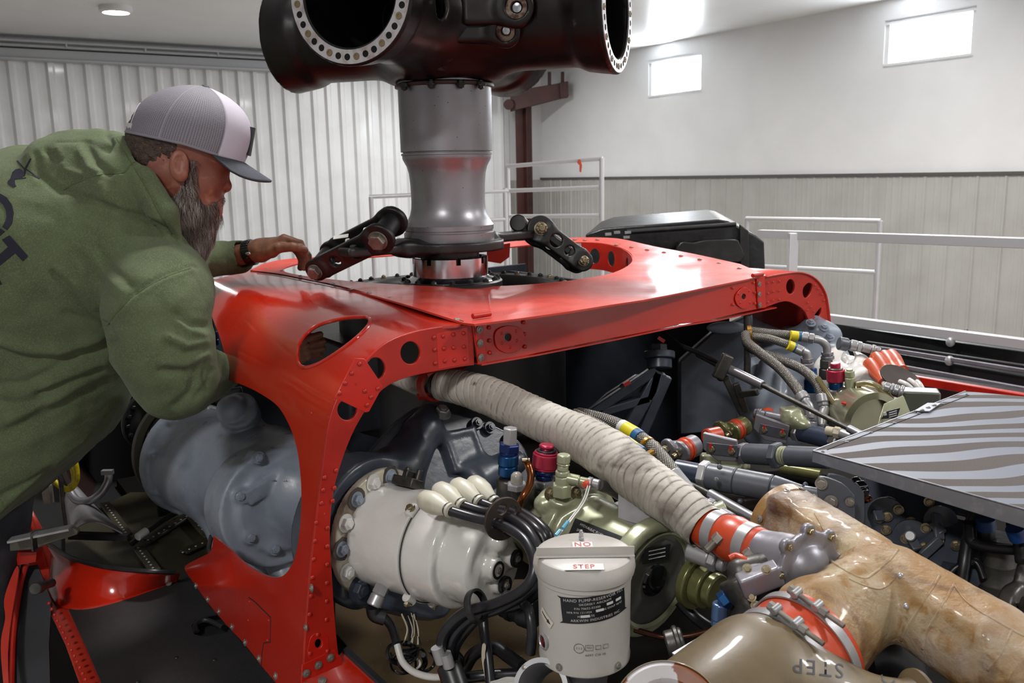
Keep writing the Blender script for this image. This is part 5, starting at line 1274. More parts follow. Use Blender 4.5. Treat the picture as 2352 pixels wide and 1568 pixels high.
for x, y in ((215, 1381), (388, 1340)): stamp('screw', SCR, onz(x, y, -.995), (0, -.5, 1), CO)
LG = thing('longeron', 'dusty red riveted channel running down the left edge of the walkway', 'airframe panel', at(150, 1400, 1.9))
lga = [(62, 1148), (70, 1200), (78, 1290), (112, 1380), (150, 1460), (186, 1560), (210, 1640)]; lgb = [(64, 1150), (98, 1214), (132, 1300), (172, 1400), (205, 1480), (243, 1572), (270, 1640)]
o = MB(); V = []
for (x0, y0), (x1, y1) in zip(lga, lgb):
    d_ = 2.25 if y0 < 1300 else 2.1 - (y0 - 1300) * .0013
    a, b = at(x0 - (22 if y0 < 1300 else 0), y0 + 20, d_), at(x1, y1, d_ + .02); V += [a, a.lerp(b, .25), a.lerp(b, .3) + Vector((0, -.008, 0)), a.lerp(b, .62) + Vector((0, -.01, 0)), a.lerp(b, .68), b]
o.add(V, [(i * 6 + j, i * 6 + 6 + j, i * 6 + 7 + j, i * 6 + 1 + j) for i in range(len(lga) - 1) for j in range(5)])
ob = o.build('channel', DUSTSHEENRED, LG, angle=30); s_ = ob.modifiers.new('t', 'SOLIDIFY'); s_.thickness = .004
for i in range(14):
    t = i / 13; x = 112 + (196 - 112) * t; y = 1385 + (1560 - 1385) * t; stamp('rivet', RIV, at(x, y, 2.0 - (y - 1300) * .0013 + .08), (0, -1, .3), LG)
BK = thing('support_bracket', 'angular grey metal bracket jutting in at the lower left', 'bracket', at(100, 1250, 1.95))
sheet('bracket_web', [(20, 1238), (76, 1220), (130, 1212), (162, 1209), (180, 1220), (176, 1228), (120, 1246), (76, 1262), (22, 1266)], [], lambda x, y: at(x, y, 1.96), .012, mat('worn olive grey metal', '#57544c', .45, .4), BK, bevel=.002)
MB().bar(at(22, 1240, 1.93), at(162, 1211, 1.95), .03, .005).build('top_flange', ALU, BK)
MB().bar(at(76, 1222, 1.93), at(80, 1262, 1.93), .004, .02, up=(0, 1, 0)).build('rib', IRON, BK)
o = MB(); o.prism([at(36, 1268, 2.0), at(84, 1268, 2.0), at(82, 1290, 2.0), at(40, 1298, 2.0)], (0, .03, 0)); o.build('red_foot', REDMAT, BK)
o = MB(); rod(o, at(80, 1352, 1.9), at(120, 1338, 1.98), [('c', .014, 0, .3), ('c', .010, .3, 1)]); o.build('latch_pin', IRON, label='dark latch pin projecting from the red channel at lower left', cat='pin')
LP = thing('outer_cowl', 'red edged dark grey cowl door open at the far lower left', 'airframe panel', at(30, 1500, 1.8))
sheet('inner_panel', [(62, 1300), (86, 1296), (118, 1380), (112, 1480), (116, 1600), (30, 1600), (28, 1500), (36, 1400)], [], lambda x, y: at(x, y, 2.05 - (y - 1300) * .0008), .006, CHAR, LP)
MB().tube(P_([(60, 1296, 2.02), (48, 1340, 2.0), (38, 1400, 1.96), (30, 1480, 1.9), (27, 1600, 1.8)]), .006, 8).build('edge_seal', REDMAT, LP)
MB().tube(P_([(48, 1290, 2.02), (36, 1340, 2.0), (24, 1400, 1.96), (16, 1480, 1.9), (15, 1600, 1.8)]), .006, 8).build('edge_seal', RUBBER, LP)
sheet('outer_skin', smooth2([(38, 1300), (20, 1340), (9, 1380), (12, 1420), (2, 1470), (4, 1530), (12, 1600), (20, 1600), (18, 1500), (26, 1420), (42, 1320)], 3), [], lambda x, y: at(x, y, 2.0 - (y - 1300) * .0009), .006, DUSTSHEENRED, LP)
sheet('dark_cavity_sheet', [(20, 1280), (200, 1300), (260, 1620), (-40, 1620), (0, 1400)], [], lambda x, y: at(x, y, 2.35), .01, DARK, LP)  # near-black sheet added; its colour stands for the shade in the gap
# small things between mechanic and walkway
TRY = thing('air_duct', 'dull aluminium duct section below the mechanic\'s waist', 'duct', at(210, 1220, 2.35))
vs_ = []; rows = []
for i in range(13):
    t = i / 12; a = at(148 + 60 * t, 1152 - 12 * math.sin(t * PI), 2.45); b = at(160 + 135 * t, 1228 + 4 * t, 2.25)
    rows.append((a, b))
o = MB(); V = []
for i, (a, b) in enumerate(rows):
    h = .05 * math.sin(PI * i / 12)
    for j in range(7): V.append(a.lerp(b, j / 6) + Vector((0, -h * .5, h)))
o.add(V, [(i * 7 + j, i * 7 + 7 + j, i * 7 + 8 + j, i * 7 + 1 + j) for i in range(12) for j in range(6)])
ob = o.build('duct_skin', ALU, TRY, angle=60); s_ = ob.modifiers.new('t', 'SOLIDIFY'); s_.thickness = .003
MB().bar(at(160, 1229, 2.24), at(296, 1233, 2.24), .02, .016).build('duct_lip', RUBBER, TRY)
wire('pipe', 'bright bent steel pipe with a square end clip, below the mechanic\'s waist', 'pipe', [(160, 1128, 2.35), (176, 1148, 2.33), (205, 1150, 2.32), (232, 1132, 2.33), (247, 1108, 2.34), (250, 1090, 2.35)], .011, STEEL)
MB().box(at(247, 1084, 2.33), (.03, .015, .012)).build('pipe_clip', ALU, label='square clip on the end of the bent steel pipe', cat='clip')
wire('hose', 'bright yellow spiral-wrapped hose looping below the mechanic\'s waist', 'hose', [(168, 1048, 2.3), (174, 1070, 2.3), (176, 1100, 2.3), (165, 1120, 2.3), (148, 1122, 2.3), (126, 1106, 2.3)], .008, YEL)
wire('hose', 'second yellow hose strand inside the loop', 'hose', [(155, 1058, 2.31), (166, 1078, 2.31), (170, 1105, 2.31), (160, 1116, 2.31)], .006, YEL)
wire('cable', 'grey to black cable hanging beside the yellow hose', 'cable', [(132, 1078, 2.27), (140, 1110, 2.27), (143, 1150, 2.27), (150, 1205, 2.27)], .006, IRON)
MB().box(at(110, 1135, 2.3), (.02, .02, .05)).build('clip', BOLT, label='small steel clip half hidden beside the yellow hose', cat='clip')
TUN = thing('intake_ring', 'large dark curved ring behind the mechanic\'s waist', 'duct', at(330, 1180, 2.9))
tc_ = at(345, 1020, 2.95); MB().lathe(tc_, (.25, -1, .1), [(.30, 0), (.29, .012), (.275, .012), (.27, 0), (.268, -.3)], 64).build('rim', mat('dark red brown rim', '#2c1f1d', .4), TUN)
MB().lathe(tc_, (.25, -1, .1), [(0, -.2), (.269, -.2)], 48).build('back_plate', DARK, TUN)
# riveted dark floor panels
FP = thing('floor_panel', 'dark riveted floor panels below the left gearbox', 'floor panel', at(380, 1300, 2.5))
MB().prism([onz(x, y, -1.02) for x, y in [(300, 1130), (560, 1130), (520, 1290), (470, 1330), (300, 1330), (150, 1330), (150, 1200)]], (0, 0, -.005)).build('panel_sheet', PRIM, FP)
for (x0, y0), (x1, y1), n in (((240, 1155), (292, 1228), 14), ((318, 1258), (356, 1310), 9), ((340, 1240), (440, 1178), 9), ((425, 1172), (480, 1232), 8), ((420, 1268), (480, 1240), 5)):
    MB().bar(onz(x0, y0, -1.005), onz(x1, y1, -1.005), .03, .008).build('stiffener', PRIM, FP, bevel=.002)
    for k in range(n):
        t = k / (n - 1); stamp('rivet', fin(rivet_mesh(.0035), ALU, 60) if k == 0 else RV_, onz(x0 + (x1 - x0) * t, y0 + (y1 - y0) * t, -1.0), (0, 0, 1), FP) if 'RV_' in globals() else None
        if 'RV_' not in globals(): RV_ = fin(rivet_mesh(.0035), ALU, 60)
wire('cable', 'dark cable with a white sleeve across the riveted floor panels', 'cable', [(300, 1250, 2.35), (345, 1215, 2.4), (390, 1185, 2.45), (440, 1160, 2.5)], .008, RUBBER)
o = MB(); o.cyl(at(316, 1233, 2.33), at(336, 1219, 2.36), .011); o.build('cable_sleeve', WHT, label='white sleeve on the cable over the riveted floor', cat='sleeve')
MB().tube(P_([(486, 1230, 2.12), (482, 1245, 2.12), (480, 1260, 2.12), (484, 1272, 2.12)]), .006, 8).build('ring_clip', IRON, label='small dark ring clip at the tip of the red cowling\'s lower edge', cat='clip')
# red sill right of the leg
RS = thing('lower_sill', 'red lower sill with a dark sealed edge right of the leg of the frame', 'airframe panel', at(820, 1560, 1.4))
sheet('sill_sheet', [(695, 1560), (765, 1520), (788, 1494), (830, 1536), (868, 1568), (940, 1640), (690, 1640)], [], lambda x, y: onplane(x, y, fa(760, 1530) , (NA * .6 + Vector((0, 0, -1))).normalized()), .004, RED, RS)
sp = onplane(790, 1492, fa(760, 1530), (NA * .6 + Vector((0, 0, -1))).normalized()); sq = onplane(950, 1640, fa(760, 1530), (NA * .6 + Vector((0, 0, -1))).normalized())
MB().bar(sp, sq, .012, .012).build('sill_seal', CHAR, RS)
for x, y in ((740, 1566), (700, 1580)): stamp('screw', SCR, onplane(x, y, fa(760, 1530), (NA * .6 + Vector((0, 0, -1))).normalized()) + Vector((0, 0, .003)), (0, -.5, 1), RS)
# ================================================================== generator and accessory gearbox, centre
wa, wb = at(872, 1222, 1.60), at(1148, 1296, 1.43); wx = (wb - wa).normalized(); WL = (wb - wa).length
fx, fy, fz_ = frame(wx)
def gpl(off): return lambda x, y: onplane(x, y, wa + wx * off, wx)
AG = thing('accessory_gearbox', 'dark blue grey cast gearbox plate behind the white generator, with a rectangular window', 'gearbox', at(950, 1380, 1.6))
out_ = smooth2([(775, 1340), (762, 1280), (758, 1210), (768, 1150), (795, 1095), (840, 1050), (880, 1005), (915, 965), (950, 937), (985, 932), (1040, 945), (1110, 965), (1180, 1000), (1212, 1040), (1218, 1100), (1200, 1170), (1120, 1260), (1050, 1380), (1010, 1420), (900, 1400), (840, 1385), (800, 1370)], 4)
AGP = lambda x, y: onplane(x, y, wa - wx * .035, (wx * .75 + Vector((-.1, -.25, .45))).normalized())
sheet('plate', out_, [], AGP, .05, DGREY, AG, bevel=.006, step=60)
an = (wx * .75 + Vector((-.1, -.25, .45))).normalized()
an = an if an.dot(O - wa) > 0 else -an
def ag(x, y, o=0.0): return AGP(x, y) + an * o
ops = [('+', s_cyl(wa - wx * .09, wa - wx * .012, .142, .008), 0), ('+', s_cone(ag(900, 1110, .0), ag(975, 985, .0), .06, .035), .03), ('+', s_cone(ag(975, 985), ag(985, 960), .038, .030), .02),
       ('+', s_box(ag(1060, 1035, .0), (.042, .045, .018), (fa(10, 0) and A, (Vector((0, 0, 1)) - an * an.z).normalized(), an), .006), .02), ('-', s_box(ag(1062, 1035, .022), (.028, .030, .006), (A, (Vector((0, 0, 1)) - an * an.z).normalized(), an), .003), .003),
       ('+', s_cone(ag(1100, 1100), ag(1180, 1060), .035, .03), .03), ('+', s_cyl(at(820, 1345, 1.56), at(820, 1345, 1.56) + wx * .03, .03, .006), .02), ('+', s_cone(at(820, 1345, 1.58), wa, .035, .06), .03)]
bl_ = [(940, 981), (882, 1045), (1090, 975), (1120, 985), (845, 1110), (1165, 1010)]
for x, y in bl_: ops.append(('+', s_cyl(ag(x, y, -.03), ag(x, y, .012), .014, .004), .01))
solid('casting', ops, .005, DGREY, AG, disp=lambda c, n: fbm(c, 16, 8) * .001)
for x, y in bl_: stamp('bolt', BLTDG, ag(x, y, .011), an, AG, 1.15)
stamp('bolt', fin(bolt_mesh(.014, .012), ALU), ag(1002, 957, .025), (an + Vector((0, 0, 1))).normalized(), AG, 1.0)
stamp('bolt', BLTDG, at(822, 1352, 1.53), wx, AG, 2.0)
GN = thing('generator', 'glossy white painted generator with stained bolted flange, centre foreground', 'generator', at(960, 1400, 1.5))
FLG = mat('stained cream flange paint', '#bdb6a4', .3, var=[('#6d5f50', 10, .50, .62, 1.0), ('#3d342d', 16, .62, .70)], bump=(30, .3, .006), coat=.4)
prof_ = lambda r, t: (r, t * WL)
ops = [('+', s_cyl(wa - wx * .006, wa + wx * .012, .123, .004), 0)]
solid('flange', ops, .004, FLG, GN, disp=lambda c, n: fbm(c, 30, 1) * .0006)
R1 = .097
solid('body', [('+', s_cyl(wa, wa + wx * (WL * .50), R1, .012, R1 * .985), 0), ('+', s_cyl(wa + wx * WL * .47, wa + wx * WL * .74, R1 * .97, .006), .004), ('+', s_cyl(wa + wx * WL * .6, wa + wx * WL * .97, R1 * .80, .012), .004),
    ('+', s_cyl(wb - wx * .02 - fx * .02, wb + wx * .012 - fx * .02, .020, .003), .004), ('+', s_cyl(wb + fx * .035 - wx * .03, wb + fx * .035 + wx * .008, .017, .003), .004), ('+', s_cyl(wb - fy * .035 - wx * .03, wb - fy * .035 + wx * .004, .017, .003), .004), ('+', s_box(wb - wx * .012 + fx * .01, (.022, .040, .012), (fy, fx, wx), .004), .008),
    ('+', s_cone(wb + fy * .04 - wx * .035, wb + fy * .04, .02, .016), .01),
    ('+', s_box(wa + wx * WL * .66 + Vector((0, 0, R1 * .9)), (.03, .022, .012), (wx, fx, fz_.cross(fx)), .004), .01)] , .0038, WHITEC, GN, disp=lambda c, n: fbm(c, 22, 5) * .0005)
# V clamp round the waist
o = MB(); q = wa + wx * WL * .485; o.lathe(q - wx * .003, wx, [(R1 * .97, 0), (R1 * 1.035, .001), (R1 * 1.035, .006), (R1 * .97, .008)], 64); o.build('clamp_band', WHITEC, GN)
for s_ in (-1, 1): MB().lathe(q + wx * (.004 * s_ + .0), wx, [(R1 * 1.0, 0), (R1 * 1.02, .0012), (R1 * 1.0, .0024)], 64).build('grime_line', mat('dark grime in the joint', '#2a2622', .7), GN)
for d in ((at(1062, 1192, 1.4) - q), (at(961, 1302, 1.5) - q), (at(1010, 1396, 1.5) - q)):
    d = (d - wx * d.dot(wx)).normalized(); p = q + d * (R1 * 1.05); MB().cyl(p - d.cross(wx) * .012, p + d.cross(wx) * .012, .0085, bev=.002).build('clamp_lug', WHITEC, GN); stamp('bolt', BLTB, p + d * .006, d, GN, .8)
GRIME = mat('brown grey scraped paint', '#4c443c', .6, var=('#2e2a26', 60, .4, .7), bump=(90, .4, .002)); k_ = (O - wa); k_ = (k_ - wx * k_.dot(wx)).normalized(); sd2 = wx.cross(k_).normalized(); sd2 = sd2 if sd2.z > 0 else -sd2
for t in (-100, -75, -50, -25, 0, 25, 50, 75, 100, 125, 150, -125, -150):
    a = math.radians(t); d = k_ * math.cos(a) + sd2 * math.sin(a); p = wa + d * .108 + wx * .012
    if t % 50: x2, y2, z2 = frame(wx); rq = random.Random(t); sheet('stain_patch', [((.019 + .004 * rq.random()) * math.cos(q * .45), (.019 + .004 * rq.random()) * math.sin(q * .45)) for q in range(14)], [], lambda x, y, p=p, x2=x2, y2=y2: p + x2 * x + y2 * y + wx * .0012, .0008, GRIME, GN)
    stamp('bolt', BLTG if t % 50 else fin(bolt_mesh(.0095), WHITEC), p, wx, GN, 1.25)
for dd in (-fx * .02, fx * .035, -fy * .035): MB().lathe(wb + dd + wx * .010, wx, [(.0155, -.004), (.0155, .003), (.011, .003), (.011, .001)], 24).build('bolt_recess', RUBBER, GN); stamp('bolt', BLT, wb + dd + wx * .009, wx, GN, .8)
o = MB(); p = wa + wx * WL * .22 + (sd2 * .9 + k_ * .3).normalized() * (R1 + .008); o.box(p, (.05, .035, .018), (wx, wx.cross(sd2).normalized(), sd2)); o.box(p + sd2 * .014, (.012, .03, .016), (wx, wx.cross(sd2).normalized(), sd2)); o.build('terminal_block', IRON, GN, bevel=.002)
for e in (-.014, .014): MB().cyl(p + wx * e + sd2 * .008 - wx.cross(sd2) * .008, p + wx * e + sd2 * .028 - wx.cross(sd2) * .008, .006, bev=.001).build('terminal_post', IRON, GN)
def side_text(u, v):
    p = wa + wx * (WL * .80 + u) ; a = -1.0 - v / R1; d = k_ * math.cos(a) + sd2 * math.sin(a); return p + d * (R1 * .835)
textlabel('cast_number', ['BOX'], side_text, mat('raised white cast letters', '#a59f92', .4), GN, .014)
# boots and generator cables
bts = [((968, 1143), (1030, 1170)), ((1002, 1122), (1058, 1158)), ((1042, 1112), (1098, 1150)), ((1080, 1106), (1132, 1150))]
lab = ['nearest of the fan of four', 'second from the near side of the fan', 'third from the near side of the fan', 'farthest of the fan, beside the gearbox window']
for i, ((x0, y0), (x1, y1)) in enumerate(bts):
    a = at(x0 + 8, y0 + 4, 1.44 + .02 * i); b = at(x1, y1, 1.40 + .02 * i); L = (b - a).length; r = .0175
    t = thing('terminal_boot', 'cream rubber cable boot, ' + lab[i], 'boot', b, 'cream boots above the white generator')
    MB().lathe(a, b - a, [(0, -r * .7), (r * .6, -r * .55), (r * .95, -r * .1), (r * 1.1, L * .25), (r * 1.05, L * .5), (r * .7, L * .85), (r * .55, L), (r * .7, L + .001), (r * .7, L + .006), (0, L + .006)], 28).build('boot_body', CREAM, t)
    MB().lathe(b - (b - a).normalized() * .004, b - a, [(r * .62, 0), (r * .68, .002), (r * .62, .004)], 20).build('lacing_tie', IRON, t)
cab = [[(1030, 1172, 1.40), (1090, 1190, 1.38), (1150, 1205, 1.35), (1205, 1240, 1.30), (1228, 1300, 1.26), (1205, 1350, 1.25), (1140, 1385, 1.26), (1070, 1405, 1.28), (1022, 1450, 1.28), (1012, 1500, 1.28)],
       [(1058, 1158, 1.42), (1110, 1175, 1.40), (1160, 1185, 1.37), (1215, 1222, 1.31), (1242, 1290, 1.27), (1220, 1350, 1.26), (1150, 1395, 1.27), (1080, 1420, 1.29), (1038, 1465, 1.29), (1030, 1520, 1.29)],
       [(1098, 1152, 1.44), (1140, 1168, 1.42), (1180, 1180, 1.39), (1228, 1212, 1.33), (1252, 1250, 1.31), (1255, 1330, 1.29), (1200, 1385, 1.29), (1110, 1410, 1.30), (1048, 1480, 1.31), (1040, 1540, 1.31)],
       [(1132, 1152, 1.46), (1160, 1160, 1.44), (1200, 1178, 1.40), (1240, 1205, 1.36), (1262, 1240, 1.34), (1270, 1330, 1.33), (1210, 1370, 1.32), (1120, 1395, 1.32), (1052, 1430, 1.32), (1026, 1480, 1.32)]]
cl = ['thick black generator cable leaving the nearest cream boot', 'thick black generator cable leaving the second cream boot', 'thick black generator cable leaving the third cream boot', 'thick black generator cable leaving the farthest cream boot']
for i, p in enumerate(cab): wire('power_cable', cl[i], 'cable', p, .0085, WIREB, 'generator cables', seg=14)
dc = at(1158, 1192, 1.36); dn = (at(1205, 1225, 1.30) - at(1110, 1172, 1.40)).normalized(); u_, v_, w_ = frame(dn)
DS = thing('cable_spacer', 'brown disc holding the black generator cables apart, above the white generator', 'spacer', dc)
sheet('disc', circ(0, 0, .036, 40), [circ(x * .016, y * .016, .009, 16) for x, y in ((1, .6), (-.2, 1.1), (-1, -.2), (.3, -1))], lambda x, y: dc + u_ * x + v_ * y, .005, DISC, DS, bevel=.001)
o = MB(); o.lathe(at(1093, 1392, 1.265), (at(1150, 1378, 1.25) - at(1060, 1410, 1.27)), [(.026, -.004), (.031, -.004), (.032, 0), (.031, .006), (.026, .006)], 28, ell=.8); o.build('cable_clamp', BLKM, label='dark clamp round the bundle of generator cables', cat='clamp')
# wiring and deck below
for i, (lbl, pts, r, m_) in enumerate((
    ('white cable curving along the floor under the generator', [(912, 1480, 1.42), (925, 1520, 1.4), (955, 1545, 1.38), (1000, 1555, 1.36), (1040, 1548, 1.34)], .006, WIREW),
    ('black cable dropping from the threaded plug to the white cable', [(880, 1415, 1.48), (900, 1440, 1.46), (912, 1480, 1.42)], .008, WIREB),
    ('black cable crossing the floor to the right', [(1040, 1560, 1.32), (1100, 1552, 1.3), (1160, 1548, 1.3), (1215, 1545, 1.3)], .009, WIREB),
    ('black cable dropping beside the white ribbed strap', [(1110, 1420, 1.36), (1112, 1450, 1.33), (1120, 1500, 1.3), (1128, 1580, 1.27)], .008, WIREB),
    ('thick black cable elbowing left of the reservoir can', [(1070, 1530, 1.36), (1085, 1505, 1.35), (1110, 1490, 1.34), (1140, 1488, 1.33), (1165, 1505, 1.31), (1200, 1530, 1.28)], .011, RUBBER),
    ('black cable with a silver end beside the thick cables', [(1030, 1488, 1.34), (1050, 1500, 1.34), (1060, 1518, 1.34), (1052, 1545, 1.34)], .005, WIREB),
    ('thin dark cable rising behind the reservoir can', [(1218, 1500, 1.22), (1222, 1450, 1.22), (1214, 1400, 1.24), (1200, 1385, 1.3)], .008, WIREB))):
    wire('cable', lbl, 'cable', pts, r, m_, 'wiring below the generator')
for x0, y0, x1, y1, l_ in ((1003, 1486, 1014, 1520, 'silver banded end of the first generator cable'), (1022, 1500, 1032, 1530, 'silver banded end of the second generator cable')):
    MB().cyl(at(x0, y0, 1.27), at(x1, y1, 1.27), .0095).build('cable_end', ALU, label=l_, cat='cable end')
MB().cyl(at(1030, 1525, 1.29), at(1055, 1600, 1.26), .02, bev=.003).build('connector', RUBBER, label='fat black connector gathering the generator cables at the bottom', cat='connector')
sheet('label_strap', smooth2([(1108, 1480), (1116, 1482), (1114, 1510), (1122, 1550), (1124, 1566), (1116, 1566), (1112, 1548), (1106, 1512)], 3), [], lambda x, y: at(x, y, 1.29), .0015, WIREC, label='cream plastic strap tied to the black cable left of the can', cat='strap')
PG = thing('threaded_plug', 'silver and gold plug in a black elbow below the white generator flange', 'connector', at(870, 1400, 1.5))
o = MB(); rod(o, at(882, 1340, 1.50), at(858, 1392, 1.48), [('h', .014, 0, .5), ('c', .014, .5, 1)]); o.build('plug', ALU, PG); MB().tube(P_([(858, 1392, 1.48), (862, 1410, 1.48), (885, 1418, 1.48)]), .014, 12).build('elbow', RUBBER, PG)
HN = thing('wire_bundle', 'tangle of dark lacing and wires coiled on the tan floor below the generator', 'wires', at(950, 1560, 1.45))
rnd = random.Random(5)
for k in range(9):
    c_ = (930 + rnd.uniform(-20, 40), 1505 + rnd.uniform(-14, 22)); rr_ = rnd.uniform(14, 34); ph = rnd.uniform(0, 6)
    MB().tube(P_([(c_[0] + rr_ * math.cos(ph + t * .8), c_[1] + rr_ * .8 * math.sin(ph + t * .8), 1.44 + .03 * math.sin(t)) for t in range(8)]), rnd.choice((.0022, .003, .005)), 7).build('wire_coil', [RUBBER, WIREB, WIREW][k % 3 if k < 4 else 1], HN)
for k in range(10):
    x = 940 + rnd.uniform(-12, 22); MB().tube(P_([(x - 6, 1410 + rnd.uniform(-6, 8), 1.46), (x + rnd.uniform(-8, 8), 1445, 1.46), (x + rnd.uniform(-8, 10), 1480, 1.45)]), .0016, 6).build('lacing', WIREB if k % 3 else WIREC, HN)
LW = thing('wire_bundle', 'loose bundle of fine white wires at the bottom edge left of the can', 'wires', at(1180, 1568, 1.22))
for k in range(12): MB().tube(P_([(1135 + rnd.uniform(-10, 10), 1568 + rnd.uniform(-6, 10), 1.24), (1165, 1556 + k * 1.6, 1.22), (1205 + rnd.uniform(-8, 8), 1562 + k * 1.5, 1.2)]), .0016, 6).build('wire', WIREW, LW)
for x, y in ((1047, 1465), (1075, 1480), (1060, 1455), (1092, 1494), (1140, 1460), (1168, 1445), (1170, 1475), (1108, 1478), (1143, 1523), (980, 1474), (872, 1482), (1205, 1462), (1195, 1508)):
    stamp('rivet', fin(rivet_mesh(.006), FLOORT, 60), onz(x, y, FD + .001), (0, 0, 1), DK)
SN = thing('hose_stub', 'black ribbed hose stub between the generator and the reservoir can', 'hose', at(1190, 1400, 1.3))
o = MB(); rod(o, at(1158, 1385, 1.34), at(1230, 1412, 1.30), [('c', .022, 0, .2), ('c', .024, .2, .35), ('c', .022, .35, .6), ('c', .025, .6, 1)]); o.build('stub', RUBBER, SN)
# ================================================================== fittings behind the generator
def fit(name, label, cat, parts, base, group=None):
    t = thing(name, label, cat, at(*base), group)
    for nm, m_, a, b, segs in parts:
        o = MB(); rod(o, at(*a), at(*b), segs); o.build(nm, m_, t, bevel=.0008)
    return t
fit('quick_coupling', 'blue quick coupling with a steel hex nut on top, left of the rose red cap', 'hydraulic coupling',
    [('hex_nut', ALU, (1171, 1020, 1.50), (1172, 982, 1.50), [('h', .0135, 0, 1)]), ('collar', NAVY, (1168, 1045, 1.50), (1170, 1018, 1.50), [('c', .016, 0, .4), ('h', .0195, .35, 1)]),
     ('sleeve', BLUEA, (1166, 1092, 1.50), (1168, 1043, 1.50), [('c', .0170, 0, .5), ('c', .0182, .5, 1)])], (1166, 1095, 1.5))
fit('pressure_cap', 'rose red notched cap over a blue fitting, under the white wrapped duct', 'hydraulic coupling',
    [('cap', PINK, (1251, 1076, 1.50), (1255, 1036, 1.50), [('c', .0225, 0, .1), ('c', .0232, .1, .9), ('c', .021, .9, 1)]), ('top_button', PINK, (1255, 1034, 1.50), (1256, 1020, 1.50), [('c', .010, 0, .4), ('c', .0135, .4, 1)]),
     ('gasket', RUBBER, (1255, 1037, 1.50), (1255, 1031, 1.50), [('c', .018, 0, 1)]), ('collar', NAVY, (1250, 1100, 1.50), (1251, 1076, 1.50), [('c', .016, 0, .5), ('c', .019, .5, 1)]), ('hex_base', ALU, (1249, 1118, 1.50), (1250, 1100, 1.50), [('h', .021, 0, 1)])], (1250, 1118, 1.5))
for k in range(8):
    pass
VB = thing('valve_block', 'dark stained metal valve block under the blue coupling, with a frosted sight bulb', 'valve', at(1190, 1180, 1.5))
solid('block', [('+', s_cyl(at(1168, 1098, 1.5), at(1165, 1180, 1.5), .021, .004), 0), ('+', s_cyl(at(1205, 1112, 1.47), at(1202, 1180, 1.47), .020, .004), .006), ('+', s_cyl(at(1245, 1118, 1.5), at(1240, 1180, 1.5), .024, .004), .01)], .003, IRON, VB)
o = MB(); rod(o, at(1187, 1122, 1.45), at(1187, 1108, 1.45), [('h', .018, 0, 1)]); o.build('bulb_nut', ALU, VB); MB().lathe(at(1187, 1108, 1.45), (0, -.05, 1), [(.0105, 0), (.0105, .008), (.0095, .014), (.006, .018), (0, .0195)], 24).build('sight_bulb', GLASS, VB)
wire('pipe', 'bent copper pipe with a flat cream end beside the frosted sight bulb', 'pipe', [(1206, 1056, 1.45), (1213, 1068, 1.45), (1219, 1090, 1.44), (1216, 1115, 1.43), (1203, 1138, 1.42), (1190, 1165, 1.42)], .0065, COPPER)
MB().box(at(1208, 1055, 1.45), (.013, .006, .003)).build('pipe_tab', WIREC, label='flat cream tab on top of the copper pipe', cat='tab')
fit('relief_valve', 'pale green relief valve with a capped top, on top of the green pump', 'valve',
    [('cap', GREENP, (1294, 1063, 1.42), (1295, 1043, 1.42), [('c', .0112, 0, 1)]), ('neck', GREENP, (1292, 1080, 1.42), (1294, 1063, 1.42), [('c', .0095, 0, .7), ('c', .011, .7, 1)]), ('barrel', GREENP, (1291, 1112, 1.42), (1292, 1080, 1.42), [('h', .0135, 0, .6), ('c', .012, .6, 1)]),
     ('pedestal', GREENP, (1290, 1138, 1.42), (1291, 1110, 1.42), [('h', .0175, 0, 1)]), ('side_port', GREENP, (1300, 1097, 1.42), (1352, 1108, 1.41), [('c', .009, 0, .6), ('c', .0075, .6, 1)]), ('hose_end', ALU, (1350, 1107, 1.41), (1378, 1114, 1.40), [('h', .010, 0, .4), ('c', .009, .4, 1)])], (1290, 1140, 1.42))
wire('hose', 'grey hose from the relief valve running under the white wrapped duct', 'hose', [(1375, 1113, 1.40), (1400, 1122, 1.42), (1430, 1140, 1.44), (1460, 1160, 1.46)], .010, IRON)
MB().tube(P_([(1354, 1110, 1.38), (1346, 1112, 1.38), (1343, 1118, 1.38)]), .006, 10).build('orange_cap', ORNG, label='small orange cap where two thin white wires begin', cat='cap')
for e in (0, 5): wire('wire', 'thin white wire hanging over the green pump, %s of the pair' % ('left' if e == 0 else 'right'), 'wire', [(1350 + e, 1115, 1.37), (1338 + e, 1150, 1.35), (1310 + e, 1190, 1.32), (1275 + e, 1232, 1.28)], .0012, WIREW, 'pair of thin white wires', seg=6)
for a, b in (((1304, 1198), (1292, 1214)), ((1286, 1218), (1276, 1230))): MB().cyl(at(a[0], a[1], 1.312 if a[0] > 1290 else 1.29), at(b[0], b[1], 1.295 if a[0] > 1290 else 1.28), .0032).build('splice', mat('light blue splice', '#4f93ac', .3), label='light blue splice on the thin white wires, %s' % ('upper' if a[0] > 1290 else 'lower'), cat='splice')
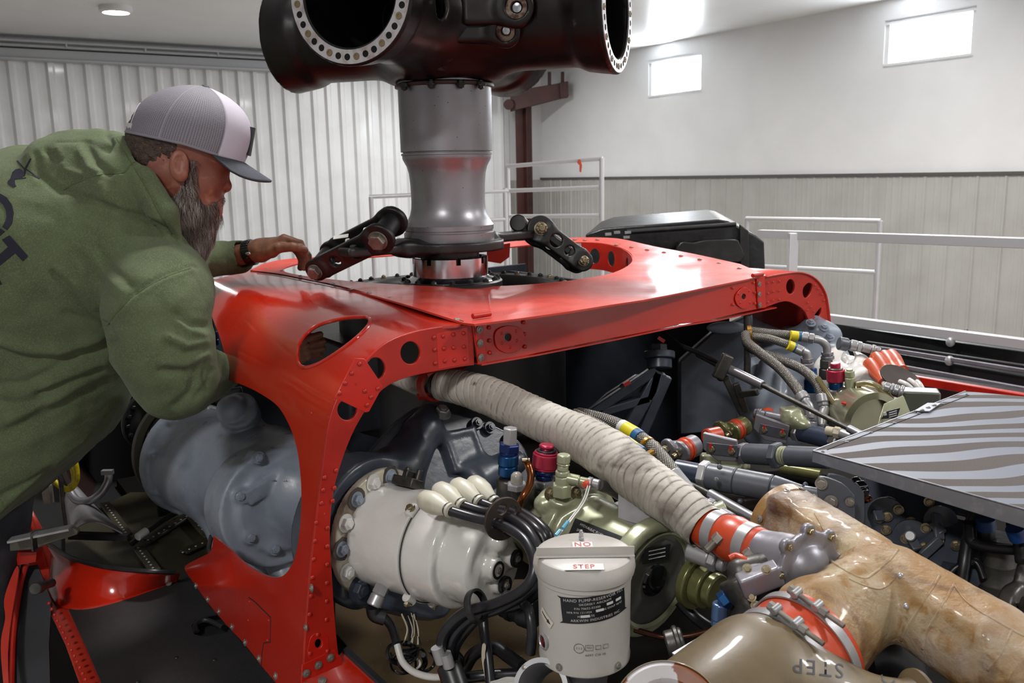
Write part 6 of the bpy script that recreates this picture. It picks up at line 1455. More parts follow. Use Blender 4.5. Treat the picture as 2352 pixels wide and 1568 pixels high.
# ================================================================== green pump module
pa, pb = at(1270, 1200, 1.52), at(1500, 1320, 1.34); pxn = (pb - pa).normalized(); PL = (pb - pa).length
PU = thing('hydraulic_pump', 'pale green hydraulic pump with a round plated end, behind the reservoir can', 'pump', at(1420, 1450, 1.4))
hu, hv, hw = frame(pxn)
ec_ = at(1504, 1332, 1.335)
solid('pump_body', [('+', s_cyl(pa - pxn * .03, pa + pxn * .06, .085, .02), 0), ('+', s_cyl(pa + pxn * .05, pa + pxn * .075, .092, .004), .006), ('+', s_cyl(pa + pxn * .07, pa + pxn * PL, .078, .006), .01),
    ('+', s_cyl(ec_ - pxn * .03, ec_, .098, .006), .01), ('+', s_cone(at(1240, 1180, 1.5), at(1215, 1200, 1.46), .03, .022), .02), ('+', s_cone(at(1262, 1140, 1.46), at(1250, 1158, 1.44), .016, .018), .01), ('+', s_cone(at(1320, 1135, 1.45), at(1322, 1150, 1.44), .014, .016), .01),
    ('+', s_cyl(at(1290, 1170, 1.46), at(1290, 1136, 1.43), .022, .004), .01), ('-', s_cyl(ec_ - pxn * .004, ec_ + pxn * .03, .080, .002), .002)], .0045, GREENP, PU)
MB().lathe(ec_ - pxn * .003, pxn, [(0, 0), (.0785, 0), (.0785, .0015), (0, .0015)], 64).build('end_plate', mat('brushed end plate', '#7d7d78', .3, .7), PU)
MB().lathe(ec_ + pxn * .001, pxn, [(.074, 0), (.079, .004), (.082, .004)], 64).build('end_ring', GREENP, PU)
MB().lathe(ec_, pxn, [(.028, -.001), (.026, .003), (.018, .005), (0, .0055)], 40).build('centre_plug', mat('glossy black plug', '#0b0d10', .12, coat=.5), PU)
for x, y in ((1262, 1134), (1322, 1132)): stamp('bolt', BLTB, at(x, y, 1.43), (.6, -.7, .2), PU, 1.0)
def ep(x, y, o=.002): return onplane(x, y, ec_ + pxn * o, pxn)
sheet('data_plate', [(1482, 1262), (1540, 1248), (1534, 1284), (1474, 1296)], [], lambda x, y: ep(x, y, .0015), .001, BKD, PU, offset=1)
for i, yy in enumerate((1262, 1271, 1280)):
    MB().prism([ep(1490, yy + 3, .004), ep(1528, yy - 5, .004), ep(1528, yy - 3, .004), ep(1490, yy + 5, .004)], pxn * .0003).build('plate_lettering', TXT, PU)
uu_ = (ep(1540, 1248) - ep(1482, 1262)).normalized()
tdir = (at(1420, 1242, 1.38) - at(1330, 1205, 1.44)).normalized()
dl = smooth2([(1322, 1203), (1330, 1204), (1378, 1222), (1432, 1243), (1426, 1256), (1370, 1240), (1312, 1222)], 1)
nrm = ((O - pb) - pxn * (O - pb).dot(pxn)).normalized(); up_ = pxn.cross(nrm).normalized(); up_ = up_ if up_.z > 0 else -up_
def onpump(x, y, r=.0795):
    k = K(x, y); w = O - pa; a = k - pxn * k.dot(pxn); b = w - pxn * w.dot(pxn); qa, qb, qc = a.dot(a), 2 * a.dot(b), b.dot(b) - r * r
    D_ = qb * qb - 4 * qa * qc; t = (-qb - math.sqrt(max(D_, 0))) / (2 * qa); return O + k * t
sheet('fluid_placard', [(1322, 1190), (1440, 1236), (1420, 1272), (1306, 1228)], [], lambda x, y: onpump(x, y), .0008, BKD, PU, step=10, offset=1)
d0 = onpump(1334, 1205, .081); ps = (onpump(1425, 1240, .081) - d0).normalized()
def pltext(u, v):
    a0 = (d0 - pa); rad = (a0 - pxn * a0.dot(pxn)).normalized(); s_ = a0.dot(pxn) + u; tang = pxn.cross(rad); tang = tang if tang.z > 0 else -tang
    ang = v / .081; return pa + pxn * s_ + (rad * math.cos(ang) + tang * math.sin(ang)) * .0812
textlabel('placard_lettering', ['HYDRAULIC FLUID - RED', 'SPEC MIL-H-83282', 'FULL AT 70 DEG'], lambda u, v: pltext(u - .002, v - .010), TXT, PU, .0062, align='LEFT', lead=1.7)
sheet('chain_label', [(1242, 1170), (1262, 1168), (1252, 1195), (1225, 1205)], [], lambda x, y: onpump(x, y, .0855), .0008, WHT, PU, step=8, offset=1)
for k in range(4):
    MB().tube([onpump(1250 - k * 7 + 5 * math.cos(t), 1176 + k * 8 + 5 * math.sin(t), .0868) for t in [2 * PI * j / 14 for j in range(15)]], .0009, 5, sub=1).build('chain_link_print', TXTK, PU)
o = MB(); rod(o, at(1330, 1155, 1.44), at(1480, 1215, 1.34), [('c', .004, 0, .02)]); 
tr = MB(); tr.prism([at(1362, 1172, 1.42), at(1420, 1150, 1.48), at(1500, 1185, 1.42), at(1492, 1215, 1.33)], (0, 0, -.012)); tr.build('cover_strip', ALU, PU, bevel=.001)
BR = MB(); BR.prism([at(1420, 1190, 1.38), at(1420, 1100, 1.42), at(1500, 1155, 1.38), at(1494, 1214, 1.34)], (.004, .003, 0)); BR.build('bracket', ALU, label='flat grey bracket plate between the green pump and the wrapped duct', cat='bracket')
fit('pump_port', 'green port body with silver sleeve right of the pump end plate', 'valve', [('port_body', OLIVE, (1590, 1330, 1.34), (1650, 1360, 1.30), [('c', .045, 0, .3), ('c', .035, .3, .7), ('c', .028, .7, 1)]), ('sleeve', ALU, (1582, 1262, 1.30), (1668, 1296, 1.26), [('c', .016, 0, .6), ('h', .018, .6, .8), ('c', .013, .8, 1)])], (1620, 1380, 1.3))
# ================================================================== reservoir can
rc = at(1342, 1390, 1.17); rx, ry = rc.x, rc.y; RRD = pxs(119, 1.17) * .985
zt = zat(1274, rx, ry); zb = zat(1505, rx, ry)
RV = thing('reservoir_can', 'off-white cylindrical reservoir can lettered NO STEP on its lid', 'reservoir', (rx, ry, zb))
cc = Vector((rx, ry, zb)); HH = zt - zb
MB().lathe(cc, (0, 0, 1), [(0, 0), (RRD * .9, 0), (RRD * .965, .004), (RRD * .97, .010), (RRD * .955, .014), (RRD * .965, HH * .5), (RRD * .975, HH - .03), (RRD * 1.0, HH - .028), (RRD * 1.0, HH - .02), (0, HH - .02)], 96).build('can_body', CAN, RV)
MB().lathe(cc, (0, 0, 1), [(RRD * .985, HH - .022), (RRD * 1.045, HH - .020), (RRD * 1.07, HH - .012), (RRD * 1.05, HH - .003), (RRD * 1.0, HH + .004), (RRD * .93, HH + .0065), (0, HH + .0075)], 96).build('lid', CAN, RV)
lz = EYE + (zt + .008 - EYE)
def lidp(px, py): return onz(px, py, zt + .0075 - EYE)
o = MB(); a_, b_ = lidp(1232, 1277), lidp(1457, 1274); ex = (b_ - a_).normalized(); ey_ = Vector((-ex.y, ex.x, 0)); o.box((a_ + b_) / 2 + Vector((0, 0, .006)), ((b_ - a_).length, .002, .014), (ex, ey_, Vector((0, 0, 1)))); o.box((a_ + b_) / 2 - ey_ * .003 + Vector((0, 0, .0008)), ((b_ - a_).length, .008, .0016), (ex, ey_, Vector((0, 0, 1)))); o.build('lid_handle', CAN, RV, bevel=.0006)
def cyl_at(px, py, off=.0006):
    """photo pixel onto the can's side; returns the hit point"""
    k = K(px, py); r = RRD * .967 + off; w = Vector((O.x - rx, O.y - ry)); a = k.x ** 2 + k.y ** 2; b = 2 * (k.x * w.x + k.y * w.y); c2 = w.length_squared - r * r
    t = (-b - math.sqrt(max(0, b * b - 4 * a * c2))) / (2 * a); return O + k * t
def wrapt(px, py, tilt=0.0, off=.0012):
    p = cyl_at(px, py); a0 = math.atan2(p.y - ry, p.x - rx); r = RRD * .967
    def f(u, v):
        u2 = u * math.cos(tilt) - v * math.sin(tilt); v2 = u * math.sin(tilt) + v * math.cos(tilt); a = a0 + u2 / r
        return Vector((rx + math.cos(a) * (r + off), ry + math.sin(a) * (r + off), p.z + v2))
    return f
f_ = wrapt(1370, 1398, .10, .0006); sheet('data_plate', smooth2([(-.046, .0185), (.046, .0185), (.048, .016), (.048, -.016), (.046, -.0185), (-.046, -.0185), (-.048, -.016), (-.048, .016)], 2), [], f_, .0004, BKD, RV, step=.006, offset=1, angle=None)
f_0 = wrapt(1370, 1398, .10, .0014); f_ = lambda u, v: f_0(u * 1.22, v * 1.18)
textlabel('plate_lettering', [('HAND PUMP-RESERVOIR FILL', .0050), ('SIKORSKY AIRCRAFT', .0036), ('P/N 70652-02300      S/N     ', .0036), ('MFR P/N 1311024      CODE IDENT 98747', .0033), ('MFD DATE                    ', .0036), ('ARKWIN INDUSTRIES INC.', .0045)], f_, TXT, RV, .0034, spacing=1.12, lead=1.42)
for u0, u1, v in ((.012, .020, .0027), (.024, .032, .0030), (-.001, .008, -.0022), (-.018, -.008, -.0070)): sheet('plate_patch', [(u0, v - .0014), (u1, v - .0014), (u1, v + .0016), (u0, v + .0016)], [], f_, .0002, WHT, RV, step=.003, offset=1, angle=None)
lf_ = lambda px, py: (lambda u, v, q=lidp(px, py): q + ex * u + ey_ * v + Vector((0, 0, .0009)))
for txt, px, py, sz in (('NO', 1338, 1252, .012), ('STEP', 1341, 1303, .0105)):
    w2 = .014 if txt == 'NO' else .0265; g_ = lf_(px, py)
    sheet('sticker', [(-w2, -.0095), (w2, -.0095), (w2, .0095), (-w2, .0095)], [], g_, .0003, mat('white sticker', '#d6d2ce', .4), RV, offset=1)
    textlabel('sticker_lettering', [txt], lambda u, v, g_=g_: g_(u, v * 1.35) + Vector((0, 0, .0006)), TXTR, RV, sz * 1.2, spacing=1.15, bold=.00025)
o = MB(); rod(o, lidp(1335, 1238), lidp(1335, 1238) + Vector((0, 0, .014)), [('h', .004, 0, .3), ('c', .003, .3, .8), ('c', .002, .8, 1)]); o.build('lid_pin', ALU, RV)
f_ = wrapt(1255, 1418, -.55); sheet('arrow_label', [(-.014, -.006), (.014, -.006), (.014, .006), (-.014, .006)], [], f_, .0003, mat('cream label', '#c9c3b4', .5), RV, step=.004, offset=1, angle=None)
f_ = wrapt(1255, 1418, -.55, .0017); sheet('arrow_print', [(-.011, .001), (.004, .001), (.004, .0032), (.0115, 0), (.004, -.0032), (.004, -.001), (-.011, -.001)], [], f_, .0002, TXTK, RV, step=.004, offset=1, angle=None)
p = cyl_at(1249, 1472); n = Vector((p.x - rx, p.y - ry, 0)).normalized(); MB().lathe(p - n * .002, n, [(.0095, 0), (.0115, .001), (.0115, .004), (.0095, .005), (.0085, .003)], 32).build('sight_ring', ALU, RV); MB().lathe(p - n * .001, n, [(.0088, 0), (.0088, .0025), (0, .0038)], 24).build('sight_glass', mat('dark red sight glass', '#3c0f0e', .08, coat=.8), RV)
f_ = wrapt(1330, 1488, .0, .0014); o = MB()
o.tube([f_(.0068 * math.cos(t), .0068 * math.sin(t)) for t in [2 * PI * j / 24 for j in range(25)]], .0003, 5, sub=1)
for cx, cw2 in ((.0135, .005), (.0255, .0035), (.036, .0035)): o.tube([f_(cx + a * cw2, .001 + b * cw2 * .8) for a, b in ((-1, -1), (1, -1), (1, 1), (-1, 1), (-1, -1))], .0003, 4, sub=1)
o.build('inspection_stamps', TXTK, RV, angle=None)
textlabel('stamp_lettering', ['2 2 2'], lambda u, v: f_(u, v), TXTK, RV, .004); textlabel('stamp_lettering', ['TSO'], lambda u, v: f_(u + .0135, v + .001), TXTK, RV, .0038); textlabel('stamp_lettering', ['A09T CW 08'], lambda u, v: f_(u + .022, v - .010), TXTK, RV, .0045, spacing=1.15)
for x, y in ((1284, 1532), (1420, 1528)): stamp('screw', SCR, cyl_at(x, y), (cyl_at(x, y) - cc).normalized(), RV, .7)
MB().lathe((rx, ry, zb - .05), (0, 0, 1), [(0, 0), (.03, 0), (.035, .03), (.045, .05), (0, .05)], 40).build('can_foot', CAST, RV)
FN = thing('pipe_flange', 'grey open pipe mouth with a screwed rim below the left of the can', 'pipe', at(1240, 1568, 1.1))
fa_ = at(1243, 1580, 1.12); fn_ = Vector((-.35, -.75, .55)).normalized(); MB().lathe(fa_, fn_, [(.03, -.08), (.034, -.03), (.040, 0), (.040, .004), (.033, .004), (.030, -.02), (.028, -.05)], 40).build('mouth', ALU, FN)
for k in range(5):
    x_, y_, z_ = frame(fn_); a = k * 1.256; stamp('screw', SCR, fa_ + (x_ * math.cos(a) + y_ * math.sin(a)) * .0365 + fn_ * .004, fn_, FN, .5)
# ================================================================== white wrapped bleed duct, sleeve and valve
WD = thing('wrapped_duct', 'long duct wrapped in dirty white tape sloping down from the red clamp', 'duct', at(1300, 1060, 1.5))
path = [(1012, 884, 1.74), (1060, 890, 1.71), (1120, 908, 1.68), (1200, 944, 1.62), (1270, 976, 1.57), (1340, 1008, 1.52), (1400, 1044, 1.46), (1460, 1090, 1.41), (1520, 1134, 1.36), (1580, 1178, 1.31), (1622, 1212, 1.28)]
rr = [.030, .034, .037, .037, .038, .041, .043, .042, .039, .036, .034]
def rip(s, a):
    fr_ = lapq(s, a) % 1
    return .0010 * fr_ - (.0008 if fr_ < .10 else 0) + .0016 * mnoise.noise(Vector((math.cos(a), math.sin(a), s * 24)))
tube_uv('tape_wrap', P_(path), rr, WRAPM, WD, seg=64, sub=40, ripple=rip)
MB().tube(P_([(1004, 883, 1.75), (1014, 884, 1.74)]), [.026, .029], 32, sub=1).build('duct_end', RUBBER, WD)
o = thing('wrapped_duct', 'short wrapped duct stub behind the red clamp under the corner of the frame', 'duct', at(940, 878, 1.82))
tube_uv('tape_wrap', P_([(900, 856, 1.92), (935, 872, 1.88), (965, 884, 1.85), (992, 892, 1.82)]), .022, WRAPM, o, seg=32, sub=14, ripple=rip)
CLP = thing('duct_clamp', 'red clamp holding the wrapped duct under the corner of the roof frame', 'clamp', at(1000, 910, 1.8))
q = at(996, 884, 1.78); qn = (at(1060, 890, 1.71) - at(965, 884, 1.85)).normalized(); MB().lathe(q - qn * .012, qn, [(.029, 0), (.034, .001), (.034, .022), (.029, .024)], 40).build('band', REDMAT, CLP)
MB().prism([at(980, 858, 1.74), at(1005, 852, 1.74), at(1035, 850, 1.74), at(1070, 846, 1.74), at(1060, 855, 1.74), at(1030, 862, 1.74), at(1020, 880, 1.74), at(985, 870, 1.74)], (0, .02, .0)).build('bracket', REDMAT, CLP, bevel=.001)
o = MB(); rod(o, at(960, 912, 1.8), at(1000, 900, 1.8), [('c', .005, 0, 1), ('h', .008, 0, .3)]); o.build('clamp_bolt', REDMAT, CLP)
SV = thing('silicone_sleeve', 'orange red silicone sleeve with worm clamps below the end of the wrapped duct', 'duct sleeve', at(1690, 1260, 1.25))
sa, sb = at(1625, 1213, 1.28), at(1745, 1262, 1.20); sn = (sb - sa).normalized(); SLn = (sb - sa).length
MB().lathe(sa, sn, [(.029, -.01), (.031, .0), (.0315, SLn * .2), (.0315, SLn * .35), (.034, SLn * .42), (.035, SLn * .55), (.033, SLn * .68), (.031, SLn * .75), (.031, SLn), (.029, SLn + .004)], 48).build('sleeve', ORNG, SV)
for t in (.22, .82):
    MB().lathe(sa + sn * (SLn * t - .009), sn, [(.031, 0), (.033, 0), (.033, .018), (.031, .018)], 48).build('clamp_band', ALU, SV)
    p = at(1640 if t < .5 else 1712, 1245 if t < .5 else 1280, 1.22 if t < .5 else 1.18); o = MB(); rod(o, p - Vector((.010, 0, .012)), p + Vector((.010, 0, .010)), [('c', .006, 0, .7), ('h', .009, .6, 1)]); o.build('clamp_screw', BOLT, SV)
VV = thing('start_valve', 'grey cast air valve with a scalloped bolted flange below the orange sleeve', 'valve', at(1800, 1380, 1.2))
vc = at(1856, 1302, 1.125); vn = (at(1885, 1330, 1.12) - at(1760, 1270, 1.22)).normalized(); x_, y_, z_ = frame(vn)
ops = [('+', s_cone(sb, at(1800, 1285, 1.17), .030, .036), 0), ('+', s_cone(at(1800, 1285, 1.17), vc - vn * .012, .034, .036), .01), ('+', s_cyl(at(1820, 1330, 1.16), at(1840, 1340, 1.15), .045, .006), .01), ('+', s_cyl(vc - vn * .006, vc + vn * .004, .050, .002), .002)]
for k in range(8): a = k * PI / 4; ops.append(('+', s_cyl(vc + (x_ * math.cos(a) + y_ * math.sin(a)) * .051 - vn * .006, vc + (x_ * math.cos(a) + y_ * math.sin(a)) * .051 + vn * .004, .0100, .002), .002))
solid('valve_body', ops, .003, CAST, VV)
for k in range(8): a = k * PI / 4; stamp('bolt', BLTB, vc + (x_ * math.cos(a) + y_ * math.sin(a)) * .051 - vn * .006, -vn, VV, .55); stamp('bolt', BLTB, vc + (x_ * math.cos(a) + y_ * math.sin(a)) * .051 + vn * .004, vn, VV, .55)
solid('actuator', [('+', s_cyl(at(1690, 1325, 1.16), at(1725, 1400, 1.14), .026, .004), 0), ('+', s_cyl(at(1730, 1340, 1.15), at(1810, 1375, 1.12), .024, .004), .01), ('+', s_cyl(at(1755, 1405, 1.12), at(1815, 1365, 1.12), .020, .004), .01), ('+', s_cone(at(1700, 1310, 1.16), at(1760, 1300, 1.16), .018, .02), .01), ('+', s_cone(at(1715, 1420, 1.14), at(1700, 1470, 1.13), .022, .018), .012), ('+', s_cone(at(1740, 1400, 1.13), at(1760, 1450, 1.12), .02, .018), .01), ('+', s_ball(at(1812, 1362, 1.12), .018), .006)], .003, IRON, VV)
solid('actuator_head', [('+', s_box(at(1745, 1330, 1.11), (.028, .014, .014), (Vector((.93, 0, .36)), Vector((0, 1, 0)), Vector((-.36, 0, .93))), .003), 0), ('+', s_cyl(at(1738, 1305, 1.12), at(1742, 1330, 1.12), .018, .004), .006)], .0025, CAST, VV)
for x, y in ((1716, 1305), (1760, 1308), (1735, 1390), (1772, 1395), (1807, 1362), (1726, 1370)): stamp('bolt', BLTB, at(x, y, 1.098), (-.2, -.9, .4), VV, .55)
wire('hose', 'thin orange hose curving into the top of the air valve', 'hose', [(1676, 1282, 1.17), (1690, 1276, 1.17), (1708, 1284, 1.16), (1730, 1300, 1.15)], .0048, ORNG)
fit('elbow_fitting', 'light blue elbow fitting below the air valve', 'fitting', [('nut', BLUEA, (1672, 1372, 1.13), (1655, 1384, 1.13), [('h', .013, 0, 1)]), ('elbow', mat('light blue anodised metal', '#5a76a2', .25, .6), (1655, 1384, 1.13), (1650, 1440, 1.13), [('c', .011, 0, .7), ('h', .011, .7, 1)])], (1650, 1440, 1.13))
wire('pipe', 'pale thin pipe running down from the light blue elbow', 'pipe', [(1652, 1438, 1.13), (1658, 1470, 1.13), (1662, 1500, 1.13)], .005, WIREC)
wire('pipe', 'dark copper pipe crossing below the green pump', 'pipe', [(1440, 1440, 1.32), (1520, 1462, 1.3), (1580, 1460, 1.29), (1640, 1445, 1.28)], .005, mat('dark copper', '#4a2a20', .3, .7))
wire('hose', 'thick black hose loop under the green pump', 'hose', [(1560, 1380, 1.36), (1600, 1420, 1.34), (1650, 1450, 1.3), (1690, 1440, 1.28)], .010, RUBBER)
o = MB(); o.bar(at(1548, 1505, 1.12), at(1618, 1464, 1.14), .010, .004); o.build('metal_strip', ALU, bevel=.0006, label='loose looking pale metal strip below the green pump', cat='strip')
o = MB(); rod(o, at(1600, 1500, 1.14), at(1650, 1480, 1.15), [('c', .009, 0, .5), ('h', .012, .5, 1)]); o.build('connector', ALU, label='small silver connector right of the pale metal strip', cat='connector')
o = MB(); rod(o, at(1570, 1470, 1.22), at(1530, 1480, 1.22), [('c', .02, 0, 1), ('c', .024, .2, .5)]); o.build('connector', IRON, label='dark connector under the green pump end', cat='connector')
# ================================================================== tan Y-shaped duct
YD = thing('branched_duct', 'amber stained glass cloth duct with two branches, lower right', 'duct', at(2000, 1450, 1.1))
ya, yb, yc_, yd = at(1806, 1200, 1.33), at(1893, 1258, 1.25), at(2016, 1337, 1.13), at(2298, 1510, .97)
yax = (yb - ya).normalized(); xq, yq, zq = frame(yax)
up2 = (Vector((0, 0, 1)) - yax * yax.z).normalized(); sd3 = yax.cross(up2)
ja = at(1962, 1392, 1.09); jb = at(1852, 1488, 1.03); jax = (jb - ja).normalized()
lb_ = at(2230, 1440, 1.02)
ops = [('+', s_cyl(ya, yc_, .044, .012, .050), 0), ('+', s_box(ya.lerp(yc_, .45) + up2 * .008, ((yc_ - ya).length * .45, .037, .043), (yax, sd3, up2), .010), .012), ('+', s_cone(yc_, yd, .050, .053), .02), ('+', s_cone(yd, yd + (yd - yc_) * .7, .053, .056), .01), ('+', s_box(yc_.lerp(yd, .5) + up2 * .006, ((yd - yc_).length * .5, .040, .043), ((yd - yc_).normalized(), sd3, up2), .014), .02),
       ('+', s_cone(yc_, ja, .048, .056), .014), ('+', s_cone(ja, jb, .059, .066), .012), ('+', s_ell(at(1890, 1370, 1.06), (.05, .03, .022)), .02), ('+', s_cyl(ya - yax * .012, ya + yax * .012, .050, .004), .008)]
def clothd(c, n): return fbm(c, 11, 2) * .003 + np.abs(fbm(c, 26, 7)) * .0012
solid('duct_shell', ops, .0045, TAN, YD, disp=clothd)
MB().lathe(ya - yax * .016, yax, [(0, .010), (.036, .010), (.038, 0), (.058, 0), (.0605, .003), (.0605, .022), (.057, .025), (.046, .030)], 64).build('end_flange', mat('amber flange', '#846438', .4, var=[('#5e4020', 14, .5, .7), ('#9c8054', 20, .5, .7)], bump=(60, .4, .004), coat=.1), YD)
for k in range(12):
    a = 2 * PI * k / 12 + .2; stamp('screw', SCR, ya + (xq * math.cos(a) + yq * math.sin(a)) * .0607 + yax * .006, (xq * math.cos(a) + yq * math.sin(a)), YD, .8)
yo = [o for o in YD.children if o.name.startswith('duct_shell')][0]; offy = wloc(yo)
bvy = BVHTree.FromPolygons([v.co + offy for v in yo.data.vertices], [tuple(p.vertices) for p in yo.data.polygons])
for sl_ in ([(2062, 1262), (2040, 1290), (2005, 1318), (1985, 1328), (1955, 1318), (1900, 1282), (1862, 1250)], [(2158, 1322), (2130, 1370), (2085, 1440), (2070, 1470)], [(2192, 1340), (2165, 1390), (2130, 1450), (2120, 1490)], [(2325, 1445), (2300, 1500), (2270, 1540)], [(1950, 1330), (1985, 1345), (2020, 1352), (2050, 1335), (2062, 1318)], [(1872, 1180), (1895, 1230), (1860, 1255)], [(2192, 1345), (2230, 1390), (2320, 1445), (2352, 1462)]):
    q, _ = spline([(x, y, 0) for x, y in sl_], [0] * len(sl_), 8); P3 = [onbvh(v.x, v.y, bvy, -.0017) for v in q]
    P3 = [p for p in P3 if p.y < 1.6 and abs(p.y - P3[0].y) < .3]
    if len(P3) > 3: MB().tube(P3, .0022, 10, sub=1).build('resin_seam', TAN, YD, angle=None)
for x, y in ((2068, 1322), (2082, 1392)):
    p = onbvh(x, y, bvy, 0); stamp('rivet', fin(rivet_mesh(.004), ALU, 60), p, (O - p).normalized(), YD)
# the coupling of the lower branch
CJ = thing('duct_coupling', 'broad orange red silicone coupling with two steel band clamps, lower right', 'duct sleeve', jb - Vector((0, 0, .08)))
x_, y_, z_ = frame(jax)
MB().lathe(jb - jax * .012, jax, [(.066, -.004), (.073, 0), (.075, .01), (.0735, .030), (.074, .045), (.0755, .058), (.073, .066), (.066, .068)], 72).build('coupling', ORNG, CJ)
for t in (.004, .044):
    q = jb + jax * t; MB().lathe(q - jax * .006, jax, [(.075, 0), (.0775, 0), (.0775, .012), (.075, .012)], 72).build('band_clamp', ALU, CJ)
    tv = (Vector((0, -.25, 1)) - jax * jax.dot(Vector((0, -.25, 1)))).normalized(); tg = jax.cross(tv).normalized(); tg = tg if tg.x > 0 else -tg
    p = q + tv * .083 - tg * .0; o = MB(); rod(o, p - tg * .028, p + tg * .048 - Vector((0, 0, .006)), [('c', .0032, 0, 1), ('h', .006, .0, .14), ('h', .006, .55, .70)]); o.build('clamp_bolt', BOLT, CJ)
    for e in (-.018, .012): o = MB(); o.cyl(p + tg * e - jax * .007, p + tg * e + jax * .007, .0055, bev=.001); o.bar(p + tg * e, p + tg * e - tv * .008, .010, .006, up=jax); o.build('clamp_trunnion', ALU, CJ)
# brown lower duct with the upside-down lettering
BD = thing('lower_duct', 'smooth brown olive duct lettered NO STEP upside down along the bottom edge', 'duct', at(1750, 1568, 1.0))
l0, l1, l2 = jb + jax * .055, at(1740, 1560, .98), at(1640, 1680, .95)
fl = at(2130, 1610, .93)
ops = [('+', s_cone(l0, l1, .064, .070), 0), ('+', s_cone(l1, l2, .070, .09), .03), ('+', s_cone(at(1760, 1640, .95), at(2090, 1650, .93), .060, .042), .06), ('+', s_cone(at(1640, 1640, .94), at(1760, 1640, .95), .062, .060), .05)]
solid('duct_shell', ops, .0045, OLTAN, BD, disp=lambda c, n: fbm(c, 8, 2) * .0015)
MB().lathe(at(2096, 1640, .93), (1, .1, -.05), [(.036, -.02), (.040, 0), (.050, .006), (.050, .010), (.036, .010)], 48).build('tip_flange', OLTAN, BD)
me = [o for o in BD.children if o.name.startswith('duct_shell')][0]
off = wloc(me); bvd = BVHTree.FromPolygons([v.co + off for v in me.data.vertices], [tuple(p.vertices) for p in me.data.polygons])
MARK = mat('blue black marker', '#33323c', .6)
def marks(u, v, cx=1880, cy=1530, sc=4200):
    return onbvh(cx - u * sc, cy + v * sc + u * sc * -.12, bvd, .0008)
for s_, cx, cy in (('STEP', 1880, 1532), ('NO', 2062, 1556)):
    vs, fs = text_mesh(s_, .0115, 'CENTER', 1.25); MB().add([marks(x, y, cx, cy) for x, y, z in vs], fs).build('marker_lettering', MARK, BD, angle=None)
# chipped ring at the bottom
CR_ = thing('intake_lip', 'round intake lip with chipped white and rust brown paint, bottom edge', 'duct', at(1530, 1568, 1.0))
rc2 = at(1535, 1640, .88); rn = Vector((-.05, -.55, .84)).normalized()
CHIP = mat('chipped white paint', '#a9a5a6', .45, var=[('#6b3a1c', 14, .50, .515, .6)], bump=(30, .2, .004))
MB().lathe(rc2, rn, [(.033, -.03), (.036, -.004), (.040, .002), (.053, .006), (.0585, .004), (.060, 0), (.060, -.05)], 80).build('lip_ring', CHIP, CR_)
MB().lathe(rc2, rn, [(.0595, -.05), (.0606, .001), (.0595, .005), (.058, .006)], 80).build('rim_edge', OLTAN, CR_)
# ================================================================== grey striped step panel
PZ = -.46
SPN = thing('step_panel', 'grey step panel painted with dark wavy non-slip stripes, at right', 'panel', onz(2150, 1050, PZ))
pn = [(1866, 1035), (2216, 898), (2480, 922), (2480, 1205)]
STR = bpy.data.materials.new('striped grey step paint'); STR.use_nodes = True; nn, ll, bb = nodes(STR)
tcn = nn.new('ShaderNodeTexCoord'); mp = nn.new('ShaderNodeMapping'); ll.new(tcn.outputs['Object'], mp.inputs[0])
mp.inputs['Rotation'].default_value = (0, 0, math.radians(-4))
wv = nn.new('ShaderNodeTexWave'); wv.bands_direction = 'Y'; wv.inputs['Scale'].default_value = 5.0; wv.inputs['Distortion'].default_value = 5.5; wv.inputs['Detail'].default_value = 0; wv.inputs['Detail Scale'].default_value = .9; ll.new(mp.outputs[0], wv.inputs[0])
mr_ = nn.new('ShaderNodeMapRange'); mr_.inputs[1].default_value = .42; mr_.inputs[2].default_value = .5; ll.new(wv.outputs['Fac'], mr_.inputs[0])
nz_ = nn.new('ShaderNodeTexNoise'); nz_.inputs['Scale'].default_value = 500; ll.new(tcn.outputs['Object'], nz_.inputs[0])
nz2 = nn.new('ShaderNodeTexNoise'); nz2.inputs['Scale'].default_value = 6; ll.new(tcn.outputs['Object'], nz2.inputs[0])
m1 = nn.new('ShaderNodeMix'); m1.data_type = 'RGBA'; m1.inputs[6].default_value = srgb('#676b75'); m1.inputs[7].default_value = srgb('#72757f'); ll.new(nz2.outputs['Fac'], m1.inputs[0])
m2 = nn.new('ShaderNodeMix'); m2.data_type = 'RGBA'; m2.inputs[6].default_value = srgb('#4b4644'); m2.inputs[7].default_value = srgb('#605b59'); ll.new(nz_.outputs['Fac'], m2.inputs[0])
m3 = nn.new('ShaderNodeMix'); m3.data_type = 'RGBA'; ll.new(mr_.outputs[0], m3.inputs[0]); ll.new(m1.outputs[2], m3.inputs[6]); ll.new(m2.outputs[2], m3.inputs[7]); ll.new(m3.outputs[2], bb.inputs['Base Color'])
rg = nn.new('ShaderNodeMapRange'); bb.inputs['Specular IOR Level'].default_value = .2; rg.inputs[3].default_value = .5; rg.inputs[4].default_value = .9; ll.new(mr_.outputs[0], rg.inputs[0]); ll.new(rg.outputs[0], bb.inputs['Roughness'])
bpn = nn.new('ShaderNodeBump'); bpn.inputs['Distance'].default_value = .002; bpn.inputs['Strength'].default_value = .5
mm = nn.new('ShaderNodeMath'); mm.operation = 'MULTIPLY'; ll.new(mr_.outputs[0], mm.inputs[0]); ll.new(nz_.outputs['Fac'], mm.inputs[1]); ll.new(mm.outputs[0], bpn.inputs['Height']); ll.new(bpn.outputs[0], bb.inputs['Normal'])
sheet('top_skin', pn, [], lambda x, y: onz(x, y, PZ), .002, STR, SPN)
e0, e1 = onz(1866, 1035, PZ), onz(2480, 1205, PZ); ed = (e1 - e0).normalized(); en = Vector((ed.y, -ed.x, 0)); en = en if en.y < 0 else -en
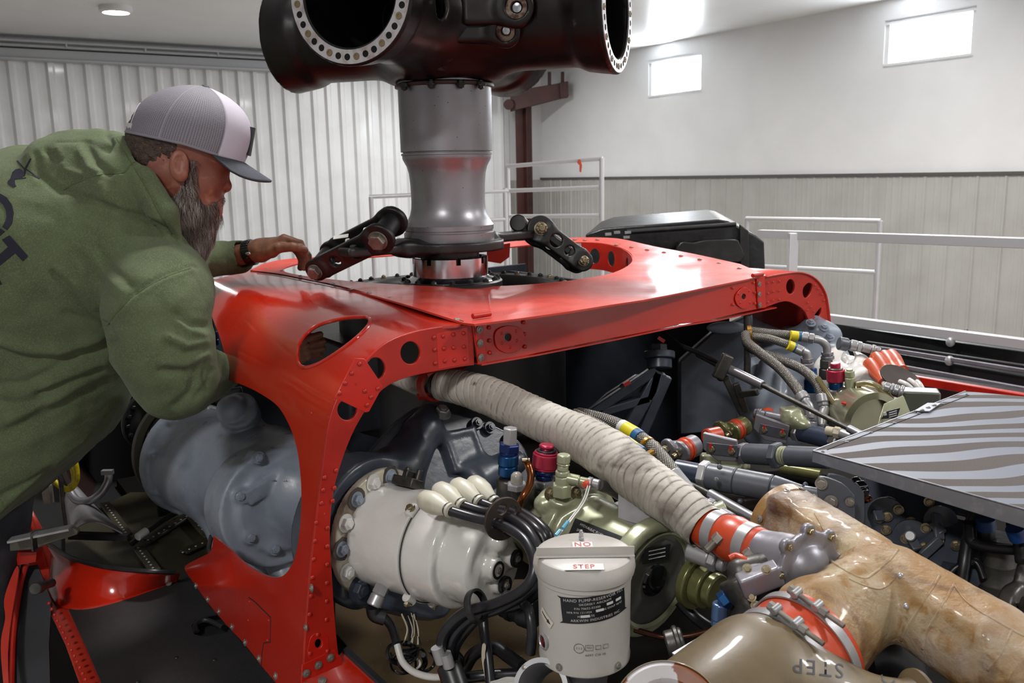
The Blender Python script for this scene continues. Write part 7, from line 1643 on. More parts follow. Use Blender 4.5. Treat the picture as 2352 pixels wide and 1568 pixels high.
o = MB(); h_ = .028; o.prism([e0 + Vector((0, 0, .001)), e0 - Vector((0, 0, h_ * .7)), e1 - Vector((0, 0, h_)), e1 + Vector((0, 0, .001))], -en * .003); o.build('front_edge', STEPG, SPN, bevel=.001)
o = MB(); g0 = onz(2216, 898, PZ); o.prism([e0 + Vector((0, 0, .001)), g0 + Vector((0, 0, .001)), g0 - Vector((0, 0, h_)), e0 - Vector((0, 0, h_ * .7))], (.003, 0, 0)); o.build('side_edge', STEPG, SPN)
sheet('hinge_tab', [(2100, 945), (2130, 927), (2162, 927), (2134, 946)], [], lambda x, y: onz(x, y, PZ + .002), .002, STEPG, SPN, offset=1)
for x, y in ((2118, 941), (2132, 935), (2146, 930)): stamp('screw', SCR, onz(x, y, PZ + .0045), (0, 0, 1), SPN, .6)
for k in range(7):
    t = k / 6; x = 1890 + 330 * t; y = 1036 - 131 * t; stamp('screw', fin(screw_mesh(.003), STEPG), onz(x, y, PZ + .001), (0, 0, 1), SPN, .8)
o = MB()
for a, b in (((1900, 1032), (2226, 907)),): o.bar(onz(*a, PZ + .0006), onz(*b, PZ + .0006), .001, .0008)
o.build('panel_seam', DARK, SPN)
# ================================================================== control rods and cranks
def control_rod(label, a, b, parts, base):
    t = thing('control_rod', label, 'control rod', at(*base)); A_, B_2 = at(*a), at(*b)
    for nm, m_, segs in parts:
        o = MB(); rod(o, A_, B_2, segs, seg=32); o.build(nm, m_, t, bevel=.0008)
    return t, A_, B_2
SLATE = mat('slate grey tube paint', '#4e525a', .35, var=[('#43464e', 14, .4, .7), ('#6e7178', 26, .66, .74)], bump=(40, .1, .004)); NVT = mat('navy grey tube paint', '#30384a', .3, var=('#3b4354', 12, .4, .7))
t, a_, b_ = control_rod('long slate grey control rod tapering towards its right end, nearest of the three', (1550, 1078, 1.50), (1900, 1145, 1.36),
    [('forward_tube', NVT, [('c', .0185, 0, .22)]), ('lock_nut', ALU, [('h', .0262, .18, .235)]), ('main_tube', SLATE, [('c', .0225, .23, .42), ('c', .0225, .42, .66), ('c', .0222, .66, .85, .0145), ('c', .0145, .85, .98)])], (1700, 1140, 1.44))
for x, y in ((1645, 1102), (1653, 1072), (1850, 1113), (1868, 1138), (1700, 1150)): stamp('rivet', fin(rivet_mesh(.006), SLATE, 60), at(x, y, 1.415), (-.1, -.9, .4), t, .8)
t, a_, b_ = control_rod('grey control rod running under the corner of the striped panel, middle of the three', (1690, 1040, 1.72), (1905, 1052, 1.56),
    [('end_fitting', CAST, [('c', .017, -.02, .08), ('h', .0225, .06, .13)]), ('forward_tube', SLATE, [('c', .0205, .12, .44)]), ('lock_nut', SLATE, [('h', .0265, .43, .50)]), ('thread', GREENP, [('c', .018, .5, .53), ('c', .0185, .535, .555), ('c', .018, .56, .6)]), ('main_tube', SLATE, [('c', .0195, .58, 1)])], (1800, 1060, 1.6))
t, a_, b_ = control_rod('navy grey control rod nearest the pumps, farthest of the three', (1812, 985, 1.98), (1965, 1022, 1.82),
    [('end_fitting', ALU, [('c', .018, -.02, .15), ('h', .0235, .1, .2)]), ('main_tube', NVT, [('c', .0215, .2, .72)]), ('lock_nut', ALU, [('h', .025, .70, .80)]), ('tail_tube', SLATE, [('c', .017, .8, 1.1)])], (1880, 1010, 1.9))
def crank(name, label, d, P0, P1, P2, m_):
    """figure-eight link, red seals, drum and flat clevis; P0 link, P1 drum, P2 clevis end"""
    t = thing(name, label, 'bell crank', at(P1[0], P1[1] + 30, d)); s = d / 1.8
    a, b = at(P0[0], P0[1], d - .03), at(P1[0] - 40, P1[1] + 18, d - .04)
    c0 = at(*P1, d); ax = (Vector((-.75, -.6, -.25))).normalized()
    mid = (a + b) / 2
    solid('link_plate', [('+', s_cyl(a - ax * .004, a + ax * .004, .019, .002), 0), ('+', s_cyl(b - ax * .004, b + ax * .004, .022, .002), 0), ('+', s_box(mid, ((b - a).length * .5, .010, .004), ((b - a).normalized(), ax.cross((b - a).normalized()), ax), .001), .014)], .0025, m_, t)
    e = (c0 - b).normalized()
    MB().cyl(b + e * .002, b + e * .014, .0235, bev=.003).build('seal', ORNG, t); MB().cyl(b + e * .014, b + e * .020, .0245, bev=.002).build('seal', ORNG, t)
    MB().cyl(b + e * .02, b + e * .045, .0225, bev=.002).build('drum', m_ if m_ is OLIVE else CAST, t)
    f2 = c0 + (c0 - b).normalized() * .0 ; MB().cyl(at(P1[0] + 18, P1[1] - 14, d + .05), at(P1[0] + 48, P1[1] - 20, d + .07), .018, bev=.003).build('seal', ORNG, t)
    for p in (a, b):
        o = MB(); rod(o, p, p + ax * .026, [('c', .012, 0, .2), ('h', .0095, .2, .6), ('c', .0055, .6, 1)]); o.build('pin_nut', BRASS, t, bevel=.0005)
    cl0, cl1 = at(P1[0] + 10, P1[1], d - .02), at(*P2, d - .05)
    vx = (cl1 - cl0).normalized(); up4 = (Vector((0, 0, 1)) - vx * vx.z).normalized(); nn_ = vx.cross(up4); nn_ = nn_ if nn_.dot(O - cl0) < 0 else -nn_
    o = MB(); o.prism([cl0 + up4 * .022, cl0 - up4 * .012, cl0 + vx * .03 - up4 * .034, cl1 - up4 * .030, cl1 + up4 * .012], nn_ * .012); o.build('clevis', CAST, t, bevel=.002)
    o = MB(); pc = cl0.lerp(cl1, .58) - up4 * .008 - nn_ * .003; o.box(pc, (.062, .024, .003), (vx, up4, nn_)); o.build('clevis_plate', SLATE, t, bevel=.001)
    for s2 in (-.020, .020):
        p = pc + vx * s2 - nn_ * .002; n2 = nn_ if nn_.dot(O - p) > 0 else -nn_
        o = MB(); rod(o, p, p + n2 * .010, [('h', .0075, 0, .6), ('c', .004, .6, 1)]); o.build('clevis_bolt', BRASS, t); MB().bar(p + n2 * .009 + up4 * .004, p + n2 * .009 + up4 * .014, .005, .002, up=n2).build('torque_mark', REDP, t)
    return t
crank('bell_crank', 'grey figure-eight link with orange seal and flat clevis, nearer of the two cranks', 1.74, (1536, 1028), (1604, 1018), (1692, 1026), CAST)
crank('bell_crank', 'olive figure-eight link with orange seal and flat clevis, farther of the two cranks', 1.98, (1655, 985), (1722, 972), (1812, 990), OLIVE)
CBR = thing('lower_bracket', 'pale green bracket hanging under the grey control rod', 'bracket', at(1670, 1080, 1.75))
solid('bracket', [('+', s_box(at(1665, 1058, 1.76), (.05, .012, .016), None, .003), 0), ('+', s_cyl(at(1680, 1065, 1.72), at(1680, 1065, 1.75), .02, .003), .005), ('+', s_cone(at(1640, 1045, 1.77), at(1655, 1080, 1.76), .008, .008), .004), ('+', s_cone(at(1700, 1050, 1.75), at(1705, 1072, 1.75), .010, .008), .004)], .003, GREENP, CBR)
# clevis plates where the nearest rod ends
CV = thing('rod_clevis', 'grey double plate clevis with big bolts beneath the edge of the striped panel', 'bell crank', at(1950, 1200, 1.33))
for dd, ox in ((0, 0), (.05, 22)):
    sheet('clevis_plate', [(x + ox, y - ox * .3) for x, y in smooth2([(1880, 1100), (1886, 1095), (1905, 1098), (1935, 1110), (1958, 1132), (1964, 1150), (1958, 1230), (1900, 1200), (1885, 1160), (1878, 1120)], 2)], [], lambda x, y, dd=dd: at(x, y, 1.31 + dd), .006, SLATE, CV, bevel=.0015)
for x, y, s in ((1886, 1110, .8), (1908, 1152, .9), (1952, 1152, .6)): stamp('bolt', BLT, at(x, y, 1.306), (-.3, -.95, .1), CV, s)
for lb_, p_, r_, m_ in (('dark pipe low in the bay under the nearest control rod', [(1560, 1150, 1.75), (1640, 1175, 1.75), (1730, 1205, 1.72), (1800, 1240, 1.7)], .016, IRON), ('black hose under the middle control rod', [(1700, 1085, 1.95), (1760, 1100, 1.95), (1830, 1095, 1.9), (1900, 1110, 1.85)], .018, RUBBER), ('dark brown pipe crossing the bay behind the tan duct flange', [(1600, 1130, 2.0), (1700, 1160, 2.0), (1800, 1150, 1.95), (1900, 1130, 1.9)], .022, mat('dark brown pipe', '#251c19', .4)), ('olive pipe under the middle control rod with a silver collar', [(1795, 1075, 1.85), (1830, 1080, 1.83), (1885, 1090, 1.8)], .012, OLIVE)):
    wire('pipe', lb_, 'pipe', p_, r_, m_, 'pipes low in the bay')
# push-pull cables
for lb, a, b, c, d_, e in (('thin dark push-pull cable rising behind the red beam, upper part', (1525, 765, 2.2), (1605, 810, 2.12), (1660, 835, 2.06), None, .007),):
    wire('control_cable', lb, 'cable', [a, (1560, 792, 2.16), b, c], .006, RUBBER)
PC = thing('push_pull_cable', 'long thin steel push-pull cable with a bracket, crossing the right engine bay', 'control cable', at(1740, 880, 2.0))
o = MB(); o.cyl(at(1602, 812, 2.13), at(1650, 838, 2.08), .0075); o.build('sleeve', BLKM, PC); o = MB(); o.cyl(at(1650, 836, 2.08), at(1752, 885, 1.98), .011, bev=.001); o.build('barrel', STEEL, PC)
o = MB(); o.cyl(at(1750, 884, 1.98), at(1972, 996, 1.76), .0052); o.build('inner_rod', IRON, PC); o = MB(); o.cyl(at(1950, 984, 1.78), at(1985, 1002, 1.745), .0085); o.build('rod_end', STEEL, PC)
solid('clamp_block', [('+', s_box(at(1660, 842, 2.05), (.014, .01, .03), (Vector((.9, 0, -.4)), Vector((0, 1, 0)), Vector((.4, 0, .9))), .004), 0), ('+', s_cyl(at(1666, 822, 2.05), at(1666, 822, 2.08), .010, .002), .004), ('+', s_cyl(at(1656, 866, 2.05), at(1656, 866, 2.08), .010, .002), .004)], .0025, IRON, PC)
for a, b in (((1665, 865, 2.06), (1705, 950, 2.08)), ((1740, 900, 2.02), (1700, 905, 2.06)), ((1690, 880, 2.05), (1712, 945, 2.08))): MB().bar(at(*a), at(*b), .016, .010, up=(0, 1, 0)).build('bracket_arm', IRON, PC, bevel=.002)
PC2 = thing('push_pull_cable', 'short bright push-pull cable beside the lower end of the wrapped duct', 'control cable', at(1650, 1140, 1.4))
o = MB(); o.cyl(at(1578, 1108, 1.47), at(1632, 1135, 1.42), .0052); o.build('inner_rod', IRON, PC2); o = MB(); o.cyl(at(1630, 1133, 1.42), at(1752, 1202, 1.33), .0085, bev=.001); o.build('barrel', STEEL, PC2)
fit('connector_chain', 'row of small silver and black connectors beside the wrapped duct\'s lower end', 'connector', [('plugs', ALU, (1592, 1140, 1.42), (1660, 1170, 1.38), [('c', .009, 0, .2), ('c', .007, .2, .5), ('h', .010, .5, .7), ('c', .008, .7, 1)]), ('block', GREENP, (1632, 1180, 1.37), (1668, 1166, 1.37), [('c', .014, 0, 1)]), ('plugs', CAST, (1655, 1180, 1.36), (1745, 1232, 1.29), [('c', .012, 0, .3), ('c', .009, .3, .5), ('c', .013, .55, .75), ('c', .009, .75, 1)])], (1650, 1200, 1.38))
# braided hoses over the wrapped duct
def hose(label, pts, r, tags=(), ends=(), group=None, base=None):
    t = thing('braided_hose', label, 'hose', at(*pts[len(pts) // 2]), group); tube_uv('braid', P_(pts), r, BRAID, t, seg=20, sub=10)
    for a, b, m_, k in tags: MB().cyl(at(*a), at(*b), r * k).build('identification_tag', m_, t)
    for a, b, segs in ends: o = MB(); rod(o, at(*a), at(*b), segs); o.build('end_fitting', ALU, t, bevel=.0008)
    return t
hose('thick braided hose crossing over the white wrapped duct', [(1330, 950, 1.66), (1390, 965, 1.60), (1440, 985, 1.56), (1490, 1020, 1.50), (1520, 1050, 1.47), (1555, 1095, 1.43)], .0125,
     [((1428, 980, 1.57), (1437, 985, 1.56), WHT, 1.12), ((1437, 985, 1.56), (1461, 999, 1.535), YELT, 1.12), ((1461, 999, 1.535), (1472, 1007, 1.52), BLUT, 1.12)], [((1545, 1085, 1.43), (1590, 1140, 1.39), [('c', .0135, 0, .8), ('c', .0095, .8, 1)])])
hose('thin braided hose lying on the white wrapped duct', [(1320, 946, 1.63), (1380, 975, 1.55), (1430, 1010, 1.49), (1465, 1035, 1.45), (1505, 1065, 1.43)], .0070,
     [((1438, 1011, 1.475), (1445, 1016, 1.47), WHT, 1.25), ((1445, 1016, 1.47), (1462, 1028, 1.45), YELT, 1.25), ((1462, 1028, 1.45), (1476, 1037, 1.44), BLUT, 1.25)])
for x, y, l_ in ((1487, 1023, 'upper'), (1500, 1033, 'lower')):
    q = at(x, y, 1.50); qn = (at(1520, 1050, 1.47) - at(1470, 1005, 1.53)).normalized(); MB().lathe(q - qn * .004, qn, [(.0125, 0), (.0165, .001), (.0165, .007), (.0125, .008)], 28).build('hose_clamp', GOLDC, label='amber clamp on the thick braided hose, %s of the two' % l_, cat='clamp')
MB().bar(at(1478, 1048, 1.45), at(1500, 1036, 1.46), .010, .006).build('clamp_bracket', GOLDC, label='amber strap joining the thick and thin braided hoses', cat='clamp')
hose('braided hose curving down from the gold clip, front of the fan', [(1712, 765, 2.16), (1716, 785, 2.14), (1745, 810, 2.10), (1790, 845, 2.05), (1825, 885, 2.0), (1842, 910, 1.97)], .0120, (), [((1838, 905, 1.97), (1852, 925, 1.95), [('c', .015, 0, .7), ('c', .012, .7, 1)])])
hose('braided hose arching behind the front one to the pump', [(1712, 775, 2.20), (1725, 800, 2.2), (1790, 825, 2.12), (1845, 850, 2.06), (1880, 885, 2.0), (1893, 930, 1.97)], .0115, (), [((1888, 905, 1.98), (1895, 945, 1.96), [('c', .014, 0, .5), ('h', .013, .5, .7), ('c', .011, .7, 1)])])
hose('braided hose with a yellow and blue tag running to the far elbow', [(1715, 758, 2.22), (1760, 764, 2.22), (1800, 768, 2.22), (1815, 770, 2.22)], .0110, [((1815, 770, 2.21), (1832, 772, 2.21), YELT, 1.15), ((1832, 772, 2.21), (1841, 773, 2.21), BLUT, 1.15)], [((1840, 773, 2.21), (1870, 778, 2.20), [('c', .013, 0, .6), ('h', .014, .6, 1)])])
hose('braided hose with a yellow tag running to the near elbow', [(1718, 772, 2.18), (1760, 776, 2.17), (1800, 788, 2.15), (1812, 793, 2.15)], .0100, [((1810, 792, 2.14), (1822, 797, 2.14), YELT, 1.2), ((1822, 797, 2.14), (1828, 800, 2.14), BLUT, 1.2)], [((1828, 800, 2.14), (1845, 808, 2.13), [('c', .012, 0, 1)])])
for lb, p, r in (('steel elbow pipe at the end of the far tagged hose', [(1868, 778, 2.20), (1885, 782, 2.2), (1898, 795, 2.2), (1900, 812, 2.2)], .010), ('steel elbow pipe at the end of the near tagged hose', [(1842, 806, 2.13), (1852, 812, 2.13), (1855, 825, 2.13)], .011), ('steel elbow pipe under the front braided hose', [(1850, 922, 1.95), (1860, 935, 1.94), (1861, 960, 1.93)], .0095), ('steel pipe under the arched braided hose', [(1894, 942, 1.96), (1889, 960, 1.95), (1888, 985, 1.94)], .011)):
    wire('pipe', lb, 'pipe', p, r, ALU, 'steel elbow pipes at the right pump')
for lb, a, b, m_ in (('hex nut under the near tagged elbow', (1853, 822, 2.13), (1854, 845, 2.13), CAST), ('hex nut under the far tagged elbow', (1900, 808, 2.2), (1901, 826, 2.2), CAST), ('dark barrel fitting under the far elbow', (1898, 826, 2.19), (1896, 870, 2.19), IRON), ('blue fitting behind the front braided hose', (1862, 845, 2.14), (1862, 900, 2.14), BLUEA), ('steel port under the front elbow pipe', (1860, 955, 1.94), (1860, 985, 1.93), CAST), ('steel port under the arched hose', (1888, 975, 1.94), (1888, 1000, 1.93), CAST)):
    o = MB(); rod(o, at(*a), at(*b), [('h', .0155, 0, .45), ('c', .0165, .45, 1)]); o.build('fitting', m_, bevel=.001, label=lb, cat='fitting')
MB().lathe(at(1722, 765, 2.17), (.9, -.2, .1), [(.014, -.006), (.019, -.005), (.019, .005), (.014, .006)], 24).build('hose_clip', GOLDC, label='gold clip gathering four braided hoses under the red beam', cat='clamp')
wire('pipe', 'dark upright pipe behind the gathered braided hoses', 'pipe', [(1716, 725, 2.25), (1717, 800, 2.25), (1716, 870, 2.25)], .009, IRON)
fit('pressure_cap', 'rose red notched cap over a blue fitting at the right pump', 'hydraulic coupling', [('cap', PINK, (1920, 876, 1.99), (1919, 848, 1.99), [('c', .0205, 0, 1)]), ('top_button', PINK, (1919, 846, 1.99), (1918, 833, 1.99), [('c', .0115, 0, 1)]), ('gasket', IRON, (1919, 849, 1.99), (1919, 844, 1.99), [('c', .017, 0, 1)]), ('collar', BLUEA, (1921, 893, 1.99), (1920, 876, 1.99), [('c', .016, 0, 1)]), ('hex_base', CAST, (1922, 908, 1.99), (1921, 892, 1.99), [('h', .021, 0, 1)])], (1921, 908, 1.99))
fit('relief_valve', 'pale green capped valve right of the far rose red cap', 'valve', [('cap', GREENP, (1952, 866, 1.97), (1951, 847, 1.97), [('c', .0108, 0, .8), ('c', .008, .8, 1)]), ('neck', GREENP, (1953, 892, 1.97), (1952, 866, 1.97), [('c', .0118, 0, 1)]), ('pedestal', GREENP, (1953, 918, 1.97), (1953, 890, 1.97), [('h', .014, 0, 1)])], (1953, 918, 1.97))
wire('hose', 'clear amber hose arching from the far relief valve', 'hose', [(1966, 883, 1.96), (1990, 880, 1.95), (2015, 888, 1.93), (2035, 905, 1.92), (2048, 918, 1.91)], .0075, CLEARH)
wire('hose', 'clear amber hose dropping between the braided hoses and the pump', 'hose', [(1878, 868, 2.0), (1892, 890, 1.98), (1912, 920, 1.96), (1926, 950, 1.94), (1930, 975, 1.93)], .0065, CLEARH)
# right pump
RP = thing('hydraulic_pump', 'pale silver green pump barrel beside the striped panel, at right', 'pump', at(1980, 1000, 1.9))
r0_, r1_ = at(1935, 935, 2.02), at(2040, 990, 1.84); rn_ = (r1_ - r0_).normalized()
PALE = mat('pale champagne metal', '#a5a48c', .22, .75, var=('#94937b', 9, .4, .7), coat=.3)
MB().lathe(r0_, rn_, [(0, 0), (.045, 0), (.052, .008), (.064, .02), (.066, .03), (.062, .034), (.062, .045), (.066, .05), (.066, .115), (.070, .118), (.070, .125), (.055, .127), (.055, .10), (0, .10)], 64).build('barrel', PALE, RP)
solid('pump_shoulder', [('+', s_cone(at(1940, 915, 1.98), at(1945, 950, 1.97), .03, .04), 0), ('+', s_cone(at(1925, 950, 1.98), at(1930, 1000, 1.96), .02, .03), .02), ('+', s_cone(at(1960, 905, 1.97), at(1990, 925, 1.95), .012, .016), .01)], .004, PALE, RP)
o = MB(); o.prism([at(2030, 925, 1.80), at(2075, 905, 1.86), at(2110, 990, 1.80), at(2005, 1010, 1.76)], (.0, .0, -.04)); o.build('module_block', GREENP, RP, bevel=.003)
sheet('data_plate', [(2036, 945), (2068, 936), (2060, 960), (2024, 962)], [], lambda x, y: at(x, y, 1.785), .001, BKD, RP)
MB().bar(at(2030, 951, 1.782), at(2036, 949, 1.782), .007, .002, up=(0, 1, 0)).build('plate_lettering', TXT, RP)
for yy in (946, 951, 956): MB().bar(at(2042, yy + 2, 1.782), at(2060, yy - 3, 1.782), .0018, .001, up=(0, 1, 0)).build('plate_lettering', TXT, RP)
for x, y in ((1939, 927), (1968, 913)): stamp('bolt', BLTB, at(x, y, 1.93), (-.4, -.8, .3), RP, .7)
o = MB(); o.cyl(at(1938, 927, 1.915), at(1938, 924, 1.915), .005); o.build('torque_mark', REDP, RP)
JB = thing('junction_box', 'olive grey box with rounded edges behind the far corner of the striped panel', 'junction box', at(2115, 960, 1.93))
o = MB(); u1 = Vector((.95, -.30, 0)).normalized(); u2 = Vector((.30, .95, 0)).normalized(); o.box(at(2110, 922, 1.93), (.082, .05, .055), (u1, u2, Vector((0, 0, 1)))); o.build('box_body', mat('olive grey enamel', '#55584e', .35), JB, bevel=.004)
fit('connector', 'silver screw connector plugged into the olive grey box', 'connector', [('plug', ALU, (2030, 886, 1.92), (2075, 900, 1.9), [('c', .010, 0, .35), ('h', .0125, .35, .5), ('c', .0115, .5, .8), ('c', .014, .8, 1)])], (2050, 905, 1.91))
fit('connector', 'row of silver connectors above the orange boots', 'connector', [('knob', SLATE, (1926, 788, 2.22), (1952, 793, 2.22), [('c', .017, 0, .8), ('c', .013, .8, 1)]), ('plug', ALU, (1952, 792, 2.22), (2022, 806, 2.2), [('c', .0145, 0, .25), ('h', .0150, .25, .4), ('c', .011, .4, .7), ('c', .0125, .7, .85), ('c', .009, .85, 1)])], (1950, 800, 2.22))
# cream far generator, boots, disc
FG = thing('generator', 'cream painted generator end partly hidden beyond the right pump', 'generator', at(1970, 900, 2.25))
solid('body', [('+', s_cyl(at(1915, 850, 2.32), at(1990, 905, 2.12), .062, .012), 0), ('+', s_cone(at(1935, 825, 2.28), at(1972, 838, 2.22), .036, .03), .02), ('-', s_cone(at(1945, 830, 2.15), at(1952, 812, 2.3), .014, .016), .006)], .005, WHITEC, FG)
obl = [((1998, 836), (2038, 890)), ((2012, 822), (2052, 872)), ((2030, 818), (2066, 864)), ((2046, 816), (2082, 860))]
for i, ((x0, y0), (x1, y1)) in enumerate(obl):
    a = at(x0, y0, 2.16 + .02 * i); b = at(x1 - 8, y1 - 10, 2.05 + .02 * i); L = (b - a).length; r = .0175
    t = thing('terminal_boot', 'orange rubber cable boot, ' + ['nearest and lowest of the four', 'second from the left of the four', 'third from the left of the four', 'rightmost of the four'][i], 'boot', b, 'orange boots at the right pump')
    MB().lathe(a, b - a, [(0, -r * .5), (r * .7, -r * .4), (r * 1.0, 0), (r * 1.05, L * .3), (r * .85, L * .6), (r * .6, L * .9), (r * .75, L * .95), (r * .75, L), (0, L)], 26).build('boot_body', ORB, t)
    MB().cyl(b, b + (b - a).normalized() * .03, .0065).build('cable', WIREW, t)
dq = at(2072, 870, 2.03); dqn = Vector((.25, -.45, .86)).normalized(); u_, v_, w_ = frame(dqn)
DD = thing('cable_spacer', 'dark disc holding white cables apart, below the orange boots', 'spacer', dq)
sheet('disc', circ(0, 0, .052, 40), [], lambda x, y: dq + u_ * x + v_ * y, .004, DISC, DD, bevel=.001)
for i, (x0, y0, x1, y1) in enumerate(((2066, 876, 2100, 890), (2088, 872, 2112, 888), (2106, 876, 2122, 892))): wire('cable', ['leftmost', 'middle', 'rightmost'][i] + ' white cable stub below the dark disc by the olive grey box', 'cable', [(x0, y0, 2.0), ((x0 + x1) / 2, (y0 + y1) / 2, 1.98), (x1, y1 + 8, 1.97)], .0055, WIREW)
# grey gearbox domes under the right arch
RG = thing('input_gearbox', 'blue grey cast gearbox under the right end of the red arch', 'gearbox', at(1800, 900, 2.4))
solid('housing', [('+', s_ell(at(1810, 890, 2.52), (.16, .18, .14)), 0), ('+', s_cone(at(1870, 800, 2.5), at(1900, 900, 2.42), .08, .10), .04), ('+', s_cone(at(1730, 870, 2.42), at(1780, 960, 2.35), .06, .10), .04), ('+', s_cyl(at(1825, 752, 2.55), at(1825, 775, 2.55), .034, .005), .01), ('+', s_cone(at(1870, 745, 2.5), at(1895, 765, 2.46), .026, .03), .02), ('+', s_cone(at(1905, 770, 2.46), at(1880, 760, 2.45), .03, .03), .02),
    ('+', s_cone(at(1715, 750, 2.6), at(1780, 775, 2.55), .032, .03), .01), ('+', s_cone(at(1760, 840, 2.36), at(1740, 960, 2.3), .022, .022), .01), ('+', s_cone(at(1790, 860, 2.34), at(1775, 960, 2.28), .018, .02), .01), ('+', s_cone(at(1720, 840, 2.4), at(1712, 960, 2.36), .02, .02), .01)], .0065, GREY, RG, disp=lambda c, n: fbm(c, 14, 4) * .003)
for x, y in ((1862, 742), (1893, 752), (1850, 770), (1905, 775), (1742, 850)): stamp('bolt', BLTG, at(x, y, 2.42), (0, -.6, .8), RG, 1.2)
FW = MB(); FW.prism([at(1560, 830, 2.45), at(1640, 760, 2.45), at(1730, 720, 2.45), at(1740, 960, 2.40), at(1640, 990, 2.35), at(1560, 1000, 2.40)], (0, .03, 0)); FW.build('bay_wall', DGREY, bevel=.006, label='dark slate panel with an oval blister behind the braided hoses', cat='panel')
MB().ball(at(1668, 752, 2.44), .05, 24, sc=(1.1, .3, .35)).build('oval_cover', GREY, label='pale oval cover on the dark slate panel below the beam', cat='cover')
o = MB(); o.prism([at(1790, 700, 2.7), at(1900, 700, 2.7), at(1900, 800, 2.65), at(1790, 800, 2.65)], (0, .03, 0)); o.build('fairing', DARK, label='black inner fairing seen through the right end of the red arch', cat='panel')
fit('manifold', 'pale green cast manifold block with a steel stem, left of the braided hoses\' lower ends', 'valve', [('stem', CAST, (1732, 948, 2.02), (1800, 962, 1.98), [('c', .011, 0, .4), ('c', .014, .1, .25), ('c', .012, .4, 1)])], (1820, 980, 1.96))
t = [o for o in bpy.data.objects if o.name == 'manifold'][0]
solid('casting', [('+', s_box(at(1812, 960, 1.97), (.018, .018, .024), None, .004), 0), ('+', s_cone(at(1822, 962, 1.95), at(1850, 975, 1.93), .022, .014), .012), ('+', s_ball(at(1835, 950, 1.95), .012), .01)], .003, GREENP, t, disp=lambda c, n: fbm(c, 60, 3) * .002)
fit('connector', 'small white and silver connectors at the far edge of the striped panel', 'connector', [('plug', WIREC, (1896, 988, 1.86), (1935, 995, 1.84), [('c', .010, 0, .5), ('h', .013, .5, .9)]), ('plug', ALU, (1932, 995, 1.84), (1975, 1012, 1.8), [('c', .012, 0, .6), ('c', .009, .6, 1)])], (1930, 1005, 1.84))
# ================================================================== dark mechanism under the striped panel
MP = thing('mixer_plate', 'dark slate mounting plate with cranks and bolts under the striped panel', 'panel', at(2080, 1250, 1.5))
mpf = tps([(1990, 1110, 1.5), (2230, 1190, 1.38), (2010, 1330, 1.40), (2230, 1380, 1.28), (2400, 1300, 1.3)])
sheet('plate', [(1985, 1090), (2250, 1160), (2260, 1330), (2200, 1400), (2060, 1380), (1990, 1300)], [smooth2([(2108, 1206), (2128, 1208), (2132, 1222), (2112, 1216)], 2), smooth2([(2180, 1175), (2216, 1182), (2214, 1194), (2184, 1184)], 2), smooth2([(2034, 1136), (2056, 1144), (2054, 1152), (2036, 1146)], 2)], lambda x, y: at(x, y, mpf(x, y)), .008, DGREY, MP, bevel=.001)
def mpp(x, y, o=.0): return at(x, y, mpf(x, y) - o)
mn = Vector((-.35, -.93, .1)).normalized()
for cx, cy, r in ((2093, 1232, .030), (2035, 1180, .030), (2160, 1195, .026)): MB().lathe(mpp(cx, cy), mn, [(r, 0), (r, .006), (r * .6, .008), (0, .008)], 40).build('pivot_disc', DGREY, MP)
for x, y in ((2092, 1198), (2126, 1212), (2155, 1241), (2124, 1256), (2196, 1252), (2080, 1236), (2035, 1216), (2064, 1170), (2134, 1152), (2020, 1190), (2038, 1186)): stamp('bolt', BLTB, mpp(x, y, .008), mn, MP, .75)
for a, b in (((2090, 1230), (2108, 1262)), ((2150, 1180), (2158, 1238)), ((2160, 1238), (2118, 1276)), ((2015, 1172), (2022, 1196)), ((2142, 1200), (2165, 1225))): MB().bar(mpp(*a, .015), mpp(*b, .015), .016, .008, up=(0, 1, 0)).build('lever', SLATE, MP, bevel=.002)
MB().cyl(mpp(2090, 1230, .012), mpp(2090, 1230, .03), .009, bev=.002).build('pivot_pin', ALU, MP)
fit('link_end', 'bright rod end above the slate plate, under the striped panel edge', 'rod end', [('end', CHROME, (1960, 1105, 1.45), (1985, 1135, 1.42), [('c', .012, 0, .4), ('h', .015, .4, .8), ('c', .010, .8, 1)]), ('pin', COPPER, (1988, 1142, 1.41), (1992, 1150, 1.41), [('c', .009, 0, 1)])], (1980, 1140, 1.42))
SVU = thing('servo_unit', 'dark grey ringed cylinder at the far right under the striped panel', 'servo', at(2290, 1380, 1.3))
MB().lathe(at(2285, 1370, 1.3), (.0, 0, 1), [(0, -.03), (.036, -.03), (.036, -.01), (.026, 0), (.026, .022), (.0265, .023), (.0265, .026), (.026, .027), (.026, .055), (.0265, .056), (.0265, .058), (.026, .06), (.026, .10), (0, .10)], 40).build('cylinder', IRON, SVU)
SV2 = thing('servo_unit', 'dark cast servo end cut by the right edge of the photo', 'servo', at(2330, 1400, 1.2))
solid('casting', [('+', s_cyl(at(2330, 1325, 1.22), at(2400, 1345, 1.2), .024, .004), 0), ('+', s_cyl(at(2310, 1385, 1.2), at(2350, 1395, 1.18), .030, .006), .01), ('+', s_cyl(at(2345, 1400, 1.15), at(2400, 1410, 1.14), .02, .004), .006)], .004, IRON, SV2)
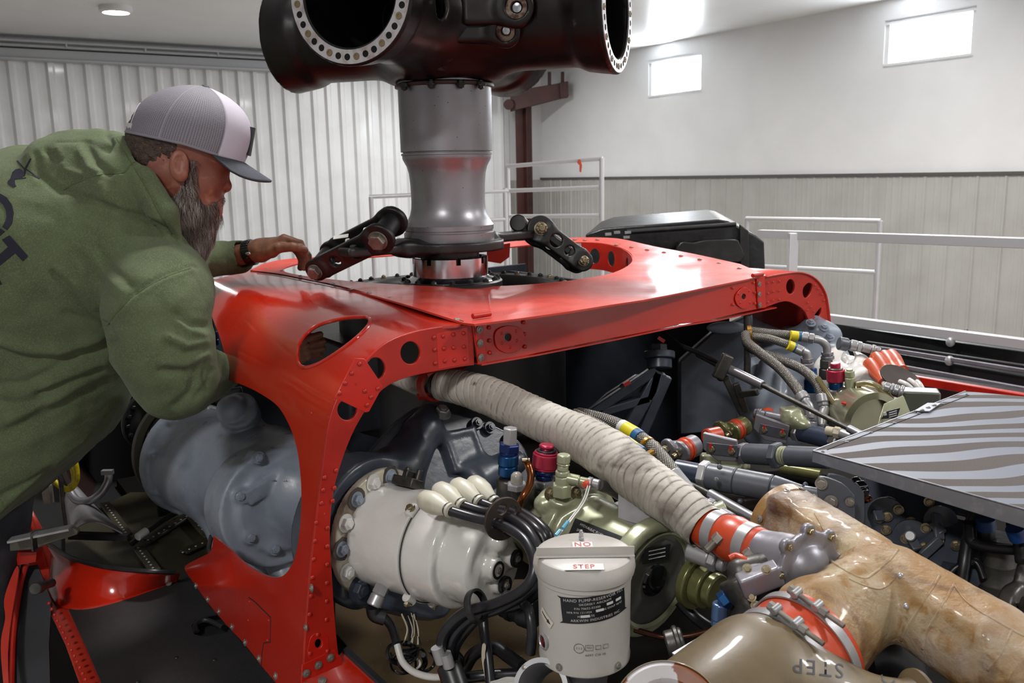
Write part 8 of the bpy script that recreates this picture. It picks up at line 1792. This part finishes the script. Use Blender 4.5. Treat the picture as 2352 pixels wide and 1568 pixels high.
for i, (lb, p, r, m_) in enumerate((('black cable sagging below the striped panel at far right', [(2225, 1200, 1.3), (2230, 1240, 1.3), (2260, 1255, 1.28), (2320, 1262, 1.25), (2380, 1260, 1.22)], .008, RUBBER), ('thick black cable dropping right of the slate plate', [(2240, 1180, 1.33), (2225, 1230, 1.32), (2215, 1290, 1.3), (2205, 1350, 1.29)], .010, RUBBER),
     ('black cable with a blue sleeve hanging at the right edge', [(2330, 1200, 1.22), (2345, 1240, 1.22), (2352, 1290, 1.2)], .012, RUBBER), ('black cable with a blue sleeve hanging under the striped panel', [(2262, 1180, 1.3), (2266, 1230, 1.3), (2272, 1290, 1.3)], .013, RUBBER), ('thin black cable beside the ringed cylinder', [(2170, 1330, 1.3), (2200, 1300, 1.3), (2240, 1290, 1.3), (2260, 1330, 1.28)], .005, RUBBER))):
    wire('cable', lb, 'cable', p, r, m_, 'cables under the striped panel')
for a, b, l_ in (((2263, 1192, 1.285), (2266, 1215, 1.285), 'left'), ((2332, 1212, 1.205), (2342, 1236, 1.205), 'right')): MB().cyl(at(*a), at(*b), .0138).build('cable_sleeve', mat('blue sleeve', '#16386e', .35), label='blue sleeve on a hanging black cable, %s of the two' % l_, cat='sleeve')
o = MB()
for x0, y0, x1, y1, w in ((2170, 1300, 2215, 1310, .02), (2120, 1330, 2150, 1300, .012), (2060, 1470, 2130, 1480, .03)): o.bar(at(x0, y0, 1.32), at(x1, y1, 1.32), w, .01)
o.build('grey_brackets', DGREY, MP)
DU = thing('black_duct', 'dark hose with a pale band in the gap below the tan duct', 'hose', at(2060, 1540, 1.05))
MB().tube(P_([(1990, 1500, 1.12), (2030, 1495, 1.12), (2070, 1520, 1.12), (2090, 1580, 1.12)]), .03, 24).build('hose', RUBBER, DU)
# black cover beyond the deck
BC = thing('engine_cowl', 'black composite cowl box lying beyond the red deck', 'cowling', at(1560, 600, 3.6))
bcl = [(1345, 538), (1386, 524), (1650, 503), (1672, 507), (1735, 540), (1755, 555), (1757, 610), (1757, 680), (1450, 640), (1345, 600)]
o = MB(); o.prism([at(x, y, 3.6) for x, y in bcl], (.15, .9, 0)); o.build('cowl_box', mat('black composite', '#101113', .4, var=('#1c1e20', 8, .4, .7), bump=(12, .3, .02)), BC, bevel=.006)
MB().tube(P_([(1440, 533, 3.56), (1540, 526, 3.56), (1640, 519, 3.56), (1690, 515, 3.56)]), .010, 10, sub=2).build('hinge_tube', BLKM, BC)
o = MB(); o.prism([at(x, y, 3.58) for x, y in smooth2([(1560, 556), (1590, 556), (1620, 550), (1680, 549), (1694, 556), (1696, 600), (1560, 590)], 3)], (0, -.03, 0)); o.build('raised_panel', BLKM, BC, bevel=.004)
o = MB(); o.prism([at(x, y, 3.57) for x, y in [(1700, 515), (1720, 530), (1722, 640), (1700, 640)]], (0, .02, 0)); o.build('end_rib', BLKM, BC, bevel=.004)
for x, y in ((1390, 538), (1410, 534), (1435, 534), (1432, 545)): MB().bar(at(x, y, 3.55), at(x + 14, y - 1, 3.55), .012, .01).build('latch', ALU, BC)
# dark platform steelwork behind the right rail
PS = thing('work_platform', 'dark steel work platform beams with a red stripe behind the white rail, at right', 'platform', at(2150, 900, 4.4))
DST = mat('dark platform steel', '#232325', .4, .3, var=('#343436', 5, .5, .7))
for (a, b, w, h, m_) in (((1880, 768, 4.6), (2420, 850, 3.7), .08, .14, DST), ((1880, 800, 4.4), (2420, 900, 3.5), .06, .10, DST), ((1880, 845, 4.2), (2420, 945, 3.3), .06, .12, DST), ((1900, 838, 4.0), (2420, 925, 3.15), .03, .035, REDMAT), ((1880, 778, 4.35), (2420, 862, 3.45), .012, .02, CAST), ((1880, 808, 4.2), (2420, 905, 3.35), .012, .02, CAST), ((1880, 900, 4.4), (2420, 1000, 3.6), .5, .05, DST), ((1890, 757, 4.7), (1990, 772, 4.6), .03, .03, REDMAT), ((1990, 790, 4.15), (2420, 855, 3.5), .02, .03, DST)):
    MB().bar(at(*a), at(*b), w, h).build('beam', m_, PS, bevel=.004)
MB().bar(at(2222, 775, 4.15), at(2225, 860, 3.9), .09, .06, up=(0, 1, 0)).build('upright', DST, PS, bevel=.004)
for x, y in ((2182, 785), (2180, 828), (2178, 868)): MB().lathe(at(x, y, 3.95 if y < 800 else 3.8), (0, -1, .1), [(.02, 0), (.022, .004), (.012, .01), (0, .011)], 16).build('stud', ALU, PS)
MB().bar(at(1905, 790, 4.5), at(1910, 1000, 4.3), .12, .12, up=(0, 1, 0)).build('upright', DST, PS)
for x in (1990, 2010): pass
# hook at the far left behind the mechanic
HK = thing('hook', 'dark metal swivel fitting just behind the mechanic at the left edge', 'fitting', at(15, 365, 3.0))
MB().tube(P_([(-10, 372, 3.0), (6, 370, 3.0), (14, 362, 3.0), (24, 356, 3.0), (16, 350, 3.0), (8, 352, 3.0), (12, 364, 3.0)]), .009, 12).build('swivel', IRON, HK)
# person's platform and airframe side, out of frame, so that things stand on something
o = MB(); pz = at(-60, 1900, 2.0).z - .08
o.box((at(-60, 1900, 2.0).x - .1, 2.1, pz / 2), (.6, 1.2, pz)); o.build('work_stand', CHAR, label='dark work stand under the mechanic, at the left edge', cat='work stand')
o = MB(); o.prism([fz(-.33, -1.6, FD - .04), fz(2.2, -1.6, FD - .04), fz(2.2, 1.3, FD - .04), fz(-.33, 1.9, FD - .04)], (0, 0, -(EYE + FD - .04))); o.build('fuselage', REDMAT, DK)
